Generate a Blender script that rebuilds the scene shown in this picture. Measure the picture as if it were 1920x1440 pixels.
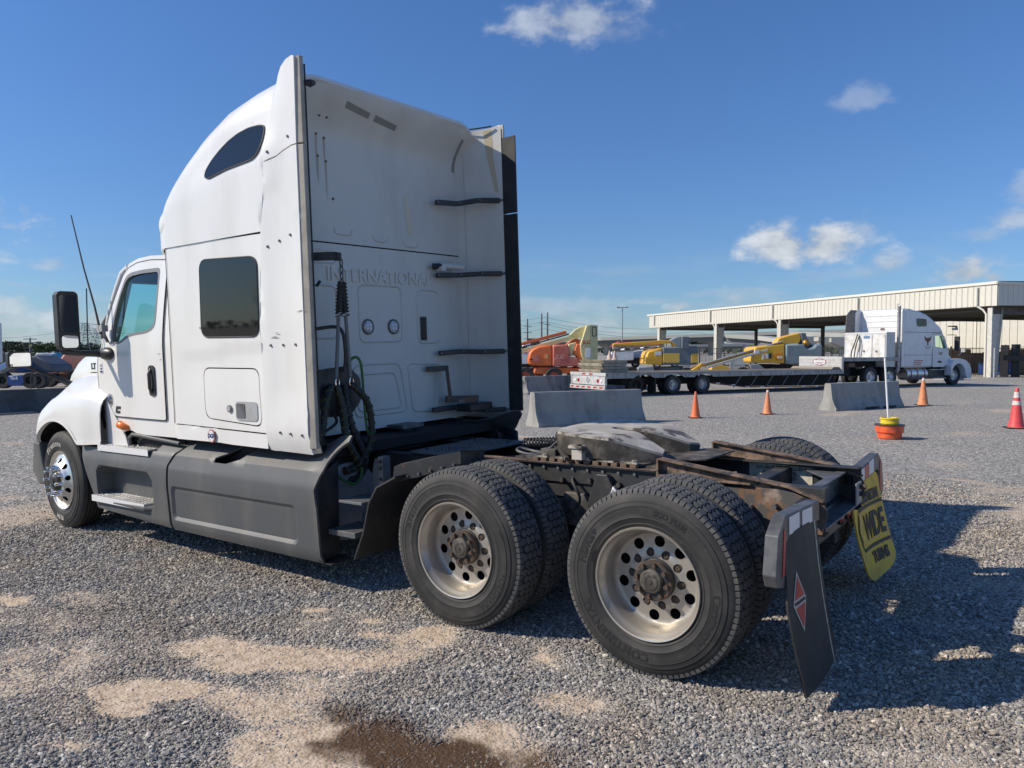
import bpy, bmesh, math, random
import numpy as np
from mathutils import Vector, Matrix, geometry as mgeo
random.seed(7); rng = np.random.default_rng(7)
PI = math.pi
for o in list(bpy.data.objects): bpy.data.objects.remove(o)
scene = bpy.context.scene
COL = scene.collection

# ------------------------------------------------------------------ camera
YAW, PITCH = -0.6372, -0.0432
cy_, sy_, cp_, sp_ = math.cos(YAW), math.sin(YAW), math.cos(PITCH), math.sin(PITCH)
CAM = Vector((1.8458, -4.8214, 1.7913))
FW = Vector((sy_*cp_, cy_*cp_, sp_)); RT = Vector((cy_, -sy_, 0)); UP = RT.cross(FW)
cd = bpy.data.cameras.new('camera'); cam = bpy.data.objects.new('camera', cd); COL.objects.link(cam)
M = Matrix((RT, UP, -FW)).transposed().to_4x4(); M.translation = CAM
cam.matrix_world = M
cd.sensor_fit = 'HORIZONTAL'; cd.sensor_width = 36; cd.lens = 1459.4/1920*36
cd.clip_start = .05; cd.clip_end = 6000
scene.camera = cam
scene.render.resolution_x = 1024; scene.render.resolution_y = 768
scene.view_settings.view_transform = 'Standard'; scene.view_settings.look = 'None'
scene.view_settings.exposure = 0.0; scene.view_settings.gamma = 1
scene.view_settings.use_curve_mapping = False

def at(u, v, depth):
    """world point seen at photo pixel (u, v) at a distance along the view axis"""
    return CAM + (FW + RT*((u-960)/1459.4) - UP*((v-720)/1459.4))*depth

# slope the parked truck stands on
TM = Matrix(((0.9998471, -0.0017219, -0.0174008, 0.0231502), (0.0012458, 0.9996255, -0.0273365, 0.0448628),
             (0.0174413, 0.0273106, 0.9994748, 0.1004229), (0, 0, 0, 1)))

# ------------------------------------------------------------------ sun and sky
SUN_E, SUN_A = math.radians(37.4), math.radians(40.0)
sdir = TM.to_3x3() @ Vector((math.cos(SUN_E)*math.cos(SUN_A), math.cos(SUN_E)*math.sin(SUN_A), -math.sin(SUN_E)))
sdir.normalize()
sl = bpy.data.lights.new('sun', 'SUN'); sun = bpy.data.objects.new('sun', sl); COL.objects.link(sun)
sl.energy = 4.9; sl.angle = math.radians(.53); sl.color = (1, .90, .75)
sun.rotation_euler = sdir.to_track_quat('-Z', 'Y').to_euler(); sun.location = (-20, -20, 30)
tosun = -sdir

def NT(nt, typ, **kw):
    n = nt.nodes.new(typ)
    for k, v in kw.items(): setattr(n, k, v)
    return n
def math_(nt, op, a, b=None, c=None, clamp=False):
    n = nt.nodes.new('ShaderNodeMath'); n.operation = op; n.use_clamp = clamp
    for i, x in enumerate((a, b, c)):
        if x is None: continue
        if isinstance(x, (int, float)): n.inputs[i].default_value = x
        else: nt.links.new(x, n.inputs[i])
    return n.outputs[0]
def smooth_(nt, x, lo, hi):
    n = nt.nodes.new('ShaderNodeMapRange'); n.interpolation_type = 'SMOOTHSTEP'
    n.inputs['From Min'].default_value = lo; n.inputs['From Max'].default_value = hi
    nt.links.new(x, n.inputs['Value']); return n.outputs[0]

world = bpy.data.worlds.new('World'); scene.world = world; world.use_nodes = True
wn = world.node_tree; wn.nodes.clear()
sky = NT(wn, 'ShaderNodeTexSky'); sky.sky_type = 'NISHITA'; sky.sun_disc = False
sky.sun_elevation = math.asin(tosun.z); sky.sun_rotation = math.atan2(tosun.x, tosun.y)
sky.altitude = 0; sky.air_density = 1.0; sky.dust_density = .25; sky.ozone_density = 2.2
SKYK = .100
tc = NT(wn, 'ShaderNodeTexCoord'); sx = NT(wn, 'ShaderNodeSeparateXYZ'); wn.links.new(tc.outputs['Generated'], sx.inputs[0])
azim = math_(wn, 'ARCTAN2', sx.outputs[0], sx.outputs[1]); elev = math_(wn, 'ARCSINE', sx.outputs[2])
nz = NT(wn, 'ShaderNodeTexNoise'); nz.inputs['Scale'].default_value = 21; nz.inputs['Detail'].default_value = 9
nz.inputs['Roughness'].default_value = .58
wmap = NT(wn, 'ShaderNodeMapping'); wmap.inputs['Scale'].default_value = (1, 1, 1.6)
wn.links.new(tc.outputs['Generated'], wmap.inputs[0]); wn.links.new(wmap.outputs[0], nz.inputs['Vector'])
nzv = math_(wn, 'SUBTRACT', nz.outputs['Fac'], .5)
# scattered fair-weather clouds: pixel centre, half sizes, thickness
CLOUDS = [(1070, 45, 110, 42, .62), (1160, 62, 60, 24, .3), (1612, 188, 42, 20, .32), (1470, 465, 62, 38, 1.0), (1545, 462, 62, 36, 1.0), (1618, 432, 34, 20, .45),
          (1668, 497, 34, 22, .6), (1625, 512, 26, 14, .4), (1810, 512, 52, 32, 1.0), (1862, 522, 26, 18, .8), (1905, 415, 40, 22, .6), (1925, 360, 30, 34, .35), (1850, 440, 50, 16, .3),
          (1380, 562, 24, 20, .55), (1272, 577, 20, 13, .7), (1110, 575, 50, 14, .3), (1085, 607, 40, 12, .5), (1130, 605, 34, 12, .5), (962, 592, 26, 22, .8), (1525, 560, 16, 8, .4),
          (102, 497, 34, 14, .4), (12, 580, 30, 20, .65), (20, 605, 44, 26, .5), (98, 607, 22, 18, .7), (26, 630, 20, 12, .6), (178, 610, 22, 20, .7), (150, 625, 50, 14, .4), (60, 640, 60, 14, .3),
          (-200, 420, 160, 70, 1.0), (2200, 380, 170, 60, 1.0), (2500, 480, 160, 60, 1.0), (-520, 520, 160, 60, .9), (300, -400, 200, 70, .8), (1500, -700, 220, 80, .7)]
acc = None
for (u, v, hw, hh, th) in CLOUDS:
    d = (FW + RT*((u-960)/1459.4) - UP*((v-720)/1459.4)); L = d.length; d.normalize()
    a, e = math.atan2(d.x, d.y), math.asin(d.z)
    sa, se = hw/1459.4/L*1.45, hh/1459.4/L*1.5
    da = math_(wn, 'SUBTRACT', azim, a); da = math_(wn, 'ARCSINE', math_(wn, 'SINE', da))
    p = math_(wn, 'MULTIPLY', da, 1/sa); q = math_(wn, 'MULTIPLY', math_(wn, 'SUBTRACT', elev, e), 1/se)
    # flat base: lower half falls off faster
    q = math_(wn, 'MAXIMUM', q, math_(wn, 'MULTIPLY', q, -1.5))
    r = math_(wn, 'SQRT', math_(wn, 'ADD', math_(wn, 'MULTIPLY', p, p), math_(wn, 'MULTIPLY', q, q)))
    b = math_(wn, 'SUBTRACT', 1.0, r)
    b = math_(wn, 'ADD', b, math_(wn, 'MULTIPLY', nzv, 2.9))
    b = math_(wn, 'MULTIPLY', smooth_(wn, b, -.08, .85), th)
    b = math_(wn, 'MULTIPLY', b, smooth_(wn, r, 1.55, 1.0))
    acc = b if acc is None else math_(wn, 'MAXIMUM', acc, b)
# thin broken layer low over the horizon, all round
nz2 = NT(wn, 'ShaderNodeTexNoise'); nz2.inputs['Scale'].default_value = 9; nz2.inputs['Detail'].default_value = 6
wm2 = NT(wn, 'ShaderNodeMapping'); wm2.inputs['Scale'].default_value = (1, 1, 5)
wn.links.new(tc.outputs['Generated'], wm2.inputs[0]); wn.links.new(wm2.outputs[0], nz2.inputs['Vector'])
low = math_(wn, 'MULTIPLY', smooth_(wn, nz2.outputs['Fac'], .47, .70), smooth_(wn, elev, .14, .02))
acc = math_(wn, 'MAXIMUM', acc, math_(wn, 'MULTIPLY', low, .55))
tint = NT(wn, 'ShaderNodeMix', data_type='RGBA', blend_type='MULTIPLY'); tint.inputs['Factor'].default_value = 1
tz = NT(wn, 'ShaderNodeMix', data_type='RGBA'); wn.links.new(smooth_(wn, elev, -.02, .5), tz.inputs['Factor'])
tz.inputs[6].default_value = (.56, .77, 1.10, 1); tz.inputs[7].default_value = (.61, .92, 1.34, 1); wn.links.new(tz.outputs[2], tint.inputs[7])
wn.links.new(sky.outputs[0], tint.inputs[6])
cmix = NT(wn, 'ShaderNodeMix', data_type='RGBA')
wn.links.new(acc, cmix.inputs['Factor']); wn.links.new(tint.outputs[2], cmix.inputs[6])
# cloud radiance (white tops, slightly blue-grey where thin)
shade = math_(wn, 'ADD', math_(wn, 'MULTIPLY', nzv, 1.2), .95)
cc = NT(wn, 'ShaderNodeVectorMath', operation='SCALE'); cc.inputs[0].default_value = (5.7, 6.2, 6.9)
wn.links.new(shade, cc.inputs['Scale']); wn.links.new(cc.outputs[0], cmix.inputs[7])
bg = NT(wn, 'ShaderNodeBackground'); bg.inputs['Strength'].default_value = SKYK
wo = NT(wn, 'ShaderNodeOutputWorld'); wn.links.new(cmix.outputs[2], bg.inputs[0]); wn.links.new(bg.outputs[0], wo.inputs[0])

# ------------------------------------------------------------------ helpers
class MB:
    """collects shapes; build() links them as ONE mesh object"""
    def __init__(s): s.v = []; s.f = []
    def add(s, vs, fs):
        k = len(s.v); s.v += [tuple(p) for p in vs]; s.f += [tuple(i+k for i in f) for f in fs]; return s
    def box(s, x0, x1, y0, y1, z0, z1, M=None):
        vs = [Vector((x, y, z)) for x in (x0, x1) for y in (y0, y1) for z in (z0, z1)]
        if M is not None: vs = [M @ p for p in vs]
        return s.add(vs, [(0, 1, 3, 2), (4, 6, 7, 5), (0, 4, 5, 1), (2, 3, 7, 6), (0, 2, 6, 4), (1, 5, 7, 3)])
    def bar(s, p, q, w, h=None, up=(0, 0, 1)):
        """square bar between two points"""
        p, q = Vector(p), Vector(q); d = (q-p); L = d.length; d.normalize(); h = h or w
        u = Vector(up); r = d.cross(u)
        if r.length < 1e-4: r = d.cross(Vector((1, 0, 0)))
        r.normalize(); u = r.cross(d)
        M = Matrix((d, r, u)).transposed().to_4x4(); M.translation = p
        return s.box(0, L, -w/2, w/2, -h/2, h/2, M)
    def prism(s, poly, fn0, fn1):
        """polygon of 2-D points swept from fn0(p) to fn1(p)"""
        n = len(poly); vs = [fn0(*p) for p in poly]+[fn1(*p) for p in poly]
        return s.add(vs, [tuple(range(n-1, -1, -1)), tuple(range(n, 2*n))]+[(i, (i+1) % n, n+(i+1) % n, n+i) for i in range(n)])
    def prism_y(s, poly, y0, y1): return s.prism(poly, lambda a, b: (a, y0, b), lambda a, b: (a, y1, b))
    def prism_x(s, poly, x0, x1): return s.prism(poly, lambda a, b: (x0, a, b), lambda a, b: (x1, a, b))
    def prism_z(s, poly, z0, z1): return s.prism(poly, lambda a, b: (a, b, z0), lambda a, b: (a, b, z1))
    def tube(s, pts, r, n=8, closed=False):
        pts = [Vector(p) for p in pts]; m = len(pts); R = r if isinstance(r, (list, tuple)) else [r]*m
        prev = None; k0 = len(s.v); vs = []
        for i, p in enumerate(pts):
            a = pts[(i-1) % m] if (closed or i > 0) else p; b = pts[(i+1) % m] if (closed or i < m-1) else p
            d = (b-a).normalized()
            if prev is None:
                e = d.cross(Vector((0, 0, 1)))
                if e.length < 1e-3: e = d.cross(Vector((1, 0, 0)))
            else: e = prev-d*prev.dot(d)
            e.normalize(); prev = e; g = d.cross(e)
            vs += [p+(e*math.cos(2*PI*j/n)+g*math.sin(2*PI*j/n))*R[i] for j in range(n)]
        fs = []
        for i in range(m if closed else m-1):
            i2 = (i+1) % m
            fs += [(i*n+j, i*n+(j+1) % n, i2*n+(j+1) % n, i2*n+j) for j in range(n)]
        if not closed: fs += [tuple(range(n-1, -1, -1)), tuple((m-1)*n+j for j in range(n))]
        return s.add(vs, fs)
    def cyl(s, p, q, r, r2=None, n=16): return s.tube([p, q], [r, r if r2 is None else r2], n)
    def lathe(s, prof, n=48, axis='y', c=(0, 0, 0), caps=False):
        """profile of (radius, height along the axis)"""
        vs = []
        for r, h in prof:
            for j in range(n):
                a = 2*PI*j/n; x, z = r*math.cos(a), r*math.sin(a)
                p = (x, h, z) if axis == 'y' else ((x, z, h) if axis == 'z' else (h, x, z))
                vs.append((p[0]+c[0], p[1]+c[1], p[2]+c[2]))
        fs = [(i*n+j, i*n+(j+1) % n, (i+1)*n+(j+1) % n, (i+1)*n+j) for i in range(len(prof)-1) for j in range(n)]
        if caps: fs += [tuple(range(n)), tuple((len(prof)-1)*n+j for j in range(n-1, -1, -1))]
        return s.add(vs, fs)
    def loft(s, secs, closed=False, cap=True):
        """sections: equal-length lists of points; closed joins each section into a ring"""
        n = len(secs[0]); vs = [p for sec in secs for p in sec]; fs = []
        for i in range(len(secs)-1):
            for j in range(n if closed else n-1):
                j2 = (j+1) % n; fs.append((i*n+j, i*n+j2, (i+1)*n+j2, (i+1)*n+j))
        if cap and closed: fs += [tuple(range(n-1, -1, -1)), tuple((len(secs)-1)*n+j for j in range(n))]
        return s.add(vs, fs)
    def sphere(s, c, r, n=12, sc=(1, 1, 1)):
        pr = [(max(1e-4, r*math.sin(PI*i/n)), -r*math.cos(PI*i/n)) for i in range(n+1)]
        k = len(s.v); s.lathe(pr, n*2, 'z')
        for i in range(k, len(s.v)):
            p = s.v[i]; s.v[i] = (p[0]*sc[0]+c[0], p[1]*sc[1]+c[1], p[2]*sc[2]+c[2])
        return s
    def mirror(s):
        k = len(s.v); s.v += [(p[0], -p[1], p[2]) for p in s.v]; s.f += [tuple(i+k for i in reversed(f)) for f in s.f]; return s
    def xf(s, M): s.v = [tuple(M @ Vector(p)) for p in s.v]; return s
    def build(s, name, mat, parent=None, smooth=None, thick=0, off=0, bevel=0, recalc=True, **props):
        me = bpy.data.meshes.new(name); me.from_pydata(s.v, [], s.f); me.update()
        if recalc:
            bm = bmesh.new(); bm.from_mesh(me)
            bmesh.ops.remove_doubles(bm, verts=bm.verts, dist=1e-5)
            bmesh.ops.recalc_face_normals(bm, faces=bm.faces); bm.to_mesh(me); bm.free()
        if thick:
            nv = len(me.vertices); co = np.empty(nv*3); me.vertices.foreach_get('co', co); no = np.empty(nv*3); me.vertex_normals.foreach_get('vector', no)
            co = co.reshape(-1, 3); no = no.reshape(-1, 3); fs = [tuple(q.vertices) for q in me.polygons]; ec = {}
            for f in fs:
                for i, a in enumerate(f):
                    b = f[(i+1) % len(f)]; ec[(a, b)] = ec.get((a, b), 0)+1
            rim = [(a, b) for (a, b) in ec if (b, a) not in ec]
            vs = np.vstack([co+no*thick/2, co-no*thick/2]); fs2 = fs+[tuple(i+nv for i in reversed(f)) for f in fs]+[(b, a, a+nv, b+nv) for a, b in rim]
            old = me; me = bpy.data.meshes.new(name); me.from_pydata(vs.tolist(), [], fs2); me.update(); bpy.data.meshes.remove(old)
        me.materials.append(mat)
        if smooth is not None:
            me.polygons.foreach_set('use_smooth', [True]*len(me.polygons))
            me.set_sharp_from_angle(angle=math.radians(smooth))
        o = bpy.data.objects.new(name, me); COL.objects.link(o)
        if parent: o.parent = parent
        if bevel:
            m = o.modifiers.new('edge', 'BEVEL'); m.width = bevel; m.segments = 2; m.limit_method = 'ANGLE'; m.angle_limit = math.radians(40)
            m.harden_normals = False
        for k, v in props.items(): o[k] = v
        return o

def empty(name, loc=(0, 0, 0), rz=0, parent=None, **props):
    o = bpy.data.objects.new(name, None); COL.objects.link(o); o.location = loc; o.rotation_euler = (0, 0, rz)
    o.empty_display_size = .2
    if parent: o.parent = parent
    for k, v in props.items(): o[k] = v
    return o
def dup(o, parent=None, loc=None, rz=None, **props):
    c = o.copy(); COL.objects.link(c); c.parent = parent
    if loc is not None: c.location = loc
    if rz is not None: c.rotation_euler = (0, 0, rz)
    for ch in o.children: dup(ch, c)
    for k, v in props.items(): c[k] = v
    return c
def pip(x, y, poly):
    c = False; n = len(poly); j = n-1
    for i in range(n):
        xi, yi = poly[i]; xj, yj = poly[j]
        if (yi > y) != (yj > y) and x < (xj-xi)*(y-yi)/(yj-yi)+xi: c = not c
        j = i
    return c
def densify(poly, h):
    out = []
    for i, a in enumerate(poly):
        b = poly[(i+1) % len(poly)]; n = max(1, int(math.hypot(b[0]-a[0], b[1]-a[1])/h))
        out += [(a[0]+(b[0]-a[0])*k/n, a[1]+(b[1]-a[1])*k/n) for k in range(n)]
    return out
def sheet(outline, fn, h=.1, holes=(), mb=None, lines=()):
    """triangulated sheet inside a 2-D outline, lifted to 3-D by fn"""
    loops = [densify(outline, h)]+[densify(q, h) for q in holes]
    vs = []; es = []
    for lp in loops:
        k = len(vs); vs += lp; es += [(k+i, k+(i+1) % len(lp)) for i in range(len(lp))]
    for ln in lines:
        cl = ln[0] == ln[-1]; dl = densify(ln[:-1], h) if cl else densify(ln+ln[-2:0:-1], h)[:len(densify(ln+ln[-2:0:-1], h))//2+1]; k = len(vs)
        vs += dl; es += [(k+i, k+i+1) for i in range(len(dl)-1)]+([(k+len(dl)-1, k)] if cl else [])
    xs = [p[0] for p in outline]; ys = [p[1] for p in outline]
    x = min(xs)+h*.5
    while x < max(xs):
        y = min(ys)+h*.5
        while y < max(ys):
            if pip(x, y, outline) and not any(pip(x, y, q) for q in holes): vs.append((x, y))
            y += h
        x += h
    r = mgeo.delaunay_2d_cdt([Vector(p) for p in vs], es, [], 0, 1e-6)
    rv, rf = r[0], r[2]; keep = []
    for f in rf:
        cx = sum(rv[i][0] for i in f)/3; cy = sum(rv[i][1] for i in f)/3
        if pip(cx, cy, outline) and not any(pip(cx, cy, q) for q in holes): keep.append(tuple(f))
    used = sorted({i for f in keep for i in f}); mp = {i: k for k, i in enumerate(used)}
    mb = mb or MB()
    return mb.add([fn(rv[i][0], rv[i][1]) for i in used], [tuple(mp[i] for i in f) for f in keep])
def rrect(x0, x1, y0, y1, r, n=5):
    out = []
    for cx, cy, a0 in ((x1-r, y1-r, 0), (x0+r, y1-r, 90), (x0+r, y0+r, 180), (x1-r, y0+r, 270)):
        for k in range(n+1):
            a = math.radians(a0+90*k/n); out.append((cx+r*math.cos(a), cy+r*math.sin(a)))
    return out
def roundpoly(poly, r, n=4):
    out = []; m = len(poly)
    for i in range(m):
        p = Vector(poly[i]); a = Vector(poly[i-1]); b = Vector(poly[(i+1) % m])
        d1 = (a-p); d2 = (b-p); rr = min(r, d1.length*.45, d2.length*.45)
        A = p+d1.normalized()*rr; B = p+d2.normalized()*rr
        for k in range(n+1):
            t = k/n; q = A*(1-t)**2+p*2*t*(1-t)+B*t*t; out.append((q.x, q.y))
    return out
def circle2(cx, cy, r, n=16): return [(cx+r*math.cos(2*PI*i/n), cy+r*math.sin(2*PI*i/n)) for i in range(n)]
def sstep(a, b, x):
    t = min(1, max(0, (x-a)/(b-a))); return t*t*(3-2*t)
def interp(x, tab):
    if x <= tab[0][0]: return tab[0][1]
    for (a, p), (b, q) in zip(tab, tab[1:]):
        if x <= b: return p+(q-p)*(x-a)/(b-a)
    return tab[-1][1]
def catmull(pts, n=6, closed=False):
    pts = [Vector(p) for p in pts]; m = len(pts); out = []
    rg = range(m if closed else m-1)
    for i in rg:
        p0 = pts[(i-1) % m] if (closed or i > 0) else pts[i]; p1 = pts[i]; p2 = pts[(i+1) % m]
        p3 = pts[(i+2) % m] if (closed or i+2 < m) else p2
        for k in range(n):
            t = k/n
            out.append(.5*((2*p1)+(-p0+p2)*t+(2*p0-5*p1+4*p2-p3)*t*t+(-p0+3*p1-3*p2+p3)*t**3))
    if not closed: out.append(pts[-1])
    return out

def pieces(name, base, places, m, par, smooth=40):
    """alike small pieces, each its own part, sharing one mesh"""
    o = base.build(name, m, par, smooth=smooth); out = [o]
    for k, pl in enumerate(places):
        if k: o = o.copy(); COL.objects.link(o); o.parent = par; out.append(o)
        o.location = pl[:3]
        if len(pl) > 3: o.rotation_euler = pl[3]
    return out
_txt = {}
def text_geo(body, size=1.0, bold=0.0, extrude=0.0, spacing=1.0):
    key = (body, size, bold, extrude, spacing)
    if key in _txt: return _txt[key]
    c = bpy.data.curves.new('lettering', 'FONT'); c.body = body; c.size = size; c.offset = bold; c.extrude = extrude
    c.space_character = spacing; c.align_x = 'CENTER'; c.align_y = 'CENTER'; c.resolution_u = 3
    o = bpy.data.objects.new('lettering', c); COL.objects.link(o); bpy.context.view_layer.update()
    dg = bpy.context.evaluated_depsgraph_get(); me = bpy.data.meshes.new_from_object(o.evaluated_get(dg))
    vs = [tuple(v.co) for v in me.vertices]; fs = [tuple(p.vertices) for p in me.polygons]
    bpy.data.objects.remove(o); bpy.data.meshes.remove(me); bpy.data.curves.remove(c)
    _txt[key] = (vs, fs); return vs, fs
def text_mb(body, size, fn, bold=0, extrude=.001, spacing=1.0, mb=None):
    """letters laid through fn(x, y, height)"""
    vs, fs = text_geo(body, size, bold, extrude, spacing); mb = mb or MB()
    return mb.add([fn(*p) for p in vs], fs)

# ------------------------------------------------------------------ materials
MATS = {}
def mat(name, col, rough=.5, metal=0, col2=None, vscale=3, lo=.4, hi=.65, bump=0, bscale=60, coat=0, spec=.5, detail=4,
        stretch=None, col3=None, v3=20, lo3=.6, hi3=.7, rvar=0, alpha=None):
    m = bpy.data.materials.new(name); m.use_nodes = True; nt = m.node_tree; b = nt.nodes['Principled BSDF']; MATS[name] = m
    c = tuple(col)+(1,) if len(col) == 3 else col
    b.inputs['Base Color'].default_value = c; b.inputs['Roughness'].default_value = rough; b.inputs['Metallic'].default_value = metal
    b.inputs['Coat Weight'].default_value = coat; b.inputs['Coat Roughness'].default_value = .08
    b.inputs['Specular IOR Level'].default_value = spec
    t = NT(nt, 'ShaderNodeTexCoord'); src = t.outputs['Object']
    if stretch:
        mp = NT(nt, 'ShaderNodeMapping'); mp.inputs['Scale'].default_value = stretch; nt.links.new(src, mp.inputs[0]); srcs = mp.outputs[0]
    else: srcs = src
    last = None
    def layer(prev, prevcol, cx, scale, a, z, s):
        n = NT(nt, 'ShaderNodeTexNoise'); n.inputs['Scale'].default_value = scale; n.inputs['Detail'].default_value = detail
        n.inputs['Roughness'].default_value = .6; nt.links.new(s, n.inputs['Vector'])
        f = smooth_(nt, n.outputs['Fac'], a, z)
        mx = NT(nt, 'ShaderNodeMix', data_type='RGBA'); nt.links.new(f, mx.inputs['Factor'])
        if prev is None: mx.inputs[6].default_value = prevcol
        else: nt.links.new(prev, mx.inputs[6])
        mx.inputs[7].default_value = tuple(cx)+(1,); return mx.outputs[2], f
    if col2 is not None:
        last, f = layer(None, c, col2, vscale, lo, hi, srcs)
        if rvar:
            rr = math_(nt, 'ADD', math_(nt, 'MULTIPLY', f, rvar), rough); nt.links.new(rr, b.inputs['Roughness'])
    if col3 is not None: last, _ = layer(last, c, col3, v3, lo3, hi3, src)
    if last is not None: nt.links.new(last, b.inputs['Base Color'])
    if bump:
        n = NT(nt, 'ShaderNodeTexNoise'); n.inputs['Scale'].default_value = bscale; n.inputs['Detail'].default_value = 3
        nt.links.new(src, n.inputs['Vector']); bp = NT(nt, 'ShaderNodeBump'); bp.inputs['Strength'].default_value = min(1, bump*20 if bump < .05 else 1)
        bp.inputs['Distance'].default_value = bump; nt.links.new(n.outputs['Fac'], bp.inputs['Height']); nt.links.new(bp.outputs[0], b.inputs['Normal'])
    return m
def glass_mat(name, tint, refl_rough=.01, dark=1.0, ior=1.5):
    m = bpy.data.materials.new(name); m.use_nodes = True; nt = m.node_tree; nt.nodes.clear(); MATS[name] = m
    tr = NT(nt, 'ShaderNodeBsdfTransparent'); tr.inputs[0].default_value = tuple(tint)+(1,)
    gl = NT(nt, 'ShaderNodeBsdfGlossy'); gl.inputs['Roughness'].default_value = refl_rough
    lw = NT(nt, 'ShaderNodeLayerWeight'); lw.inputs['Blend'].default_value = .5; k = math_(nt, 'ADD', math_(nt, 'MULTIPLY', math_(nt, 'POWER', lw.outputs['Facing'], 4.0), .85), .05)
    mx = NT(nt, 'ShaderNodeMixShader'); out = NT(nt, 'ShaderNodeOutputMaterial')
    nt.links.new(k, mx.inputs[0]); nt.links.new(tr.outputs[0], mx.inputs[1]); nt.links.new(gl.outputs[0], mx.inputs[2])
    nt.links.new(mx.outputs[0], out.inputs[0]); return m

WHITE = mat('white_paint', (.79, .785, .755), .30, col2=(.70, .69, .65), vscale=2.2, lo=.42, hi=.8, stretch=(1, 1, .28), coat=.35, col3=(.60, .58, .52), v3=9, lo3=.66, hi3=.84, bump=.0004, bscale=3)
WHITE2 = mat('weathered_white_shade', (.65, .63, .57), .45, col2=(.55, .53, .48), vscale=2.2, lo=.4, hi=.75, col3=(.42, .38, .32), v3=16, lo3=.68, hi3=.86, stretch=(1, 1, .35))  # body white again, base darkened and warmed to suit the shaded rear wall
RUSTD = mat('dark_rusty_hub', (.055, .042, .034), .8, col2=(.13, .085, .055), vscale=22, lo=.5, hi=.62, bump=.001, bscale=90)
BEIGE = mat('beige_rubber_strip', (.42, .39, .33), .7, col2=(.32, .30, .26), vscale=6)
BLACKP = mat('black_plastic', (.022, .023, .025), .42, col2=(.045, .044, .042), vscale=8, bump=.0006, bscale=200)
BLACKR = mat('black_rubber', (.018, .019, .021), .65, col2=(.035, .034, .033), vscale=5)
GREYP = mat('grey_moulded_plastic', (.088, .092, .094), .5, col2=(.14, .135, .125), vscale=2.4, lo=.42, hi=.78, stretch=(1, 1, .25), col3=(.085, .085, .085), v3=5, lo3=.6, hi3=.8, bump=.0005, bscale=350)
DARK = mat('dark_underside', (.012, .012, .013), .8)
FRAME = mat('black_frame_paint', (.030, .031, .033), .55, col2=(.085, .075, .065), vscale=7, lo=.5, hi=.75, col3=(.15, .08, .045), v3=18, lo3=.64, hi3=.74, bump=.001, bscale=60)
RUST = mat('rusty_steel', (.115, .078, .055), .85, col2=(.24, .165, .115), vscale=9, lo=.4, hi=.65, col3=(.05, .043, .04), v3=14, lo3=.5, hi3=.62, bump=.002, bscale=70)
RUST2 = mat('rust_patched_paint', (.085, .083, .08), .75, col2=(.19, .105, .06), vscale=7, lo=.48, hi=.56, col3=(.30, .23, .18), v3=5, lo3=.6, hi3=.7, bump=.0015, bscale=60)
GREASE = mat('greasy_grey_steel', (.40, .365, .31), .6, col2=(.52, .48, .41), vscale=5, lo=.42, hi=.6, col3=(.10, .085, .068), v3=4.5, lo3=.50, hi3=.60, bump=.002, bscale=40)
GREASED = mat('greasy_dark_steel', (.045, .040, .034), .75, col2=(.14, .125, .105), vscale=9, col3=(.05, .045, .04), v3=14, bump=.003, bscale=60)
ALU = mat('brushed_aluminium', (.50, .47, .42), .36, .62, col2=(.40, .36, .30), vscale=4, lo=.38, hi=.72, rvar=.14, col3=(.36, .31, .25), v3=9, lo3=.66, hi3=.9)
ALUP = mat('polished_aluminium', (.74, .72, .68), .34, .85, col2=(.64, .60, .54), vscale=5, rvar=.15, lo=.45, hi=.8)
ALUD = mat('dull_aluminium', (.52, .52, .52), .5, .7, col2=(.36, .35, .33), vscale=5, lo=.4, hi=.7, rvar=.2)
CHROME = mat('chrome', (.85, .85, .86), .06, 1)
TYRE = mat('tyre_rubber', (.024, .024, .024), .7, col2=(.048, .045, .041), vscale=5, lo=.4, hi=.7, col3=(.085, .078, .068), v3=9, lo3=.6, hi3=.85, bump=.0006, bscale=220)
TREAD = mat('worn_tread_rubber', (.078, .079, .081), .8, col2=(.12, .115, .105), vscale=12, lo=.4, hi=.7, bump=.0008, bscale=180)
GROOVE = mat('groove_rubber', (.016, .016, .017), .9)
LETTER = mat('raised_tyre_letter', (.020, .020, .021), .5)
LETTERL = mat('pale_tyre_letter', (.42, .40, .36), .7)
BAND = mat('black_tyre_band', (.018, .018, .018), .6)
GREYM = mat('grey_metal', (.16, .165, .17), .5, .3, col2=(.10, .10, .10), vscale=8, col3=(.2, .12, .07), v3=16, lo3=.66, hi3=.76)
RED = mat('red_reflective', (.45, .03, .03), .35); RWHITE = mat('white_reflective', (.72, .73, .76), .3)
LAMPR = mat('red_lamp_lens', (.40, .02, .02), .15, coat=.5); AMBER = mat('amber_lens', (.85, .22, .03), .15, coat=.6)
SILVER = mat('silver_print', (.42, .43, .44), .4, .4); REDP = mat('red_print', (.42, .045, .035), .5)
FLAPY = mat('yellow_flap', (.78, .50, .05), .55, col2=(.62, .40, .06), vscale=6, col3=(.28, .18, .06), v3=9, lo3=.64, hi3=.8)
INK = mat('black_print', (.03, .03, .035), .6)
NAVY = mat('navy_print', (.03, .05, .16), .5)
STICK = mat('pale_sticker', (.62, .60, .50), .5, col2=(.45, .40, .28), vscale=20)
HOSEK = mat('black_hose', (.02, .021, .02), .5); HOSEG = mat('green_hose', (.045, .13, .03), .5); HOSEB = mat('grey_sheath', (.17, .18, .18), .5)
HOSEW = mat('hose_wrap', (.05, .062, .028), .6)
TAN = mat('tan_rust_stain', (.30, .20, .10), .8)
GLASSD = mat('dark_tinted_glass', (.006, .0065, .007), .03, spec=.55, coat=0)
GLASST = glass_mat('teal_window_glass', (.66, .93, .90), ior=1.33)
MIRROR = mat('mirror_glass', (.80, .82, .83), .01, 1)
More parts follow.
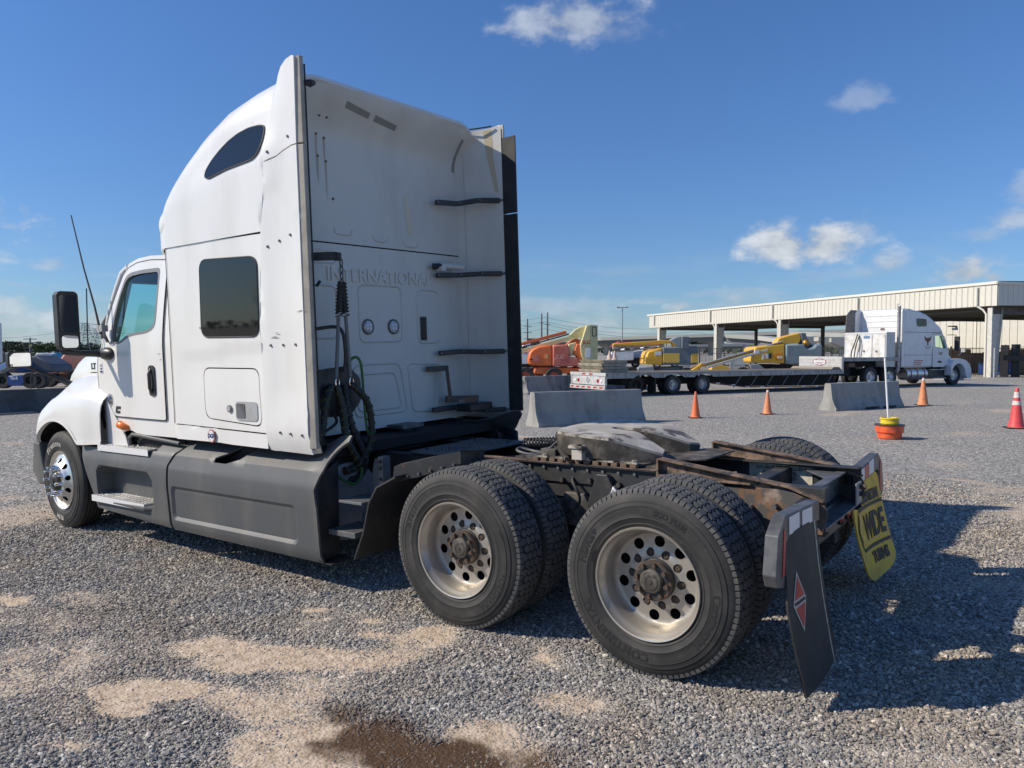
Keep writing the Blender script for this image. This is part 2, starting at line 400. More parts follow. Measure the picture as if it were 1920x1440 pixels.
SEAM = mat('panel_gap', (.012, .012, .013), .8)
INTER = mat('cab_interior', (.03, .03, .032), .8)
LAMPW = mat('clear_lamp_lens', (.55, .56, .56), .12, coat=.6, col2=(.38, .39, .40), vscale=30)
GREYTRIM = mat('grey_window_trim', (.20, .20, .205), .45)
# ================================================================== the parked truck
TRUCK = empty('semi_truck', label='large white semi truck tractor with high sleeper cab, grey side skirts and bare rear frame', category='truck')
TRUCK.matrix_world = TM
T = TRUCK
def emp(name, loc, parent=T, **k): return empty(name, loc, parent=parent, **k)

# ---------------- tyres (shared meshes); local: axle along y, outer face at y = 0, tyre goes to +y
RT_ = .508; TW = .285
def tyre_profile(drive):
    p = [(.286, .055), (.290, .035), (.296, .022), (.303, .016), (.318, .009), (.321, .0065), (.324, .009), (.352, .0025), (.355, .0005), (.358, .0025), (.385, 0), (.412, .001), (.4125, -.001), (.416, -.001), (.4165, .0015), (.437, .006), (.438, .004), (.442, .005), (.443, .009), (.460, .014), (.478, .024)]
    if drive: p += [(.484, .030), (.487, .040), (.490, .060), (.492, .10)]
    else:
        p += [(.492, .031), (.499, .037)]
        for yg in (.072, .107, .142):
            p += [(RT_-.003, yg-.006), (RT_-.017, yg-.004), (RT_-.017, yg+.004), (RT_-.003, yg+.006)]
        return p[:-2]+[(RT_-.017, .1425)]+[(r, TW-y) for r, y in reversed(p[:-2])]
    p += [(.492, TW/2)]
    return p+[(r, TW-y) for r, y in reversed(p[:-1])]
def tyre_mb(drive):
    return MB().lathe(tyre_profile(drive), 96)
def tread_mb():
    mb = MB(); N = 34; p = 2*PI/N; hs = .0232
    def P(a, y, r): return (r*math.sin(a), y, r*math.cos(a))
    for row in range(-3, 4):
        yc = TW/2+row*hs
        for i in range(N):
            a0 = (i+(.5 if row % 2 else 0))*p; g = .0052; jx = rng.uniform(-.0006, .0006)
            A = p/3-g/RT_*1.1; B = p/6-g/RT_*.6; H = hs-g*.75
            wav = [(-A, 0), (-B, -H), (B, -H), (A, 0), (B, H), (-B, H)]
            def rr(y): return RT_-.006*((y-TW/2)/.11)**2
            base = [P(a0+a, yc+y, .488) for a, y in wav]; top = [P(a0+a, yc+y, rr(yc+y)-.0022+jx) for a, y in wav]
            cap = [P(a0+a*.90, yc+y*.90, rr(yc+y)+jx) for a, y in wav]
            cen = P(a0, yc, rr(yc)+jx+.0006)
            k = base+top+cap+[cen]
            mb.add(k, [(j, (j+1) % 6, 6+(j+1) % 6, 6+j) for j in range(6)]+[(6+j, 6+(j+1) % 6, 12+(j+1) % 6, 12+j) for j in range(6)]+[(12+j, 12+(j+1) % 6, 18) for j in range(6)])
    NS = 92; ps = 2*PI/NS
    for sgn in (0, 1):
        for i in range(NS):
            a0 = i*ps; w = ps*.41
            yy = [(.0225, .4770), (.0275, .4965), (.038, .5015), (.0585, .5035)]
            if i % 2: yy[-1] = (.052, .5030)
            pts = []
            for (y, r) in yy:
                y2 = TW-y if sgn else y; ww = w*(.8 if y < .024 else 1)
                pts += [P(a0-ww, y2, r), P(a0+ww, y2, r)]
            yl = yy[-1][0]; y2 = TW-yl if sgn else yl
            pts += [P(a0-w, y2, .49), P(a0+w, y2, .49)]
            # underside ring to close the sides
            y3 = TW-.030 if sgn else .030
            pts += [P(a0-w, y3, .478), P(a0+w, y3, .478)]
            mb.add(pts, [(0, 1, 3, 2), (2, 3, 5, 4), (4, 5, 7, 6), (6, 7, 9, 8), (0, 2, 10), (2, 4, 10), (4, 6, 8, 10), (1, 11, 3), (3, 11, 5), (5, 11, 9, 7)])
    return mb
def arc_text(body, size, r, a_mid, bold=.0, ext=.0008, y=-.0004, spacing=1.0, yscale=1.0, mb=None, flip=False):
    """lettering bent round the sidewall; a_mid measured clockwise from the top as seen from outside"""
    def f(x, h, e):
        if flip: x, h = -x, -h
        rr = r+h*yscale; a = a_mid+x/r
        return (rr*math.sin(a), y-e, rr*math.cos(a))
    return text_mb(body, size, f, bold, ext, spacing, mb)
def prof_y(r):
    return interp(r, [(.30, .017), (.318, .009), (.352, .0025), (.385, 0), (.416, .0005), (.437, .006), (.46, .014)])
def arc_band(r0, r1, a0, a1, y=-.0008, n=24):
    mb = MB(); vs = []; cap = []
    for i in range(n+1):
        a = a0+(a1-a0)*i/n; e = min(i, n-i)/n; k = 1 if e > .03 else .6
        rm = (r0+r1)/2; h0 = rm-(rm-r0)*k; h1 = rm+(r1-rm)*k
        for r in (h0, rm, h1): vs.append((r*math.sin(a), prof_y(r)+y, r*math.cos(a)))
    return mb.add(vs, [(i*3+j, i*3+j+1, i*3+j+4, i*3+j+3) for i in range(n) for j in (0, 1)])
def disc_holes(mb, r0, r1, yfun, holes, h=.02):
    """annular disc with round holes"""
    out = circle2(0, 0, r1, 48); hl = [circle2(0, 0, r0, 24)]+[circle2(x, z, r, 14) for x, z, r in holes]
    return sheet(out, lambda x, z: (x, yfun(math.hypot(x, z)), z), h, hl, mb)
def ring_pts(n, r, a0=0): return [(r*math.sin(a0+2*PI*i/n), r*math.cos(a0+2*PI*i/n)) for i in range(n)]

tyreD_me = tyreT_me = None
def drive_tyre(parent, loc=(0, 0, 0), rz=0):
    global tyreD_me, tyreT_me
    if tyreD_me is None:
        o = tyre_mb(True).build('tyre', TYRE, parent, smooth=50); tyreD_me = o.data
        t = tread_mb().build('tread_blocks', TREAD, parent, recalc=True, kind='stuff'); tyreT_me = t.data
    else:
        o = bpy.data.objects.new('tyre', tyreD_me); COL.objects.link(o); o.parent = parent
        t = bpy.data.objects.new('tread_blocks', tyreT_me); COL.objects.link(t); t.parent = parent; t['kind'] = 'stuff'
    for q in (o, t): q.location = loc; q.rotation_euler = (0, random.uniform(0, 6) if rz == 0 else random.uniform(0, 6), rz)
    return o
# deep-dish drive rim
RIMD = None
def drive_rim(parent, flip=False):
    global RIMD
    if RIMD is None:
        mb = MB().lathe([(.280, .06), (.292, .030), (.2985, .022), (.3010, .012), (.2985, .006), (.2935, .008), (.2915, .016), (.287, .030), (.2755, .042), (.268, .060), (.2635, .085), (.2590, .098), (.2585, .115), (.2540, .128), (.245, .138)], 72)
        disc_holes(mb, .108, .2455, lambda r: .138+interp(r, [(.10, -.006), (.150, -.006), (.162, .004), (.235, .006), (.246, 0)]),
                   [(x, z, .031) for x, z in ring_pts(10, .2035, .1)]+[(x, z, .0235) for x, z in ring_pts(10, .1425, .1+PI/10)], .018)
        o = mb.build('rim', ALU, parent, smooth=42, thick=.006, off=-1); RIMD = o
        return o
    o = RIMD.copy(); COL.objects.link(o); o.parent = parent; return o
def bolts_mb(n, r, rad, y0, y1, a0=0, k=6):
    mb = MB()
    for x, z in ring_pts(n, r, a0): mb.cyl((x, y0, z), (x, y1, z), rad, n=k)
    return mb
def hub(parent):
    b = MB().lathe([(.118, .20), (.118, .145), (.112, .120), (.092, .112), (.092, .085), (.088, .080), (.020, .080)], 32)
    b.lathe([(.160, .30), (.160, .16), (.10, .155)], 32)
    b.build('hub', BLACKP, parent, smooth=40)
    m = MB().lathe([(.108, .112), (.110, .090), (.106, .084), (.066, .080)], 24); m.build('axle_flange', RUSTD, parent, smooth=40)
    m = MB().lathe([(.066, .086), (.064, .066), (.058, .060), (.044, .058), (.042, .0555), (.030, .0555), (.029, .058), (.012, .058), (.010, .054), (.0005, .054)], 28)
    m.build('hub_cap', GREASED, parent, smooth=35)
    pieces('axle_nut', MB().cyl((0, .10, 0), (0, .058, 0), .0135, n=6), [(x, 0, z) for x, z in ring_pts(8, .088, .2)], RUSTD, parent)
    pieces('wheel_nut', MB().cyl((0, .152, 0), (0, .137, 0), .0255, n=14).cyl((0, .140, 0), (0, .130, 0), .015, n=6), [(x, 0, z) for x, z in ring_pts(10, .1425, .1+PI/10)], RUSTD, parent)
def lettering(p, s_, size, r, deg, bold=.002, spacing=1.0, lift=0, m=None):
    mb = MB(); arc_text(s_, size, r, math.radians(deg), bold, mb=mb, spacing=spacing)
    mb.v = [(x, y+prof_y(math.hypot(x, z))-lift, z) for x, y, z in mb.v]; mb.build('sidewall_lettering', m or LETTER, p)
def letters_continental(p):
    # upright letters read from outside, feet towards the hub
    lettering(p, 'CONTINENTAL', .062, .388, -146, .0030, 1.15)
    lettering(p, 'HDR2+', .064, .390, -64, .0034, 1.1)
    lettering(p, 'Continental', .068, .386, 112, .0030, .98)
    lettering(p, 'ECO PLUS', .040, .390, 22, .002, 1.1, .0012); lettering(p, 'RADIAL', .020, .335, -70, .0006); lettering(p, 'TUBELESS', .018, .320, -70, .0006)
    arc_band(.360, .420, math.radians(-4), math.radians(48)).build('sidewall_plate', TYRE, p, smooth=30)
def letters_yokohama(p):
    lettering(p, 'YOKOHAMA', .050, .392, 125, .0016, 1.15); lettering(p, 'RY617', .052, .392, -62, .0018, 1.2)
    m = MB()
    for k in range(4): m.add([(.372+.008*k, -.0004, .13-.03*k*0-.006*k), (.378+.008*k, -.0004, .13-.006*k), (.410, -.0004, .085-.01*k+.0), (.404, -.0004, .085-.01*k)], [(0, 1, 2, 3)])
    m.xf(Matrix.Rotation(math.radians(-6), 4, 'Y')).build('sidewall_mark', LETTER, p, thick=.001)
for (x, y, rz, letters) in ((0, -1.215, 0, letters_continental), (-1.32, -1.215, 0, letters_yokohama), (0, 1.215, PI, None), (-1.32, 1.215, PI, None)):
    w = emp('drive_wheel', (x, y, .500)); w.rotation_euler = (0, 0, rz)
    drive_tyre(w); drive_rim(w); hub(w)
    if letters: letters(w)
    s = -1 if y < 0 else 1
    w2 = emp('inner_drive_wheel', (x, s*.905, .500)); w2.rotation_euler = (0, 0, rz)
    drive_tyre(w2)
    MB().lathe([(.292, .02), (.300, .012), (.285, .03), (.26, .06), (.25, .17), (.10, .175)], 48).build('rim', GREYM, w2, smooth=40)
# steer wheels
def steer(parent):
    tyre_mb(False).build('tyre', TYRE, parent, smooth=40)
    mb = MB().lathe([(.280, .06), (.292, .030), (.2985, .022), (.3010, .012), (.2985, .006), (.2935, .009), (.289, .024), (.279, .034), (.272, .036), (.262, .030)], 64)
    disc_holes(mb, .100, .262, lambda r: interp(r, [(.1, -.030), (.165, -.030), (.178, -.022), (.2, .004), (.24, .022), (.262, .030)]), [(x, z, .027) for x, z in ring_pts(10, .205, .1)], .018)
    mb.build('rim', ALUP, parent, smooth=42, thick=.006, off=-1)
    MB().lathe([(.102, -.028), (.10, -.055), (.085, -.07), (.05, -.075), (.045, -.085), (.0005, -.085)], 28).build('hub', BLACKP, parent, smooth=40)
    pieces('nut_cover', MB().tube([(0, -.025, 0), (0, -.045, 0), (0, -.050, 0), (0, -.085, 0), (0, -.105, 0), (0, -.112, 0)], [.024, .021, .015, .014, .016, .006], 10), [(x, 0, z) for x, z in ring_pts(10, .1425, .1+PI/10)], CHROME, parent, 50)
for (y, rz) in ((-1.205, 0), (1.205, PI)):
    w = emp('steer_wheel', (-6.66, y, .500)); w.rotation_euler = (0, 0, rz+math.radians(-3 if y < 0 else -3)); steer(w)
    if y < 0:
        arc_band(.330, .428, math.radians(-88), math.radians(54)).build('sidewall_plate', BAND, w, smooth=30)
        arc_band(.345, .428, math.radians(163), math.radians(213)).build('sidewall_plate', BAND, w, smooth=30)
        lettering(w, 'Firestone', .080, .380, -18, .0026, 1.22, .0032, LETTERL)
        lettering(w, 'FS 591', .062, .386, 188, .003, 1.0, .0032, LETTERL)

# ---------------- cab
def ycab(x, z, off=0):
    y = -1.13
    if z > 1.85: y += .1*((z-1.85)/.75)**1.3
    if x < -4.7: y += .06*((-4.7-x)/1.2)**2
    return y-off
DOOR = [(-5.961, 1.767), (-5.985, 1.651), (-5.978, 1.44), (-5.914, 1.363), (-5.61, 1.191), (-4.66, 1.187), (-4.66, 2.60), (-4.983, 2.625), (-5.211, 2.620), (-5.375, 2.588), (-5.471, 2.53), (-5.564, 2.385), (-5.671, 2.213), (-5.735, 2.087), (-5.80, 1.93), (-5.83, 1.86)]
SEAL0 = [(-4.775, 2.54), (-4.775, 2.1), (-4.79, 2.02), (-4.84, 1.985), (-4.93, 1.961), (-5.20, 1.945), (-5.30, 1.925), (-5.405, 1.886), (-5.47, 1.876), (-5.60, 1.876), (-5.632, 1.895), (-5.642, 1.95), (-5.622, 2.109), (-5.517, 2.331), (-5.436, 2.477), (-5.39, 2.515), (-5.32, 2.536), (-5.114, 2.545)]
SEAL = roundpoly(SEAL0, .05, 3)
WIN0 = [(-4.800, 2.505), (-4.802, 2.10), (-4.815, 2.04), (-4.86, 2.005), (-4.95, 1.986), (-5.22, 1.970), (-5.32, 1.95), (-5.43, 1.907), (-5.48, 1.898), (-5.575, 1.900), (-5.598, 1.92), (-5.605, 1.96), (-5.585, 2.106), (-5.490, 2.329), (-5.408, 2.459), (-5.36, 2.49), (-5.288, 2.503), (-5.107, 2.512)]
WIN = roundpoly(WIN0, .05, 3)
BODY = [(-5.90, 1.86), (-5.97, 1.77), (-6.03, 1.6), (-6.05, 1.0), (-5.55, 1.03), (-5.47, 1.05), (-5.36, 1.07), (-5.30, 1.065), (-5.2, 1.04), (-4.45, 1.04), (-4.45, 2.66), (-4.70, 2.645), (-5.0, 2.665), (-5.23, 2.66), (-5.40, 2.628), (-5.50, 2.56), (-5.60, 2.40), (-5.71, 2.22), (-5.80, 2.03), (-5.86, 1.92)]
for s in (1, -1):
    fm = (lambda x, z, o=0: (x, ycab(x, z, o))) if s == 1 else None
    def F(off): return lambda x, z: (x, s*ycab(x, z, off), z)
    sheet(BODY, F(0), .12, [SEAL]).build('cab_side', WHITE, T, smooth=40, thick=.02, off=0)
    d = sheet(roundpoly(DOOR, .03), F(.016), .10, [SEAL]).build('door', WHITE, T, smooth=40, thick=.014, off=0)
    sheet(SEAL, F(.019), .08, [WIN]).build('window_seal', GREYTRIM, d, smooth=40, thick=.010, off=0)
    sheet([(x, z) for x, z in WIN], F(.006), .2).build('window_glass', GLASST, d, smooth=40)
    if s == 1:
        mb = MB().tube([(x, ycab(x, z, .019), z) for x, z in densify(roundpoly(DOOR, .03), .1)], .0065, 5, closed=True); mb.build('door_gap', SEAM, T)
        h = d; sheet(roundpoly([(-4.905, 1.675), (-4.800, 1.675), (-4.800, 1.40), (-4.905, 1.40)], .05), F(.025), .06).build('door_handle', BLACKP, d, smooth=40, thick=.02, off=0)
        MB().tube([(-4.86, ycab(-4.86, 1.62, .03), 1.64), (-4.855, ycab(-4.8, 1.62, .055), 1.60), (-4.85, ycab(-4.8, 1.5, .055), 1.47), (-4.85, ycab(-4.8, 1.5, .03), 1.43)], .014, 8).build('door_grab', BLACKP, d, smooth=60)
# windscreen, roof of the cab
def wsx(y, t):
    a = (y/1.03)**2
    xb = -6.10+.27*a; xt = -5.66+.21*a
    return xb+(xt-xb)*t, 1.86+t*.74-.06*a*t
def WS(y, t): x, z = wsx(y, t); return (x, y, z)
sheet([(-.93, .03), (.93, .03), (.93, .93), (-.93, .93)], WS, .15).build('windscreen', GLASST, T, smooth=60)
sheet([(-1.03, -.02), (1.03, -.02), (1.03, 1.0), (-1.03, 1.0)], WS, .1, [roundpoly([(-.94, .02), (.94, .02), (.94, .94), (-.94, .94)], .08)]).build('windscreen_frame', WHITE, T, smooth=60, thick=.03, off=0)
for s in (1, -1):
    MB().tube([(-5.905+.0, s*-1.035, 1.90), (-5.80, s*-1.04, 2.06), (-5.72, s*-1.04, 2.22), (-5.61, s*-1.03, 2.40), (-5.52, s*-1.02, 2.54), (-5.44, s*-1.00, 2.60)], [.035, .04, .04, .038, .036, .03], 8).build('windscreen_pillar', WHITE, T, smooth=60)
    MB().tube([(-5.93, s*-1.00, 1.88), (-5.88, s*-1.06, 1.96), (-5.84, s*-1.065, 2.08), (-5.79, s*-1.05, 2.16)], [.02, .03, .03, .018], 8).build('wind_deflector', GREYTRIM, T, smooth=60)
secs = []
for i in range(9):
    t = i/8; row = []
    for j in range(17):
        y = -1.03+2.06*j/16; a = (y/1.03)**2; x0 = -5.66+.21*a; x = x0+(-4.5-x0)*t
        row.append((x, y, 2.60-.06*a*a+.07*(1-a)*min(1, t*3)+.05*min(1, t*2)*(1-a*a)+.03*a))
    secs.append(row)
MB().loft(secs).build('cab_roof', WHITE, T, smooth=60, thick=.03, off=0)
# interior
it = MB().box(-6.0, -5.55, -1.02, 1.02, 1.0, 1.88).box(-5.6, -4.3, -1.0, 1.0, 1.0, 1.1).box(-4.46, -4.40, -1.1, 1.1, 1.0, 2.9).box(-5.75, -5.5, -.7, -.2, 1.8, 1.95)
it.build('dashboard_and_bulkhead', INTER, T, bevel=.02)
for y in (-.62, .62):
    st = MB().box(-5.15, -4.65, y-.25, y+.25, 1.35, 1.52).box(-4.78, -4.62, y-.25, y+.25, 1.5, 2.12).box(-4.76, -4.66, y-.13, y+.13, 2.12, 2.34)
    st.build('seat', mat('grey_seat_cloth%d' % (y > 0), (.09, .09, .095), .9), T, bevel=.05, smooth=40)
mb = MB(); mb.tube([(-5.42+.10*math.cos(a), -.62+.2*math.sin(a), 1.80+.17*math.cos(a)) for a in [2*PI*i/24 for i in range(24)]], .014, 6, closed=True)
mb.cyl((-5.6, -.62, 1.7), (-5.42, -.62, 1.80), .03, n=8).box(-5.45, -5.40, -.80, -.44, 1.78, 1.82); mb.build('steering_wheel', BLACKP, T, smooth=50)
MB().box(-5.62, -5.45, -.95, .95, 2.46, 2.60).build('sun_visor', INTER, T)
# door badges
def cabtext(s_, size, x, z, m, bold=.001, par=T, slope=0, off=.026, name='badge'):
    mb = text_mb(s_, size, lambda a, b, e: (x+a, ycab(x+a, z+b, off+e), z+b+a*slope), bold, .0012); return mb.build(name, m, par)
def plate(outline, m, par=T, off=.025, name='sticker', th=.003): return sheet(outline, lambda x, z: (x, ycab(x, z, off), z), .2).build(name, m, par, thick=th, off=0)
plate([(-5.925, 1.70), (-5.865, 1.705), (-5.845, 1.60), (-5.905, 1.595)], RWHITE, name='vin_sticker')
for k in range(3): cabtext(['IN', '402', '18874'][k], .026, -5.886, 1.675-k*.03, NAVY, .0003, off=.028, name='sticker_print')
plate([(x*1, z) for x, z in circle2(-5.715, 1.345, .062, 20)], SILVER, name='round_badge')
cabtext('ECO', .045, -5.715, 1.322, INK, .001, off=.028); plate([(-5.765, 1.355), (-5.70, 1.39), (-5.665, 1.355), (-5.72, 1.345)], NAVY, off=.028, name='badge_wave')
mb = MB(); ep = [(0, 0), (.085, 0), (.095, .022), (.03, .022), (.032, .04), (.10, .04), (.108, .065), (.02, .065)]
sheet([(-5.60+x, 1.225+z) for x, z in ep], lambda x, z: (x, ycab(x, z, .028), z), .2).build('engine_maker_emblem', INK, T, thick=.004, off=0)
# lower sill, turn lamp
MB().tube([(-5.50, -1.10, 1.10), (-5.48, -1.15, 1.12), (-5.40, -1.15, 1.10), (-5.37, -1.10, 1.08)], [.025, .038, .034, .02], 10).build('turn_lamp', AMBER, T, smooth=60)
MB().tube([(-5.36, -1.12, .93), (-5.34, -1.14, 1.0), (-5.28, -1.14, 1.035), (-5.18, -1.13, 1.03), (-4.5, -1.13, .99)], .018, 8).build('wheel_house_trim', GREYP, T, smooth=60)
MB().box(-5.30, -4.50, -1.08, -.5, .84, 1.03).box(-6.1, -2.75, -1.04, -.6, .72, 1.05).box(-6.1, -3.1, .5, 1.04, .60, 1.05).build('underside_light_block', DARK, T)  # black boxes added to block light under the cab

# ---------------- sleeper side panels
def yslp(x, z, off=0):
    y = -1.200
    y += .010*((z-1.9)/.8)**2*0
    zl = 1.73+.075*(x+4.37)                                     # pressed crease line
    k = sstep(-4.45, -4.1, x)*sstep(-2.85, -3.15, x) if x < -2.8 else 0
    y += .010*sstep(zl+.012, zl-.018, z)*sstep(zl-.42, zl-.05, z)*k
    if x < -4.42: d = min(.115, -4.42-x); y += .12-math.sqrt(.12**2-d*d)
    return y-off
def SP(s, off=0): return lambda x, z: (x, s*yslp(x, z, off), z)
XF = -4.53
SEAMX = [(1.02, -3.160), (2.0, -3.170), (2.65, -3.112), (3.16, -3.03), (3.37, -2.995), (3.73, -2.945)]
def xr(z): return interp(z, SEAMX)
LOWER = [(XF, 1.180), (XF, 1.21), (XF, 2.672), (XF+.02, 2.682), (xr(2.65)-.004, 2.650), (xr(2.3)-.004, 2.3), (xr(2)-.004, 2.0), (xr(1.15)-.004, 1.150)]
HATCH = roundpoly([(-3.99, 1.655), (-3.235, 1.645), (-3.215, 1.19), (-3.97, 1.235)], .085, 6)
HATCH = [(x, z) for x, z in HATCH]
SILL = [(XF+.01, 1.168), (-3.164, 1.138), (-3.164, 1.03), (-3.62, 1.037), (-3.80, 1.045), (-4.42, 1.045)]
BUNK = roundpoly([(-3.945, 2.525), (-3.185, 2.490), (-3.200, 1.885), (-3.965, 1.900)], .095, 6)
TOPW = roundpoly([(-3.879, 3.164), (-3.858, 3.229), (-3.793, 3.29), (-3.7, 3.347), (-3.58, 3.401), (-3.457, 3.437), (-3.319, 3.456), (-3.186, 3.452), (-3.122, 3.435), (-3.131, 3.324), (-3.17, 3.243), (-3.225, 3.208), (-3.306, 3.198), (-3.584, 3.180), (-3.82, 3.145)], .03, 3)
TOPW = [(x+.07, z) for x, z in TOPW]
for s in (1, -1):
    sheet(LOWER, SP(s, -.006), .05, [HATCH] if s == 1 else []).build('sleeper_side_panel', WHITE, T, smooth=35, thick=.012)
    sheet(SILL, SP(s, -.008), .06).build('sleeper_sill', WHITE, T, smooth=35, thick=.012)
    if s == 1:
        mb = MB()
        def inset(poly, g):
            cx = sum(p[0] for p in poly)/len(poly); cz = sum(p[1] for p in poly)/len(poly)
            w = max(p[0] for p in poly)-cx; h = max(p[1] for p in poly)-cz
            return [(cx+(x-cx)*(1-g/w), cz+(z-cz)*(1-g/h)) for x, z in poly]
        hp = sheet(inset(HATCH, .010), SP(1, -.006), .05).build('luggage_hatch', WHITE, T, smooth=35, thick=.012)
        sheet(rrect(-3.545, -3.265, 1.235, 1.385, .035), SP(1, .004), .2).build('latch_plate', ALUD, hp, thick=.004, off=0)
        sheet(rrect(-3.53, -3.42, 1.255, 1.37, .015), SP(1, .007), .2).build('latch_paddle', GREYM, hp, thick=.006, off=0)
        MB().cyl((-3.625, -1.20, 1.325), (-3.625, -1.212, 1.325), .030, n=20).build('lock_ring', GREYTRIM, hp, smooth=40)
        MB().cyl((-3.625, -1.20, 1.325), (-3.625, -1.216, 1.325), .019, n=20).build('lock', ALUD, hp, smooth=40)
        mb = MB().box(-4.36, -2.66, -1.175, -1.168, 1.05, 2.9); mb.build('body_shell_behind_gaps', SEAM, T)
        MB().tube([(-4.44, -1.202, 1.175), (-4.44, -1.202, 1.4), (-4.445, -1.2025, 2.672)], .003, 4).build('panel_line', SEAM, T)
    for nm, poly, off in (('bunk_window', BUNK, .004), ('skylight_window', TOPW, .0)):
        fn = SP(s, off)
        if nm == 'skylight_window':
            fn = lambda x, z, s=s: (x, s*(-yroof(x, z)-.015), z)
        globals()['_w_%s_%d' % (nm, s)] = (poly, fn)
# roof fairing
HT = [(-5.36, 2.64), (-5.2, 2.72), (-5.05, 2.79), (-4.85, 2.87), (-4.7, 2.96), (-4.57, 3.08), (-4.38, 3.27), (-4.17, 3.44), (-3.93, 3.60), (-3.62, 3.735), (-3.3, 3.80), (-3.1, 3.825), (-2.9, 3.83)]
WT = [(-5.36, .42), (-5.2, .68), (-5.05, .84), (-4.85, .98), (-4.7, 1.08), (-4.57, 1.155), (-4.45, 1.20), (-2.5, 1.20)]
def yroof(x, z):
    w = interp(x, WT); k = sstep(3.0, 3.25, z-.16*(x+4.2)); return w-.025*k-.07*max(0, (z-3.2))*k
secs = []
xs = [-5.36+(2.42)*i/46 for i in range(47)]
for x in xs:
    H = interp(x, HT); r = min(.30, (H-2.62)*.6); zc = H-r; half = []
    for z in np.linspace(2.665, zc, 12): half.append((x, -yroof(x, z), float(z)))
    yb = -half[-1][1]
    for k in range(1, 9):
        a = PI/2*k/8; half.append((x, -(yb-r+r*math.cos(a)), zc+r*math.sin(a)))
    for t in (.25, .5, .75): half.append((x, -(yb-r)*(1-t), H+.02*t))
    half = [(min(px_, xr(pz_)-.004) if pz_ < 3.72 else px_, py_, pz_) for px_, py_, pz_ in half]
    secs.append(half+[(x, 0, H+.02)]+[(p[0], -p[1], p[2]) for p in reversed(half)])
MB().loft(secs).build('roof_fairing', WHITE, T, smooth=50, thick=.02, off=0)
for s in (1, -1):
    MB().sphere((-4.46, s*-1.01, 2.865), .2, 16, (.95, 1.01, .95)).build('fairing_ear', WHITE, T, smooth=60)
    for nm, m in (('bunk_window', GLASSD), ('skylight_window', GLASSD)):
        poly, fn = globals()['_w_%s_%d' % (nm, s)]
        g = sheet(poly, fn, .06).build(nm, m, T, smooth=50, thick=.006, off=0)
        mb = MB().tube([fn(x, z) for x, z in poly], .006, 5, closed=True); mb.build('window_rubber', BLACKR, g)
# side extenders
def yext(x, z, off=0):
    y = -1.207+.016*math.sin(PI*min(1, max(0, (x+3.12)/.5)))*sstep(1.2, 1.5, z)*sstep(-3.16, -3.0, x)
    k = sstep(-2.80, -3.04, x)
    if z > 2.9:
        yf = yroof(min(x, -2.95), min(z, 3.53))+.012
        if z > 3.53: yf -= .30-math.sqrt(max(0, .30**2-min(.22, z-3.53)**2))
        y = -yf*k+y*(1-k) if z > 3.05 else y+(-yf-y)*k*sstep(2.9, 3.05, z)
    if z < 1.18: y += .10*((1.18-z)/.15)**1.6*.35
    return y-off
EXU = [(xr(3.165)+.004, 3.165), (-3.0, 3.17), (-2.90, 3.185), (-2.82, 3.215), (-2.72, 3.235), (-2.655, 3.235), (-2.640, 3.835), (-2.665, 3.845), (-2.74, 3.835), (-2.80, 3.80), (-2.86, 3.76), (-2.935, 3.73), (xr(3.6)+.004, 3.6), (xr(3.37)+.004, 3.37)]
EXL = [(xr(1.02)+.004, 1.025), (-2.665, 1.015), (-2.655, 3.225), (-2.72, 3.225), (-2.82, 3.205), (-2.90, 3.175), (-3.0, 3.158), (xr(3.155)+.004, 3.155), (xr(2.65)+.004, 2.65), (xr(2.0)+.004, 2.0)]
for s in (1, -1):
    fE = lambda x, z, s=s: (x, s*yext(x, z), z)
    e1 = sheet(EXU, fE, .05).build('side_extender', WHITE, T, smooth=40, thick=.02, off=0)
    e2 = sheet(EXL, fE, .05).build('side_extender', WHITE, T, smooth=40, thick=.02, off=0)
    for e, z0, z1 in ((e1, 3.235, 3.835), (e2, 1.06, 3.225)):
        MB().prism_z([(-2.66, s*-1.208), (-2.605, s*-1.192), (-2.600, s*-1.165), (-2.655, s*-1.175)], z0, z1).build('edge_strip', BEIGE, e, bevel=.004)
    if s == 1:
        for (x, z) in ((-3.035, 2.545), (-2.905, 2.575), (-2.775, 2.605), (-3.05, 1.815), (-2.915, 1.815), (-2.77, 1.815), (-2.98, 1.165), (-2.86, 1.16), (-2.73, 1.155), (-2.98, 3.225), (-2.755, 3.30)):
            MB().cyl((x, yext(x, z), z), (x, yext(x, z, .019), z), .013, .009, 10).build('extender_screw', GREYM, T, smooth=40)
# far-side black rubber flap, near-side thin rubber line
MB().box(-2.625, -2.47, 1.165, 1.18, 1.13, 2.99).build('rubber_flap', BLACKR, T)
MB().box(-2.625, -2.47, 1.165, 1.18, 3.0, 3.71).build('rubber_flap', BLACKR, T)
MB().box(-2.60, -2.592, -1.165, -1.155, 1.10, 3.78).build('rubber_seal', BLACKR, T)
MB().tube([(-2.62, -1.17, 3.66), (-2.60, -1.11, 3.66), (-2.56, -1.11, 3.655)], [.012, .03, .018], 8).build('roof_clamp', BLACKP, T)
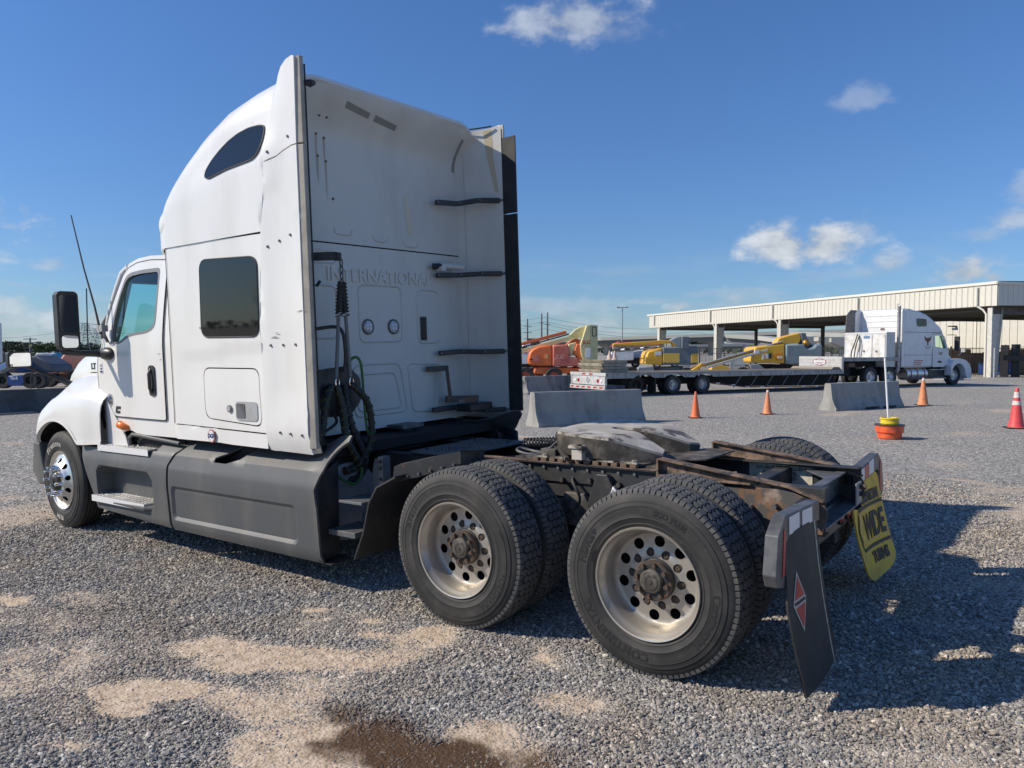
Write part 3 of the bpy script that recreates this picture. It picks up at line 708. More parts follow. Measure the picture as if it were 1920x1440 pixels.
# inner skin of the side extenders, level top edge
for s in (1, -1):
    def fi(x, z, s=s): t = (x+3.06)/.44; return (x, s*-(1.00+.165*t+.02*math.sin(PI*t)), z)
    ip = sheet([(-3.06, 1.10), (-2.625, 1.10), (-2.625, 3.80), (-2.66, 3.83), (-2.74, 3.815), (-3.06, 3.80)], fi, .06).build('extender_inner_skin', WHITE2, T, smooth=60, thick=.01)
    MB().tube([(-3.0, s*-1.01, 3.82), (-2.86, s*-1.05, 3.815), (-2.70, s*-1.12, 3.825)], .007, 6).build('top_stay_rod', BLACKP, T)
    if s == -1:
        sheet([(-2.80, 3.80), (-2.72, 3.80), (-2.70, 3.5), (-2.66, 3.2), (-2.70, 3.22), (-2.77, 3.55)], lambda x, z: (fi(x, z)[0], fi(x, z)[1]-.0065, z), .06).build('rust_run', mat('rust_tint', (.52, .44, .30), .7), T, thick=.001)
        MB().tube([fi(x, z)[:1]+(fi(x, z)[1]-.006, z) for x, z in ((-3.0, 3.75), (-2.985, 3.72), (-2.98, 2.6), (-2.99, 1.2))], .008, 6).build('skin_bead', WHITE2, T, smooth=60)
# road scuffs on the side panels
for (x, z, w, h) in ((-3.05, 1.87, .09, .008), (-3.0, 1.90, .05, .006), (-2.74, 2.05, .10, .007), (-4.0, 1.97, .02, .012), (-4.75, 1.77, .06, .006), (-4.72, 1.72, .04, .006)):
    yy = -1.2125 if x > -3.1 else (-1.2045 if x > -4.5 else ycab(x, z, .0245)-0)
    MB().prism_y([(x, z), (x+w*.5, z+h*1.6), (x+w, z+h), (x+w*.6, z+h*.2)], yy, yy-.0012).build('scuff_mark', mat('grey_scuff_%d' % int(-x*100+z*10), (.38, .37, .35), .7), T)
# lower end cap below the extender
for s in (1, -1):
    MB().loft([[(-3.11, s*-1.19, 1.13), (-2.665, s*-1.19, 1.10), (-2.60, s*-1.17, 1.10)], [(-3.10, s*-1.15, 1.02), (-2.70, s*-1.14, 1.015), (-2.655, s*-1.10, 1.02)]]).build('extender_foot', WHITE, T, smooth=50, thick=.012)

# ---------------- rear wall of the sleeper
XW = -3.05
def wallx(y, z):
    x = XW
    d = abs(y)-1.0
    if d > 0: x += .16*(d/.17)**2
    if z > 2.63:
        x -= .012
        x += .20*sstep(3.40, 3.84, z)**1.5
        x -= .02*sstep(3.30, 2.8, z)*sstep(.98, .7, abs(y))*0
    return x
W1 = [(-1.17, 1.08), (1.17, 1.08), (1.17, 2.618), (-1.17, 2.618)]
W2 = [(-1.17, 2.632), (1.17, 2.632), (1.17, 3.70), (.95, 3.785), (.4, 3.835), (-.4, 3.835), (-.95, 3.785), (-1.17, 3.70)]
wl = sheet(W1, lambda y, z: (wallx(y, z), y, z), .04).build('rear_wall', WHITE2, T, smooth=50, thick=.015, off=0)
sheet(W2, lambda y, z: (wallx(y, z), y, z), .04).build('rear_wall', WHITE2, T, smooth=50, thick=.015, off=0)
MB().box(XW-.02, XW-.01, -1.1, 1.1, 2.6, 2.65).build('wall_gap', SEAM, T)
# roof rear edge lip
secs = []
for i in range(25):
    y = -1.02+2.04*i/24; H = 3.85 if abs(y) < .82 else 3.55+math.sqrt(.30**2-(abs(y)-.82)**2)
    secs.append([(-3.12, y, H), (-2.93, y, H+.005), (-2.865, y, H-.005), (-2.855, y, H-.03), (-2.88, y, H-.05), (-2.93, y, H-.055)])
MB().loft(secs).build('roof_edge_lip', WHITE, T, smooth=50, thick=.008)
def bead(poly, r=.009, dx=.005, closed=True): return MB().tube([(wallx(y, z)+dx, y, z) for y, z in poly], r, 6, closed=closed)
def beads(name, *polys, r=.010):
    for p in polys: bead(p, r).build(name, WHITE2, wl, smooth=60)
beads('pressed_rib', rrect(-.33, .17, 1.82, 2.30, .06), rrect(.37, .66, 1.80, 2.28, .06), rrect(-1.0, -.57, 1.86, 2.28, .06), rrect(.50, .86, 2.40, 2.50, .045), rrect(-1.02, -.56, 2.46, 2.56, .045),
      roundpoly([(-.42, 1.20), (.20, 1.20), (.12, 1.63), (-.42, 1.63)], .07), roundpoly([(-.38, 1.24), (.13, 1.24), (.06, 1.55), (-.38, 1.55)], .06), roundpoly([(.27, 1.19), (.58, 1.17), (.66, 1.60), (.22, 1.62)], .05))
for a, b, c in ((-.55, -.36, 2.70), (-.13, .05, 2.68), (.24, .42, 2.66)):
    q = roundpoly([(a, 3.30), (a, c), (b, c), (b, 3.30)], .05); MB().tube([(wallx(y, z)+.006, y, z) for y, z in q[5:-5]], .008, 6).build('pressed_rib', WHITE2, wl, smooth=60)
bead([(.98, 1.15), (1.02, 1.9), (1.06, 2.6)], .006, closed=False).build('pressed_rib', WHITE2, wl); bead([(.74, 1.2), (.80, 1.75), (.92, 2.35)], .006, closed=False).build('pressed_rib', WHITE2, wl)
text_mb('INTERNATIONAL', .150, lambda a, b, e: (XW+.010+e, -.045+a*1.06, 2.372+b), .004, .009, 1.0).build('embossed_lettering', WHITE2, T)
for y in (-.24, .06):
    l = MB().lathe([(.066, 0), (.066, .010), (.058, .016), (.052, .010)], 28, 'x', (XW+.008, y, 1.95)).build('work_lamp', GREYM, T, smooth=40)
    m = MB().lathe([(.053, .010), (.045, .016), (.001, .018)], 24, 'x', (XW+.008, y, 1.95)); m.build('lens', LAMPW, l, smooth=50)
    for dy, dz in ((-.016, .016), (.016, .016), (-.016, -.016), (.016, -.016)): MB().lathe([(.013, 0), (.012, .004), (.001, .005)], 10, 'x', (XW+.025, y+dy, 1.95+dz)).build('led', RWHITE, l, smooth=40)
v = MB().box(XW+.008, XW+.022, .405, .480, 1.825, 2.04).build('air_vent', BLACKP, T, bevel=.006)
pieces('louvre', MB().box(XW+.02, XW+.028, .415, .470, 0, .010), [(0, 0, 1.842+k*.024) for k in range(8)], BLACKR, v)
GTAPE = mat('grey_tape_patch', (.26, .25, .23), .8)
for q in ([(-.50, 3.69), (-.23, 3.66), (-.23, 3.70), (-.50, 3.735)], [(-.17, 3.655), (.10, 3.63), (.10, 3.67), (-.17, 3.70)], [(.93, 3.42), (.965, 3.42), (.965, 3.70), (.93, 3.71)]):
    sheet(q, lambda y, z: (wallx(y, z)+.010, y, z), .05).build('tape_mark', GTAPE, T, thick=.002)
# drill holes with rust runs
for (y, z, L) in ((-.70, 3.47, .35), (-.62, 3.45, .25), (-.69, 3.30, .22), (-.61, 3.27, .30), (-.705, 3.60, .05), (-.63, 3.60, .05), (-.55, 2.98, .03), (.37, 2.42, .02)):
    q = [(y-.010, z), (y+.010, z), (y+.007, z-L*.5), (y+.002, z-L), (y-.004, z-L*.6)]
    if L > .1: sheet(q, lambda a, b: (wallx(a, b)+.0095, a, b), .03).build('rust_run', mat('rust_run_%d' % int(z*100+y*10), (.50, .44, .34), .8), T, thick=.001)
    MB().cyl((wallx(y, z)+.006, y, z), (wallx(y, z)+.013, y, z), .011, n=8).build('drill_hole', RUST, T)
sheet([(.26, 3.10), (.30, 3.12), (.36, 2.92), (.37, 2.78), (.31, 2.76), (.28, 2.92)], lambda a, b: (wallx(a, b)+.0095, a, b), .04).build('scuff_mark', mat('cream_scuff', (.66, .60, .47), .6), T, thick=.001)
# fairing support brackets, far side
def bracket(z, y0, x1, z1, par=T):
    pts = [(XW+.06, y0, z), (-2.94, y0+.25, z+.01), (-2.80, 1.00, z1), (-2.66, 1.16, z1)]
    mb = MB()
    for a, b in zip(pts, pts[1:]): mb.bar(a, b, .05, .045)
    o = mb.build('extender_bracket', BLACKP, par, bevel=.008)
    for (x, y, zz) in pts: MB().cyl((x+.02, y, zz), (x+.035, y-.01, zz), .012, n=6).build('bracket_bolt', GREYM, o)
bracket(3.09, .62, 0, 3.13); bracket(2.42, .60, 0, 2.44); bracket(1.70, .60, 0, 1.70); bracket(1.18, .48, 0, 1.14)
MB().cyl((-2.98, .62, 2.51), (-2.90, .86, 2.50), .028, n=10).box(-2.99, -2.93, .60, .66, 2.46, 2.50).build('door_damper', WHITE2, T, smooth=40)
MB().cyl((-3.0, .56, 2.50), (-2.96, .63, 2.51), .03, .02, 8).build('damper_end', BLACKP, T, smooth=40)
zb = MB().bar((XW+.05, .43, 1.56), (-2.95, .66, 1.56), .03, .05).bar((-2.95, .64, 1.58), (-2.93, .66, 1.28), .05, .03).bar((-2.95, .62, 1.27), (-2.80, .90, 1.26), .06, .06)
zb.build('tie_bar', RUST2, T, bevel=.005)
MB().box(-2.92, -2.74, .72, 1.05, 1.15, 1.22).build('bracket_box', BLACKP, T, bevel=.01)
# ---------------- hood and front fender
HH = [(-7.66, 1.10), (-7.58, 1.28), (-7.48, 1.47), (-7.36, 1.62), (-7.2, 1.74), (-6.97, 1.825), (-6.6, 1.885), (-6.36, 1.905), (-5.98, 1.90)]
HW = [(-7.66, .30), (-7.58, .50), (-7.48, .64), (-7.36, .74), (-7.2, .81), (-6.97, .86), (-6.6, .90), (-6.3, .94), (-5.98, 1.035)]
secs = []
for i in range(34):
    t = i/33; x = -7.66+1.68*(1-(1-t)**1.0) if i else -7.66
    H, w = interp(x, HH), interp(x, HW); r = min(.26, (H-.8)*.5); zc = H-r-.03; half = []
    for k in range(7): half.append((x, -(w+.05*(1-k/6)**2), .80+(zc-.80)*k/6))
    for k in range(1, 8):
        a = PI/2*k/7; half.append((x, -(w-r+r*math.cos(a)), zc+r*math.sin(a)))
    for q in (.3, .65): half.append((x, -(w-r)*(1-q), H-.03+.03*q))
    secs.append(half+[(x, 0, H+.005)]+[(p[0], -p[1], p[2]) for p in reversed(half)])
hood = MB().loft(secs).build('hood', WHITE, T, smooth=50, thick=.012, off=0)
MB().prism_x([(-.32, .82), (.32, .82), (.30, 1.18), (-.30, 1.18)], -7.68, -7.60).build('grille', BLACKP, T, bevel=.01)
ZF = [(-7.32, .90), (-7.27, 1.04), (-7.2, 1.13), (-7.08, 1.23), (-6.92, 1.31), (-6.7, 1.375), (-6.4, 1.415), (-6.1, 1.42), (-5.9, 1.40), (-5.78, 1.37)]
def arch(x, r=.615, c=-6.70):
    d = abs(x-c); return .50+math.sqrt(r*r-d*d) if d < r else .5
for s in (1, -1):
    secs = []; n = 46
    for i in range(n+1):
        x = -7.325+(7.325-5.78)*i/n; zf = interp(x, ZF); zb = max(.872 if x < -6.7 else .90+.02*sstep(-6.2, -5.8, x), arch(x)); zb = min(zb, zf-.01)
        yo = 1.212-.10*sstep(-7.10, -7.33, x)-.02*sstep(-6.2, -5.8, x); h = zf-zb
        lift = .17*sstep(-7.25, -6.7, x)
        pr = [(-.80, zf+lift-.01), (-.90, zf+lift), (-.98, zf+lift*.86), (-yo+.15, zf+lift*.42), (-yo+.09, zf+.012), (-yo+.045, zf-.03), (-yo+.018, zf-.085), (-yo+.006, zf-.15)]
        pr = [(y, max(z, zb+.004*(8-k))) for k, (y, z) in enumerate(pr)]
        zl = pr[-1][1]
        pr += [(-yo, zl+(zb+.05-zl)*.5), (-yo, zb+.05*min(1, h)), (-yo-.006, zb+.03), (-yo-.006, zb)]
        pr += [(-yo+.03, zb-.004)]
        secs.append([(x, s*y, z) for y, z in pr])
    MB().loft(secs).build('front_fender', WHITE, T, smooth=40, thick=.01, off=0)
    # wheel house liner
    ar = [(-6.70+.66*math.cos(a), .50+.64*math.sin(a)) for a in [PI*i/16 for i in range(17)]]
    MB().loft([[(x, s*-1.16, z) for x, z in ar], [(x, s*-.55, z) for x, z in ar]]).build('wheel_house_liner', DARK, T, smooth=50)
    MB().prism_y([(-7.34, .87), (-7.20, .86), (-7.14, .62), (-7.05, .42), (-7.26, .40), (-7.40, .55)], s*1.17, s*.9).build('bumper_end', GREYP, T, bevel=.02)
    # recess with vent and cowl panel behind the fender
    sheet([(-6.10, 1.42), (-5.88, 1.42), (-5.72, 1.30), (-5.44, 1.0), (-5.40, .89), (-6.10, .89)], lambda x, z, s=s: (x, s*(-1.115+.05*sstep(-5.75, -5.95, x)), z), .06).build('cowl_panel', WHITE, T, smooth=50, thick=.015, off=0)
    MB().prism_y([(-6.02, 1.33), (-5.945, 1.345), (-5.84, 1.09), (-5.90, 1.05)], s*-1.10, s*-1.075).build('side_vent', BLACKP, T, bevel=.006)
MB().loft([[(-7.40, -1.02, z) for z in (.42, .60, .86)], [(-7.62, -.70, z) for z in (.40, .60, .86)], [(-7.74, 0, z) for z in (.40, .60, .86)], [(-7.62, .70, z) for z in (.40, .60, .86)], [(-7.40, 1.02, z) for z in (.42, .60, .86)]]).build('bumper', GREYP, T, smooth=50, thick=.03)
def hoodtext(s_, size, x, z, m, y, bold=.002, name='badge'): return text_mb(s_, size, lambda a, b, e: (x+a, y-e, z+b), bold, .003).build(name, m, T)
hoodtext('LT', .085, -6.18, 1.665, INK, -1.030, .004, 'model_badge'); MB().box(-6.24, -6.12, -1.034, -1.028, 1.600, 1.610).build('badge_underline', INK, T)
text_mb('07', .040, lambda a, b, e: (-6.09+a, -1.045-e, 1.79+b), .0015, .001).build('unit_number', REDP, T)
# mirrors
for s in (1, -1):
    mh = sheet(rrect(-.095, .095, -.27, .27, .045), lambda a, b: (-5.76+.01, s*(-1.452)+a, 2.105+b), .1).build('mirror_housing', BLACKP, T, thick=.085, off=-1, bevel=.015, smooth=40)
    sheet(rrect(-.078, .078, -.11, .235, .03), lambda a, b: (-5.705, s*-1.452+a, 2.105+b), .1).build('mirror_glass', mat('dark_mirror_view%d' % s, (.035, .045, .055), .06, .0, spec=.8), mh, thick=.006)
    sheet(rrect(-.072, .072, -.25, -.135, .03), lambda a, b: (-5.703, s*-1.452+a, 2.105+b), .1).build('mirror_glass', MIRROR, mh, thick=.006)
    MB().tube([(-5.78, s*-1.06, 1.79), (-5.79, s*-1.20, 1.795), (-5.80, s*-1.36, 1.80), (-5.80, s*-1.47, 1.82), (-5.80, s*-1.50, 1.88)], [.045, .032, .028, .03, .03], 8).build('mirror_arm', BLACKP, T, smooth=50)
    MB().sphere((-5.70, s*-1.12, 1.79), .1, 10, (1.35, .55, .62)).build('mirror_arm_base', BLACKP, T, smooth=50)
    hm = sheet(rrect(-.115, .115, -.085, .085, .03), lambda a, b: (-7.20, s*-1.31+a, 1.755+b), .1).build('hood_mirror', BLACKP, T, thick=.06, bevel=.012, smooth=40)
    sheet(rrect(-.100, .100, -.070, .070, .02), lambda a, b: (-7.166+.15*a*0, s*-1.31+a, 1.755+b), .1).build('mirror_glass', MIRROR, hm, thick=.004)
    MB().tube([(-7.20, s*-1.24, 1.68), (-7.12, s*-1.12, 1.61), (-7.05, s*-.98, 1.53), (-7.03, s*-.86, 1.46)], [.018, .018, .024, .04], 8).build('hood_mirror_arm', BLACKP, T, smooth=50)
# antennas
MB().tube([(-5.66, -1.13, 1.90), (-5.66, -1.18, 2.02)], .016, 8).box(-5.72, -5.62, -1.20, -1.14, 2.0, 2.06).build('antenna_bracket', ALUD, T)
MB().tube([(-5.66, -1.19, 1.98), (-5.75, -1.19, 2.24), (-5.90, -1.2, 2.62), (-6.09, -1.2, 3.14)], [.013, .010, .008, .006], 6).build('whip_antenna', BLACKR, T)
MB().tube([(-5.91, -1.2, 1.84), (-5.87, -1.2, 2.42)], .006, 6).build('antenna_rod', BLACKR, T)
MB().tube([(-5.68, -1.19, 2.0), (-5.63, -1.2, 1.95), (-5.60, -1.17, 1.93), (-5.62, -1.13, 1.88)], .005, 5).build('antenna_cable', BLACKR, T)

# ---------------- side skirts
def skirt_y(z, top):
    return -interp(z, [(.18, 1.13), (.235, 1.175), (.29, 1.195), (.62, 1.205), (.70, 1.205), (.7755, 1.200), (.886, 1.165), (.96, 1.09), (1.00, 1.02), (1.04, .93)])
REC = rrect(-4.50, -2.80, .30, .655, .06, 5)
def recf(x, z):
    # rounded-rectangle recess depth
    r = .06; dx = max(-4.548+r-x, x+2.842+r, 0); dz = max(.327+r-z, z-.633+r, 0); d = math.hypot(dx, dz)-r
    if dx == 0 and dz == 0: d = max(-4.548-x, x+2.842, .327-z, z-.633)
    return .018*min(1, max(0, -d/.028))
def R2(p):  # rear skirt surface
    x, z = p
    y = skirt_y(z, 0)+recf(x, z)
    return y
def zb(x): return .245-.01*(x+4.6)/2
SK2 = [(-4.565, .242), (-2.605, .225), (-2.615, .62), (-2.64, .76), (-2.60, .86), (-2.55, .93), (-2.47, .985), (-2.40, 1.02), (-2.40, 1.045), (-3.42, 1.045), (-3.50, .975), (-3.60, .905), (-3.76, .868), (-3.93, .868), (-3.93, .90), (-3.82, .935), (-3.70, 1.0), (-3.68, 1.045), (-4.32, 1.045), (-4.50, .90), (-4.575, .80), (-4.585, .6)]
for s in (1, -1):
    def f2(x, z, s=s):
        y = skirt_y(z, 0)+recf(x, z)
        zz = z
        if z > .885:
            k = sstep(-2.85, -2.42, x); zz = z+k*.10*(z-.885)/.16; y += k*(-.10)*(z-.885)/.16
        if z > .885: y2 = y; 
        return (x, s*y, zz)
    LN = [[(-4.57, .7755), (-2.66, .7755)], [(-4.54, .886), (-4.0, .886)], [(-3.5, .886), (-2.60, .886)]]
    ra = rrect(-4.572, -2.818, .303, .657, .06, 5); rb = rrect(-4.545, -2.845, .330, .630, .045, 5)
    LN += [rrect(-4.548, -2.842, .327, .633, .05, 5), rrect(-4.52, -2.87, .355, .605, .04, 5)]
    LN[2:4] = [LN[2], LN[3]+[LN[3][0]]]; LN[4] = LN[4]+[LN[4][0]]
    sheet(SK2, f2, .03, lines=LN).build('rear_skirt', GREYP, T, smooth=16, thick=.018)
    # front skirt with step pocket
    PK = (-5.88, -4.86, .385, .705)
    def pocket(x, z):
        x0 = PK[0]; r = .10
        dx = max(x0+r-x, x-(PK[1]-r), 0); dz = max(PK[2]+r-z, z-(PK[3]-r), 0)
        d = math.hypot(dx, dz)-r
        if dx == 0 and dz == 0: d = -r
        return sstep(.006, -.02, d)
    def f1(x, z, s=s):
        y = skirt_y(z, 0)+.16*pocket(x, z)
        y += .02*sstep(-5.75, -6.2, x)
        return (x, s*y, z)
    SK1 = [(-5.90, .300), (-4.605, .246), (-4.62, .62), (-4.61, .80), (-4.545, .90), (-4.36, 1.03), (-4.80, 1.03), (-4.85, .90), (-5.80, .885), (-6.24, .875), (-6.12, .64)]
    sheet(SK1, f1, .026).build('front_skirt', GREYP, T, smooth=30, thick=.014)
    for nm, x0, x1, z, yin, yout in (('upper_step', -5.84, -4.86, .905, -.97, -1.195), ('lower_step', -5.93, -4.90, .415, -1.02, -1.235)):
        xx = [(x0, s*yin), (x1-.0, s*yin), (x1-.06, s*yout), (x0+.0, s*yout)]
        if s == -1: xx = xx[::-1]
        st = MB().prism_z(xx, z, z+.012).build(nm, ALUD, T)
        MB().prism_z([(x0, s*yout), (x1-.06, s*yout), (x1-.06, s*(yout-.004)), (x0, s*(yout-.004))], z-.045, z+.013).build('step_edge', mat('worn_bright_edge_%s%d' % (nm[0], s), (.80, .80, .79), .45, .2), st)
        if s == 1:
            mb = MB()
            for ix in range(15):
                for iy in range(4):
                    cx = x0+.07+ix*(x1-x0-.19)/14+(.02 if iy % 2 else 0); cyy = yin-.025-iy*.05*(abs(yout-yin)/.22)
                    mb.lathe([(.010, .0125), (.014, .017), (.019, .0125)], 8, 'z', (cx, cyy, z))
            mb.build('grip_teeth', ALUD, st)
            mb = MB()
            for ix in range(15):
                for iy in range(4):
                    cx = x0+.07+ix*(x1-x0-.19)/14+(.02 if iy % 2 else 0); cyy = yin-.025-iy*.05*(abs(yout-yin)/.22)
                    mb.cyl((cx, cyy, z+.010), (cx, cyy, z+.0135), .0095, n=8)
            mb.build('grip_holes', DARK, st)
    MB().prism_z([(-5.96, s*-1.0), (-4.90, s*-1.0), (-4.83, s*-1.09), (-4.86, s*-1.19), (-4.96, s*-1.245), (-5.88, s*-1.235), (-5.95, s*-1.18)][::1 if s == 1 else -1], .36, .414).build('step_ledge', GREYP, T, bevel=.02)
    sheet([(-5.56, .0), (-4.74, 0), (-4.66, .24), (-5.36, .24)], lambda a, b, s=s: (a, s*(-.985+b*.75), .925+b*.40), .1).build('step_top_mat', GREYP, T, thick=.012, bevel=.01)
    MB().box(-6.0, -5.95, s*-1.03, s*-.98, .26, .85).box(-4.7, -2.66, s*-1.03, s*-.98, .26, .98).box(-6.0, -4.6, s*-.99, s*-.96, .26, .90).build('skirt_backing', DARK, T)  # black boxes added behind the skirts to block light
    MB().box(-2.70, -2.52, s*-1.17, s*-.95, .215, .225).build('skirt_foot', BLACKP, T)
    MB().prism_x([(s*-1.19, .23), (s*-1.00, .25), (s*-.98, .95), (s*-1.15, .86), (s*-1.19, .76)][::1 if s == 1 else -1], -2.64, -2.625).build('skirt_end', BLACKP, T, bevel=.004)
MB().cyl((-4.4, -.80, .60), (-2.72, -.80, .60), .30, n=32).build('fuel_tank', ALUD, T, smooth=50)
MB().cyl((-4.4, .80, .60), (-2.72, .80, .60), .30, n=32).build('fuel_tank', ALUD, T, smooth=50)
# sticker on the sill
def sl_plate(poly, m, off, par=T, nm='sticker'): return sheet(poly, lambda x, z: (x, yslp(x, z, off), z), .3).build(nm, m, par, thick=.002)
oc = [(-3.885+.052*math.cos(PI/8+k*PI/4), 1.095+.058*math.sin(PI/8+k*PI/4)) for k in range(8)]
st = sl_plate(oc, REDP, .012, nm='octagon_sticker'); sl_plate([(-3.885+(x+3.885)*.85, 1.095+(z-1.095)*.85) for x, z in oc], RWHITE, .0145, st, 'sticker_field')
text_mb('DGF', .048, lambda a, b, e: (-3.885+a, -1.2165-e, 1.095+b), .002, .001).build('sticker_letters', NAVY, st)

# ---------------- chassis frame
def channel(y, x0, x1, z0, z1, s, m=FRAME, w=.085, t=.010, name='frame_rail'):
    """C channel opening inwards; s = side of the web"""
    mb = MB().box(x0, x1, y-t*s if s > 0 else y, y if s > 0 else y+t, z0, z1)
    ya, yb = (y-w, y) if s > 0 else (y, y+w)
    mb.box(x0, x1, ya, yb, z1, z1+.008).box(x0, x1, ya, yb, z0-.008, z0)
    return mb.build(name, m, T, bevel=.002)
channel(-.43, -7.0, .70, .675, .925, -1); channel(.43, -7.0, .70, .675, .925, 1)
for s in (1, -1):
    # rusty guide ramps on the rail ends: tapered web plus top flange
    web = [(-.275, .935), (.52, .885), (.52, .935), (-.275, 1.040)]
    rp = MB().prism_y([(-.275, .94), (.50, .90), (.50, .925), (-.275, 1.035)], s*-.437, s*-.430)
    rp.prism_y([(-.285, 1.035), (-.275, 1.045), (.515, .940), (.70, .872), (.70, .860), (.51, .928)], s*-.475, s*-.405)
    rp.prism_y([(-.285, .935), (-.275, .945), (.30, .935), (.30, .925)], s*-.475, s*-.405)
    rp.box(-.285, -.272, s*-.475 if s > 0 else .405, s*-.405 if s > 0 else .475, .935, 1.04)
    rp.build('guide_ramp', RUST, T, bevel=.003)
    MB().prism_y([(-.27, .92), (.10, .905), (.10, .69), (.03, .69), (-.27, .80)], s*-.446, s*-.440).build('rusty_rail_plate', RUST, T)
    MB().prism_y([(.105, .905), (.50, .915), (.70, .85), (.72, .80), (.69, .68), (.105, .68)], s*-.452, s*-.440).build('rail_end_plate', RUST2, T, bevel=.003)
    pieces('plate_bolt', MB().cyl((0, s*-.45, 0), (0, s*-.495, 0), .015, n=6), [(x, 0, z) for x, z in ((.15, .86), (.30, .80), (.44, .82), (.58, .80), (.28, .73), (.50, .73), (.18, .75))], GREYM, T)
    pieces('flange_bolt', MB().cyl((0, s*-.445, 0), (0, s*-.462, 0), .010, n=8), [(-1.25+k*.115, 0, .93) for k in range(8)], GREYM, T)
    pieces('frame_bolt', MB().cyl((0, s*-.43, 0), (0, s*-.48, 0), .017, n=6), [(-1.2+k*.215, 0, .865-.012*(k % 2)) for k in range(5)], FRAME, T)
    # outer angle under the fifth wheel
    MB().box(-1.45, -.29, s*-.448 if s > 0 else .438, s*-.438 if s > 0 else .448, .835, .955).box(-1.45, -.29, s*-.475 if s > 0 else .40, s*-.40 if s > 0 else .475, .955, .965).build('mounting_angle', FRAME, T, bevel=.002)
    MB().box(-1.9, -.29, s*-.478 if s > 0 else .40, s*-.40 if s > 0 else .478, .9655, .9685).build('rusty_flange_top', RUST, T)
    pieces('rack_tooth', MB().box(-.021, .021, s*-.465 if s > 0 else .425, s*-.425 if s > 0 else .465, .969, .995), [(-1.20+k*.068, 0, 0) for k in range(12)], RUST, T)
    pieces('rack_bridge', MB().box(-.06, .06, s*-.463 if s > 0 else .427, s*-.427 if s > 0 else .463, .993, 1.004), [(-1.165+k*.17, 0, 0) for k in range(5)], GREASE, T)
    pieces('rack_nut', MB().cyl((0, s*-.445, 1.003), (0, s*-.445, 1.018), .017, n=6), [(-1.13+k*.17, 0, 0) for k in range(5)], GREASE, T)
    # suspension hanger, spring saddle, air bags
    sa = MB().prism_y([(-.78, .70), (-.70, .92), (-.62, .92), (-.56, .80), (-.50, .74), (-.42, .84), (-.34, .84), (-.30, .70), (-.40, .60), (-.66, .58)], s*-.455, s*-.50)
    sa.build('suspension_hanger', FRAME, T, bevel=.008)
    MB().prism_y([(-.585, .80), (-.56, .86), (-.50, .80), (-.44, .74), (-.40, .80), (-.36, .84), (-.30, .83), (-.36, .72), (-.50, .66), (-.59, .70)], s*-.50, s*-.54).build('bright_torque_bracket', ALUD, T, bevel=.01, smooth=40)
    for x in (-1.32, 0):
        MB().lathe([(.10, .56), (.135, .60), (.145, .66), (.13, .70), (.10, .72)], 20, 'z', (x+.30, s*-.35, 0), caps=True).build('air_spring', BLACKR, T, smooth=50)
        MB().box(x-.1, x+.55, s*-.50 if s > 0 else .38, s*-.38 if s > 0 else .50, .42, .52).build('axle_seat_beam', FRAME, T, bevel=.01)
        MB().cyl((x+.12, s*-.62, .30), (x+.02, s*-.46, .85), .035, n=10).build('shock_absorber', BLACKR, T, smooth=40)
for x in (-1.32, 0):
    MB().cyl((x, -.95, .5), (x, .95, .5), .065, n=16).sphere((x, 0, .5), .24, 12, (1, .75, 1)).build('drive_axle', FRAME, T, smooth=50)
    MB().cyl((x+.10, -.60, .5), (x+.10, .60, .5), .10, n=16).build('brake_chambers', GREYM, T, smooth=50)
MB().cyl((-6.66, -1.0, .5), (-6.66, 1.0, .5), .06, n=12).build('front_axle', FRAME, T)
MB().cyl((-4.5, 0, .62), (-1.5, 0, .52), .05, n=12).build('drive_shaft', FRAME, T, smooth=50)
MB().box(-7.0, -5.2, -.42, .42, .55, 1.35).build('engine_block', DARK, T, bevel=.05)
for x, z0, z1 in ((-2.9, .68, .92), (-1.55, .70, .90), (-.55, .70, .93), (.22, .70, .90)):
    MB().box(x-.05, x+.05, -.42, .42, z0, z1).build('crossmember', FRAME, T, bevel=.01)
# rear crossmember with gussets
cm = MB().box(.56, .70, -.42, .42, .70, .71).box(.56, .565, -.42, .42, .70, .90).prism_z([(.56, -.42), (.40, -.42), (.56, -.20)], .885, .895).prism_z([(.56, .42), (.34, .42), (.56, .12)], .885, .895).box(.56, .62, -.42, .42, .89, .90)
cm.build('rear_crossmember', GREYM, T, bevel=.003)
MB().prism_x([(-.33, .88), (-.10, .88), (.06, .80), (.06, .72), (-.33, .72)], .50, .56).build('closing_bracket', FRAME, T, bevel=.01)
MB().box(.69, .70, .30, .43, .70, .84).build('end_plate', ALUD, T, bevel=.003)
pieces('end_bolt', MB().cyl((.70, .385, 0), (.735, .385, 0), .017, n=6), [(0, 0, .765), (0, 0, .81)], RUST, T)
# notice plate on the far rail web
lb = sheet([(-.02, .80), (.40, .785), (.40, .90), (-.02, .915)], lambda x, z: (x, .417, z), .3).build('frame_notice', STICK, T, thick=.002)
for k, t_ in enumerate(('DO NOT DRILL HOLES', 'IN OR WELD TO', 'FRAME FLANGES-')):
    text_mb(t_, .030, lambda a, b, e: (.185+a, .414-e, .885-k*.033+b), .0006, .0006).build('notice_text', INK, lb)
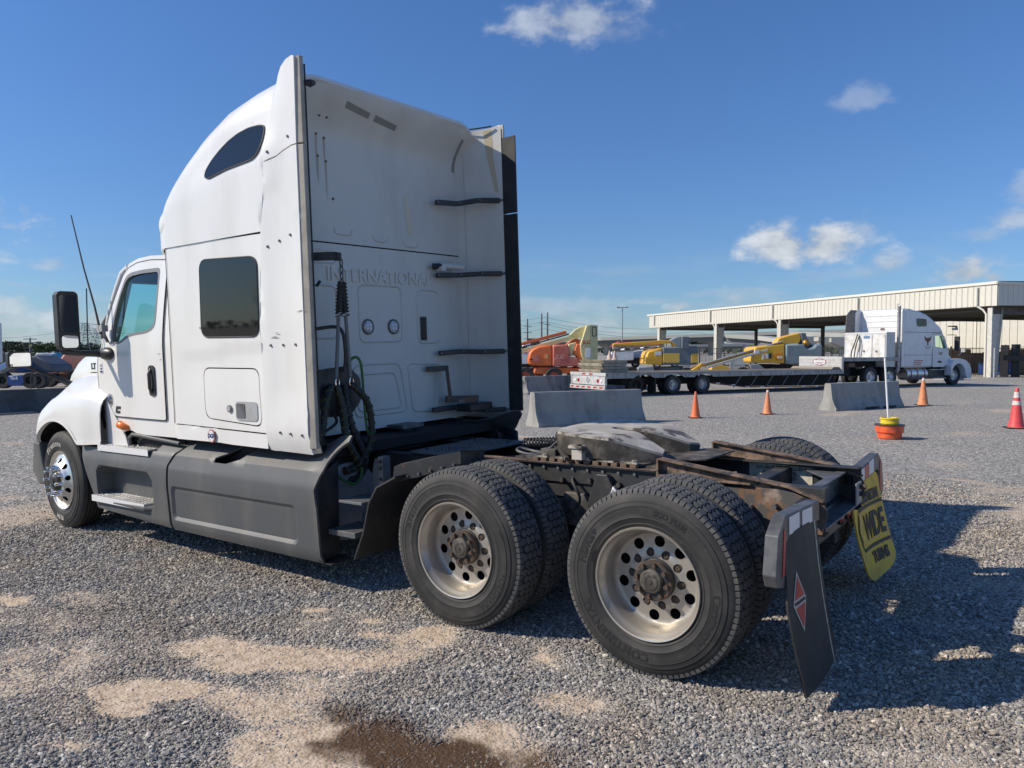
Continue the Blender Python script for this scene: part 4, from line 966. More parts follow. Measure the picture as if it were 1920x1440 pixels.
# deck plate
dp = MB().prism_z([(-2.68, -.40), (-2.42, -.40), (-1.88, .38), (-2.30, .38)], .945, .960) if False else MB().box(-2.42, -1.92, -.44, .44, .940, .958)
dp = dp.build('deck_plate', GREYM, T, bevel=.003)
mb = MB()
for i in range(12):
    for j in range(20):
        x = -2.39+i*.04; y = -.41+j*.043
        if (i+j) % 2: mb.box(x, x+.022, y, y+.006, .958, .9615)
        else: mb.box(x, x+.006, y, y+.022, .958, .9615)
mb.build('tread_pattern', GREYM, dp, kind='stuff')
pieces('plate_bolt', MB().cyl((0, 0, .956), (0, 0, .972), .014, n=6), [(x, y, 0) for x in (-2.0, -2.36) for y in (-.3, .3)], FRAME, dp)
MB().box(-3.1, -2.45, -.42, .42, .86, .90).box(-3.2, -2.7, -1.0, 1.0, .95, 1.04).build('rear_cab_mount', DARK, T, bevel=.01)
MB().cyl((-2.95, .05, .96), (-2.95, .05, 1.09), .07, n=16).cyl((-2.95, -.55, .96), (-2.95, -.55, 1.09), .07, n=16).build('cab_air_mount', BLACKR, T, smooth=50)
MB().box(-3.05, -2.85, -.06, .20, 1.07, 1.10).box(-3.06, -2.9, -1.0, -.92, 1.06, 1.09).build('cab_mount_bracket', GREYM, T)
# fifth wheel: one horseshoe plate with sloped rear horns
FWH = math.radians(-3.2)
def fwz(x, y):
    z = 1.165-.055*(x+1.10)
    if x > -.62: z -= .30*(x+.62)
    return z
out = [(-1.10, -.30), (-1.12, -.12), (-1.125, 0), (-1.12, .12), (-1.10, .30), (-1.04, .42), (-.92, .465), (-.62, .465), (-.33, .29), (-.36, .20), (-.60, .075), (-.80, .055), (-.845, .03), (-.855, 0), (-.845, -.03), (-.80, -.055), (-.60, -.075), (-.36, -.20), (-.33, -.29), (-.62, -.465), (-.92, -.465), (-1.04, -.42)]
fw = sheet(out, lambda x, y: (x, y, fwz(x, y)), .035).build('fifth_wheel', GREASE, T, smooth=25, thick=.022, off=-1)
sk = [(a, b) for a, b in out]
mb = MB(); n = len(sk)
for i in range(n):
    (x0, y0), (x1, y1) = sk[i], sk[(i+1) % n]
    d = .125 if max(x0, x1) < -.55 else .085
    d0 = .13 if x0 < -.5 else .07; d1 = .13 if x1 < -.5 else .07
    z0, z1 = fwz(x0, y0), fwz(x1, y1)
    mb.add([(x0, y0, z0-.004), (x1, y1, z1-.004), (x1*.985-.0125, y1*.975, z1-d1), (x0*.985-.0125, y0*.975, z0-d0)], [(0, 1, 2, 3)])
mb.build('coupler_skirt', GREASED, fw, smooth=30, thick=.02, off=0)
# worn groove arc and throat pad
def ring_strip(r0, r1, a0, a1, c, off, n=20):
    mb = MB(); vs = []
    for i in range(n+1):
        a = a0+(a1-a0)*i/n
        for r in (r0, r1): x, y = c[0]+r*math.cos(a), c[1]+r*math.sin(a); vs.append((x, y, fwz(x, y)+off))
    return mb.add(vs, [(2*i, 2*i+1, 2*i+3, 2*i+2) for i in range(n)])
ring_strip(.19, .255, math.radians(60), math.radians(300), (-.78, 0), .003).build('grease_groove', GREASED, fw, thick=.004)
MB().prism_z([(-.93, -.03), (-.90, -.06), (-.84, -.06), (-.80, -.05), (-.80, .05), (-.84, .06), (-.90, .06), (-.93, .03)], 1.0, 1.12).build('lock_jaw', GREASED, fw, bevel=.01)
MB().box(-.88, -.80, -.505, -.455, 1.0, 1.075).prism_z([(-.90, -.515), (-.80, -.515), (-.78, -.46), (-.92, -.46)], 1.075, 1.095).cyl((-.84, -.49, 1.09), (-.84, -.49, 1.105), .022, n=10).build('pivot_boss', GREASE, fw, bevel=.004, smooth=40)
MB().box(-1.0, -.55, -.42, .42, .966, 1.02).build('coupler_base', GREASED, T, bevel=.01)
MB().box(-1.42, -.30, -.40, .40, .966, .978).build('slide_plate', GREASED, T, bevel=.003)
MB().prism_z([(-.66, -.42), (-.42, -.46), (-.20, .30), (-.34, .42)], .978, .990).prism_z([(-.50, -.30), (-.12, -.10), (-.10, .36), (-.30, .40)], .985, .996).build('rear_slide_brackets', GREASED, T, bevel=.002)
for q in ((-.62, -.58, -.43, -.40, .98, 1.045), (-1.0, -.97, -.44, -.40, .98, 1.06), (-1.17, -1.05, -.44, -.34, 1.0, 1.05), (-1.30, -1.22, -.45, -.38, .970, 1.0), (-.56, -.48, -.44, -.34, .98, 1.0)):
    MB().box(*q).build('stop_block', GREASED, T, bevel=.004)
for a, b in (((-1.02, -.42, 1.05), (-.92, -.50, 1.0)), ((-1.10, -.36, 1.05), (-.98, -.40, 1.0))): MB().bar(a, b, .03).build('lock_lever', GREASED, T, bevel=.004)
# release handle and coiled air line beside it
MB().tube(catmull([(-1.14, -.30, 1.03), (-1.22, -.42, 1.0), (-1.36, -.44, 1.02), (-1.40, -.36, 1.03), (-1.28, -.34, 1.01), (-1.14, -.42, 1.03), (-1.10, -.30, 1.10)], 5), .011, 7).build('release_handle', GREYM, T, smooth=60)
MB().tube([(-1.42+.30*t, -.28+.025*math.cos(t*70), 1.06+.03*math.sin(t*70)+.02*t) for t in [i/120 for i in range(121)]], .006, 5).build('coiled_hose', BLACKR, T, smooth=60)
# far small flap and quarter fenders
for s in (1, -1):
    qf = []
    for i in range(9):
        t = i/8; a = math.radians(188-85*t); r = .60
        x, z = -1.40+r*math.cos(a)*1.08, .50+r*math.sin(a)*.93
        qf.append([(x, s*-.60, z), (x, s*-1.20, z-.0)])
    q = [[(-2.27, s*-.62, .30), (-2.27, s*-1.18, .30)], [(-2.16, s*-.62, .50), (-2.16, s*-1.19, .50)], [(-2.08, s*-.62, .72), (-2.08, s*-1.20, .72)], [(-2.02, s*-.62, .83), (-2.02, s*-1.18, .83)], [(-1.90, s*-.62, .90), (-1.90, s*-1.12, .90)]]
    MB().loft(q).build('quarter_fender_flap', BLACKR, T, smooth=60, thick=.012)
    mb = MB().loft([[(-2.02, s*-1.02, .84), (-2.0, s*-1.02, .95), (-1.97, s*-.98, .965)], [(-1.80, s*-.98, .89), (-1.80, s*-.98, 1.00), (-1.78, s*-.94, 1.01)], [(-1.50, s*-.90, .99), (-1.50, s*-.90, 1.07), (-1.48, s*-.86, 1.075)], [(-1.45, s*-.72, 1.0), (-1.44, s*-.72, 1.06), (-1.44, s*-.70, 1.065)]])
    mb.build('quarter_fender_bracket', FRAME, T, smooth=40, thick=.01)
    pieces('fender_bolt', MB().cyl((0, 0, 0), (0, s*-.025, 0), .010, n=6), [(-1.98+k*.09, s*-1.01+k*.018*s, .865+k*.024) for k in range(6)], GREYM, T)
MB().prism_y([(-3.16, 1.06), (-2.66, 1.06), (-2.64, .98), (-2.50, .94), (-2.48, .55), (-3.16, .55)], 1.10, 1.13).build('far_lower_panel', BLACKP, T, bevel=.01)
# access steps behind the skirt
ld = MB().prism_y([(-2.40, .95), (-2.30, .985), (-2.24, .985), (-2.24, .80), (-2.40, .43), (-2.56, .42), (-2.56, .50), (-2.44, .80)], -.83, -.822)
ld.box(-2.29, -2.24, -.90, -.83, .62, .985); ld = ld.build('access_steps', GREYM, T, bevel=.003)
MB().box(-2.50, -2.26, -1.10, -.83, .665, .685).build('step_plate', GREYM, ld, bevel=.003); MB().box(-2.60, -2.32, -1.12, -.83, .425, .465).build('step_plate', GREYM, ld, bevel=.003)
pieces('step_bolt', MB().cyl((-2.265, -.90, 0), (-2.265, -.915, 0), .013, n=8), [(0, 0, z) for z in (.95, .90, .82, .76)], FRAME, ld)

# ---------------- mud flap hangers
def hanger(s):
    P = [(.655, s*-.46, .835), (.66, s*-.62, .855), (.69, s*-1.18, .875), (.70, s*-1.255, .82), (.715, s*-1.27, .66), (.72, s*-1.18, .56)]
    mb = MB()
    def sec(p, n): # vertical-ish plate profile, 11 cm tall, folded lips
        return p
    hh = .055
    rows = []
    dirs = []
    for i, p in enumerate(P):
        a = Vector(P[max(0, i-1)]); b = Vector(P[min(len(P)-1, i+1)]); d = (b-a).normalized(); nrm = Vector((0, -d.z, d.y)).normalized()
        if nrm.z < 0: nrm = -nrm
        if i >= 3: nrm = Vector((0, s*(-1)*(-1)*-1, .0)) if False else nrm
        dirs.append(nrm)
    out2 = [(s*-.60, .905), (s*-1.16, .935), (s*-1.27, .86), (s*-1.315, .68), (s*-1.285, .62), (s*-1.19, .595), (s*-1.17, .67), (s*-1.165, .80), (s*-1.12, .825), (s*-.60, .80)]
    # channel: rear face plus top return
    m1 = MB().prism(out2, lambda a, b: (.715, a, b), lambda a, b: (.650, a, b)) if s > 0 else MB().prism(out2[::-1], lambda a, b: (.715, a, b), lambda a, b: (.650, a, b))
    if s < 0: m1.v = [(x-.055, y-.03, z-.015) for x, y, z in m1.v]
    hg = m1.build('mudflap_hanger', FRAME, T, bevel=.005)
    MB().box(.58, .66, s*-.62 if s > 0 else .42, s*-.42 if s > 0 else .62, .80, .88).build('hanger_stub', FRAME, T, bevel=.01)
    return hg
def face(poly, m, par, x=.7175, nm='reflector'): return sheet(poly, lambda y, z: (x, y, z), .4).build(nm, m, par, thick=.0025)
h1 = hanger(1); h2 = hanger(-1)
h1.data.materials[0] = mat('scuffed_dark_hanger', (.075, .077, .08), .45, .2, col2=(.13, .13, .13), vscale=9)
h2.data.materials[0] = h1.data.materials[0]
face([(-1.125, .835), (-.965, .830), (-.965, .915), (-1.125, .92)], RWHITE, h1); face([(-.915, .828), (-.745, .822), (-.745, .900), (-.915, .91)], RWHITE, h1)
face([(-1.235, .66), (-1.20, .66), (-1.18, .86), (-1.205, .88)], RED, h1)
face([(.57, .80), (.68, .805), (.68, .885), (.57, .88)], RWHITE, h2, .6625); face([(.68, .805), (.82, .81), (.82, .895), (.68, .888)], RED, h2, .6625); face([(.82, .81), (.96, .815), (.96, .905), (.82, .897)], RWHITE, h2, .6625)
face([(1.17, .645), (1.215, .645), (1.19, .865), (1.15, .845)], RED, h2, .6625)
# near flap
def flap1(y, z):
    t = (.86-z)/.78
    return (.705+.09*t**1.5+.012*math.sin((y+1.2)*6), y+.03*t, z)
fl = sheet([(-1.185, .84), (-.63, .83), (-.62, .10), (-.69, .085), (-1.19, .075), (-1.23, .50), (-1.20, .62)], flap1, .06).build('mud_flap', BLACKR, T, smooth=60, thick=.010)
def fpt(o): return lambda y, z: (flap1(y, z)[0]+o, flap1(y, z)[1], z)
dm = [(-1.12, .50), (-1.015, .67), (-.91, .50), (-1.015, .33)]
EC, EZ = -1.085, .505
lg = sheet([(EC-.085, EZ), (EC, EZ+.145), (EC+.085, EZ), (EC, EZ-.145)], fpt(.008), .05).build('flap_emblem', SILVER, fl, thick=.002)
sheet([(EC-.058, EZ+.020), (EC, EZ+.120), (EC+.058, EZ+.020)], fpt(.0105), .05).build('emblem_field', REDP, fl, thick=.002)
sheet([(EC-.058, EZ-.020), (EC, EZ-.120), (EC+.058, EZ-.020)], fpt(.0105), .05).build('emblem_field', REDP, fl, thick=.002)
text_mb('INTERNATIONAL', .019, lambda a, b, e: (flap1(EC+a, EZ+b)[0]+.0115+e, flap1(EC+a, EZ)[1], EZ+b), .0004, .0006, .92).build('emblem_text', INK, fl)
mb = MB().tube([Vector(flap1(-.70, z))+Vector((.006, 0, 0)) for z in (.82, .6, .4, .2, .09)], .004, 5); mb.build('flap_edge_trim', STICK, fl)
# far flap, curled
def flap2(y, z):
    t = (.82-z)/.70
    return (.610+.085*(y-.5)/.7+.05*t*t+.025*math.sin(y*5), y, z)
f2 = sheet(roundpoly([(.49, .80), (1.06, .81), (1.12, .62), (1.20, .36), (1.27, .16), (1.16, .10), (.86, .07), (.74, .12), (.60, .36), (.51, .58)], .06), flap2, .05).build('mud_flap', FLAPY, T, smooth=60, thick=.010, label='yellow curled mud flap printed with a wide turns warning')
def fl_x(z): return .80+.22*((.82-z)/.70)
def ft(o, y0, z0): return lambda a, b, e: (flap2(y0+a, z0+b)[0]+.009+e, flap2(y0+a, z0+b)[1], z0+b)
for t_, sz, z0, sp in (('CAUTION', .100, .655, .9), ('WIDE', .195, .445, .92), ('TURNS', .110, .225, .95)):
    vs, fs = text_geo(t_, sz, .006, .0008, sp); g = ft(0, 0, z0)
    MB().add([g(fl_x(z0+y)+.03+x*(.80), y*(1.0 if t_ != 'WIDE' else 1.25), e) for x, y, e in vs], fs).build('flap_lettering', INK, f2)
for z in (.585, .300): sheet([(fl_x(z)-.25, z), (fl_x(z)+.24, z), (fl_x(z)+.24, z+.022), (fl_x(z)-.25, z+.022)], lambda y, zz: (flap2(y, zz)[0]+.009, flap2(y, zz)[1], zz), .05).build('flap_rule', INK, f2, thick=.002)
sheet([(.60, .60), (.70, .31), (.595, .46)], lambda y, zz: (flap2(y, zz)[0]+.009, flap2(y, zz)[1], zz), .04).build('flap_arrow', INK, f2, thick=.002)
sheet([(.615, .56), (.685, .37), (.612, .46)], lambda y, zz: (flap2(y, zz)[0]+.0115, flap2(y, zz)[1], zz), .04).build('flap_arrow_inside', FLAPY, f2, thick=.002)
# tail lamps under the frame end
lb = MB().box(.56, .60, -.56, .56, .54, .74).build('lamp_bracket', BLACKP, T, bevel=.02)
for y in (-.48, -.30, .30, .48):
    l = MB().lathe([(.070, .60), (.070, .612), (.060, .616)], 24, 'x', (0, y, .64)).build('tail_lamp', BLACKR, T, smooth=40)
    MB().lathe([(.058, .610), (.04, .620), (.001, .623)], 20, 'x', (0, y, .64)).build('lens', LAMPR, l, smooth=50)
MB().cyl((.50, -.40, .50), (.62, -.50, .40), .05, n=12).build('air_tank', GREYM, T, smooth=50)
MB().cyl((-1.2, -.2, .58), (-.5, -.2, .58), .13, n=20).build('air_tank', FRAME, T, smooth=50)
MB().cyl((-2.4, .1, .60), (-1.8, .1, .60), .14, n=20).build('air_tank', FRAME, T, smooth=50)

# ---------------- air and electric lines behind the cab
MB().bar((-3.0, -1.10, 2.47), (-2.72, -.82, 2.475), .05, .06).cyl((-2.72, -.82, 2.44), (-2.72, -.82, 2.50), .03, n=8).build('hose_boom', BLACKP, T, bevel=.005)
for k in range(4):
    z = 2.44-k*.048; a = k % 2*PI/2
    MB().tube([(-2.70+.014*math.cos(a)*math.cos(t), -.805+.014*math.sin(a)*math.cos(t), z-.02+.030*math.sin(t)) for t in [2*PI*i/12 for i in range(12)]], .006, 5, closed=True).build('chain_link', GREYM, T, smooth=60)
for y1 in (-.90, -.76):
    mb = MB().tube([(-2.70, -.805+(y1+.805)*.15, 2.28), (-2.70, -.805+(y1+.805)*.45, 2.05)], .022, 8)
    mb.tube([(-2.70+.028*math.cos(t*60), -.805+(y1+.805)*(.15+.35*t)+.028*math.sin(t*60), 2.27-.25*t) for t in [i/100 for i in range(101)]], .005, 4); mb.build('spring_hanger', BLACKR, T, smooth=60)
    MB().tube([(-2.70, -.805+(y1+.805)*.5, 2.02), (-2.70, y1, 1.56)], .014, 8).build('hose_support', HOSEB, T, smooth=50)
    MB().tube([(-2.69, y1+.018*math.cos(t), 1.52+.035*math.sin(t)) for t in [2*PI*i/12 for i in range(12)]], .005, 5, closed=True).build('snap_hook', CHROME, T, smooth=50)
MB().tube(catmull([(-2.98, -1.02, 1.96), (-2.85, -.98, 1.93), (-2.72, -.83, 1.93), (-2.70, -.80, 1.75), (-2.72, -.80, 1.60)], 6), .014, 7).build('hose_guide', BLACKP, T, smooth=60)
MB().tube([(-2.98, -1.10, 1.97), (-2.96, -1.02, 1.97)], .028, 8).build('guide_end', BLACKR, T, smooth=50)
MB().tube(catmull([(-3.03, -.98, 2.33), (-2.95, -.90, 2.28), (-2.93, -.86, 2.26)], 5), .004, 5).tube([(-2.93, -.86, 2.26), (-2.92, -.83, 2.30)], .012, 6).build('marker_wire', BLACKR, T, smooth=60)
MB().prism_x(roundpoly([(-1.02, 1.62), (-.72, 1.64), (-.60, 1.54), (-.60, 1.36), (-.72, 1.25), (-.95, 1.26), (-1.03, 1.40)], .04), -2.80, -2.76).build('hose_tender_plate', BLACKP, T, bevel=.006)
MB().bar((-2.80, -1.15, 1.575), (-2.78, -.95, 1.57), .035).build('plate_arm', BLACKP, T)
def hose(name, pts, r, m, wrap=None):
    c = catmull(pts, 8); o = MB().tube(c, r, 8).build(name, m, T, smooth=60)
    if wrap:
        mb = MB(); L = len(c); pp = []; ang = 0
        fine = catmull(pts, 40); prev = None
        for i, p in enumerate(fine):
            d = (fine[min(i+1, len(fine)-1)]-fine[max(i-1, 0)]).normalized(); e = d.cross(Vector((1, .1, .0)));
            if e.length < .01: e = d.cross(Vector((0, 1, 0)))
            e.normalize(); g = d.cross(e)
            if prev is not None: ang += (p-prev).length*95
            prev = p; pp.append(p+(e*math.cos(ang)+g*math.sin(ang))*(r*.86))
        mb.tube(pp, r*.40, 5); mb.build('spiral_wrap', wrap, o, smooth=60)
    return o
hose('air_hose', [(-2.72, -.93, 1.50), (-2.70, -1.00, 1.40), (-2.70, -1.06, 1.15), (-2.74, -1.04, .98), (-2.80, -.98, .93)], .027, HOSEK, HOSEW)
hose('air_hose', [(-2.70, -.90, 1.50), (-2.68, -.86, 1.30), (-2.66, -.86, 1.10), (-2.66, -.78, .95), (-2.68, -.70, .86)], .027, HOSEK, HOSEW)
hose('air_hose', [(-2.70, -.76, 1.50), (-2.67, -.70, 1.44), (-2.66, -.62, 1.32), (-2.66, -.60, 1.10), (-2.67, -.64, .98), (-2.70, -.74, .86), (-2.70, -.86, .84)], .027, HOSEK, HOSEW)
hose('air_hose', [(-2.72, -.80, 1.50), (-2.70, -.80, 1.30), (-2.68, -.76, 1.12), (-2.68, -.68, .96), (-2.70, -.66, .84), (-2.72, -.74, .76), (-2.78, -.9, .80)], .027, HOSEK, BLACKR)
hose('green_air_line', [(-2.74, -.80, 1.60), (-2.71, -.72, 1.70), (-2.69, -.66, 1.66), (-2.68, -.65, 1.40), (-2.67, -.64, 1.15), (-2.68, -.58, 1.02), (-2.70, -.66, .88)], .011, HOSEG)
hose('green_air_line', [(-2.72, -1.0, .92), (-2.68, -.92, .80), (-2.66, -.80, .74), (-2.66, -.72, .80), (-2.68, -.72, .92)], .012, HOSEG)
hose('electric_cable', [(-2.76, -.83, 1.30), (-2.74, -.82, 1.1), (-2.74, -.84, .95), (-2.80, -.88, .90)], .012, HOSEK)
hose('electric_cable', [(-2.76, -.90, 1.30), (-2.72, -.90, 1.22), (-2.74, -1.0, 1.16), (-2.84, -1.05, 1.13)], .012, HOSEK)
MB().cyl((-2.80, -.97, .93), (-2.76, -.97, 1.0), .017, n=8).build('blue_coupling', mat('blue_plastic', (.02, .06, .35), .4), T, smooth=50)
MB().cyl((-2.78, -.86, .93), (-2.76, -.86, 1.0), .017, n=8).build('red_coupling', mat('pink_plastic', (.45, .08, .09), .4), T, smooth=50)
sheet([(-1.02, 1.36), (-.99, 1.36), (-.96, 1.1), (-1.02, 1.1)], lambda y, z: (XW+.010, y, z), .2).build('rust_stain', TAN, T, thick=.001)
sheet([(-.55, 1.45), (-.51, 1.45), (-.54, 1.30), (-.56, 1.28)], lambda y, z: (XW+.010, y, z), .2).build('rust_stain', TAN, T, thick=.001)
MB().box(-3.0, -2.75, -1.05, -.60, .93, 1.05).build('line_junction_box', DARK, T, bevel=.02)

for k, (m_, r_) in enumerate(((HOSEK, .014), (HOSEB, .009), (HOSEK, .011), (BLACKR, .016), (HOSEK, .009))):
    rr_ = random.Random(k); MB().tube(catmull([(-2.9+j*.42, -.36+.10*k+rr_.uniform(-.03, .03), .86+rr_.uniform(-.03, .05)) for j in range(8)], 5), r_, 6).build('chassis_air_line', m_, T, smooth=60)
for k in range(4):
    rr_ = random.Random(20+k); x0 = -.95+k*.32
    MB().tube(catmull([(x0, -.30, .90), (x0+.05, -.47, .86-.03*k), (x0+.12, -.50, .76), (x0+.10, -.48, .66), (x0+.2, -.38, .60)], 5), .010, 6).build('brake_hose', BLACKR, T, smooth=60)
MB().prism_y([(-.95, .78), (-.80, .78), (-.74, .68), (-.74, .56), (-1.0, .56)], -.50, -.46).build('spring_hanger_plate', GREASED, T, bevel=.008)
pieces('hanger_nut', MB().cyl((0, -.45, 0), (0, -.535, 0), .026, n=6), [(-.87, 0, .70), (-.92, 0, .61), (-.81, 0, .61), (-.50, 0, .62), (-.40, 0, .63)], GREASED, T)
# ================================================================== gravel yard
def lattice(n, seed):
    return np.random.default_rng(seed).random((n, n))
def vnoise(x, y, scale, seed, n=64):
    g = lattice(n, seed); X = np.asarray(x)/scale; Y = np.asarray(y)/scale
    xi = np.floor(X).astype(int); yi = np.floor(Y).astype(int); fx = X-xi; fy = Y-yi
    fx = fx*fx*(3-2*fx); fy = fy*fy*(3-2*fy); a = g[xi % n, yi % n]; b = g[(xi+1) % n, yi % n]; c = g[xi % n, (yi+1) % n]; d = g[(xi+1) % n, (yi+1) % n]
    return (a*(1-fx)+b*fx)*(1-fy)+(c*(1-fx)+d*fx)*fy
def fbm(x, y, scale, seed, o=4):
    s = 0; a = .5
    for k in range(o): s = s+a*(vnoise(x, y, scale/2**k, seed+k)-.5); a *= .5
    return s
def npss(a, b, x):
    t = np.clip((x-a)/(b-a), 0, 1); return t*t*(3-2*t)
def height(x, y):
    x = np.asarray(x, float); y = np.asarray(y, float)
    dx = np.maximum(np.maximum(-8.5-x, x-3.0), 0); dy = np.maximum(np.maximum(-5.5-y, y-2.5), 0); d = np.hypot(dx, dy)
    w = 1-npss(.0, 7.0, d)
    plane = .1004+.01745*x+.02734*y
    plane = .10016+.017447*x+.027323*y
    near = 1-npss(9, 16, np.hypot(x, y+1))
    return plane*w+near*.018*fbm(x, y, 1.3, 11, 3)
CY = (CAM.x, CAM.y)
def ghit(u, v):
    d = FW+RT*((u-960)/1459.4)-UP*((v-720)/1459.4); z = .05
    for _ in range(6):
        s = (z-CAM.z)/d.z; p = CAM+d*s; z = float(height(p.x, p.y))
    return p.x, p.y
DIRT = [(10, 1125, 60, 20, .9), (150, 1120, 60, 14, .5), (330, 1127, 34, 9, .8), (590, 1146, 52, 8, .9), (700, 1165, 60, 14, .9), (400, 1212, 100, 22, .85), (290, 1300, 110, 22, 1.0), (240, 1330, 60, 20, 1.0), (500, 1235, 130, 26, .9),
        (700, 1190, 110, 22, .9), (620, 1230, 150, 28, .8), (820, 1185, 120, 24, .8), (560, 1300, 150, 40, .6), (900, 1370, 110, 40, .8), (120, 1395, 100, 22, .7), (1020, 1235, 60, 30, .8), (1030, 1310, 90, 26, .7), (640, 1400, 170, 60, .8),
        (100, 1170, 60, 20, .5), (260, 1200, 50, 14, .4), (980, 1400, 90, 30, .6), (1010, 1215, 40, 20, .8), (880, 1420, 160, 40, .8)]
WET = [(640, 1340, 60, 26, .9), (700, 1375, 110, 34, 1.0), (790, 1420, 120, 40, 1.0), (620, 1400, 60, 30, .7), (1010, 1425, 90, 26, .6), (870, 1440, 90, 26, .8), (330, 1190, 40, 12, .25)]
def ellipses(L):
    out = []
    for u, v, a, b, k in L:
        c = ghit(u, v); r = ghit(u+a, v); t = ghit(u, v-b); out.append((c, (r[0]-c[0], r[1]-c[1]), (t[0]-c[0], t[1]-c[1]), k))
    return out
ED, EW = ellipses(DIRT), ellipses(WET)
def mask(x, y, E, seed, lo=-.05, hi=.75):
    m = np.zeros_like(x)
    nx = fbm(x, y, .55, seed, 5)*1.9
    for c, a, b, k in E:
        det = a[0]*b[1]-a[1]*b[0]; px, py = x-c[0], y-c[1]
        p = (px*b[1]-py*b[0])/det; q = (a[0]*py-a[1]*px)/det
        m = np.maximum(m, k*npss(lo, hi, 1-np.hypot(p, q)*.78+nx))
    return m
def dirt(x, y):
    m = mask(x, y, ED, 31)
    g = npss(.02, .26, fbm(x, y, 1.5, 77, 5))*.55           # fainter bare spots all over the yard
    lane = np.zeros_like(x)
    for c, sl, w in ((-4.2, .10, .16), (-2.3, .10, .16), (4.9, -.42, .20), (7.0, -.42, .20)):
        lane = np.maximum(lane, 1-npss(w*.4, w*1.6, np.abs(y-c-sl*x+.35*fbm(x, y, 3.0, 61, 2))))
    g = np.maximum(g, lane*npss(-.10, .16, fbm(x, y, .8, 91, 4))*.70)
    return np.clip(np.maximum(m, g), 0, 1)
def wet(x, y): return mask(x, y, EW, 51, -.08, .8)
def axis(lo, hi, step, far, grow=1.16):
    a = list(np.arange(lo, hi+1e-6, step)); s = step; v = a[-1]
    while v < far: s *= grow; v += s; a.append(v)
    s = step; v = a[0]; pre = []
    while v > -far: s *= grow; v -= s; pre.append(v)
    return np.array(pre[::-1]+a)
gx = axis(-9.0, 4.0, .06, 2600); gy = axis(-5.2, 5.0, .06, 2600)
X, Y = np.meshgrid(gx, gy, indexing='ij'); Z = height(X, Y)
nx_, ny_ = X.shape
me = bpy.data.meshes.new('gravel_ground')
I = np.arange(nx_*ny_).reshape(nx_, ny_)
q = np.stack([I[:-1, :-1], I[1:, :-1], I[1:, 1:], I[:-1, 1:]], -1).reshape(-1, 4)
me.vertices.add(nx_*ny_); me.vertices.foreach_set('co', np.stack([X, Y, Z], -1).reshape(-1).astype(np.float32))
me.loops.add(q.size); me.loops.foreach_set('vertex_index', q.reshape(-1).astype(np.int32))
me.polygons.add(len(q)); me.polygons.foreach_set('loop_start', np.arange(0, q.size, 4, dtype=np.int32)); me.polygons.foreach_set('loop_total', np.full(len(q), 4, np.int32))
me.update(calc_edges=True); me.polygons.foreach_set('use_smooth', [True]*len(me.polygons))
for nm, fn in (('dirt', dirt), ('wet', wet)):
    at_ = me.attributes.new(nm, 'FLOAT', 'POINT'); at_.data.foreach_set('value', fn(X.ravel(), Y.ravel()).astype(np.float32))
ground = bpy.data.objects.new('gravel_ground', me); COL.objects.link(ground); ground['kind'] = 'structure'
gm = bpy.data.materials.new('gravel'); gm.use_nodes = True; nt = gm.node_tree; b = nt.nodes['Principled BSDF']; b.inputs['Roughness'].default_value = .92
b.inputs['Specular IOR Level'].default_value = .06
geo = NT(nt, 'ShaderNodeNewGeometry'); pos = geo.outputs['Position']
def noise(scale, detail=4, rough=.55):
    n = NT(nt, 'ShaderNodeTexNoise'); n.inputs['Scale'].default_value = scale; n.inputs['Detail'].default_value = detail; n.inputs['Roughness'].default_value = rough
    nt.links.new(pos, n.inputs['Vector']); return n.outputs['Fac']
def ramp(fac, stops, interp_='LINEAR'):
    r = NT(nt, 'ShaderNodeValToRGB'); r.color_ramp.interpolation = interp_
    while len(r.color_ramp.elements) < len(stops): r.color_ramp.elements.new(.5)
    for e, (p, c) in zip(r.color_ramp.elements, stops): e.position = p; e.color = tuple(c)+(1,)
    nt.links.new(fac, r.inputs[0]); return r.outputs[0]
vo = NT(nt, 'ShaderNodeTexVoronoi'); vo.inputs['Scale'].default_value = 52; nt.links.new(pos, vo.inputs['Vector'])
wn_ = NT(nt, 'ShaderNodeTexWhiteNoise'); nt.links.new(vo.outputs['Color'], wn_.inputs['Vector'])
stone = ramp(wn_.outputs['Value'], [(0, (.135, .13, .122)), (.45, (.30, .29, .272)), (.8, (.45, .435, .405)), (1, (.70, .67, .61))])
vo2 = NT(nt, 'ShaderNodeTexVoronoi'); vo2.inputs['Scale'].default_value = 9; nt.links.new(pos, vo2.inputs['Vector'])
big = ramp(noise(.35, 5), [(.3, (.88, .89, .90)), (.7, (1.06, 1.04, 1.0))])
speck = ramp(noise(11, 8, .85), [(.32, (.42, .42, .43)), (.50, (.93, .93, .93)), (.66, (1.75, 1.72, 1.65))])
def mul(a, c, fac=1.0):
    m = NT(nt, 'ShaderNodeMix', data_type='RGBA', blend_type='MULTIPLY'); m.inputs['Factor'].default_value = fac
    nt.links.new(a, m.inputs[6]); nt.links.new(c, m.inputs[7]); return m.outputs[2]
gcol = mul(mul(stone, big), speck)
da = NT(nt, 'ShaderNodeAttribute', attribute_name='dirt'); wa = NT(nt, 'ShaderNodeAttribute', attribute_name='wet')
tan = ramp(noise(14, 6, .7), [(.3, (.34, .255, .175)), (.5, (.54, .43, .32)), (.72, (.70, .58, .45))])
mx = NT(nt, 'ShaderNodeMix', data_type='RGBA'); f = math_(nt, 'ADD', da.outputs['Fac'], math_(nt, 'MULTIPLY', math_(nt, 'SUBTRACT', noise(28, 5, .7), .5), 1.1))
nt.links.new(smooth_(nt, f, .25, .75), mx.inputs['Factor']); nt.links.new(gcol, mx.inputs[6]); nt.links.new(tan, mx.inputs[7])
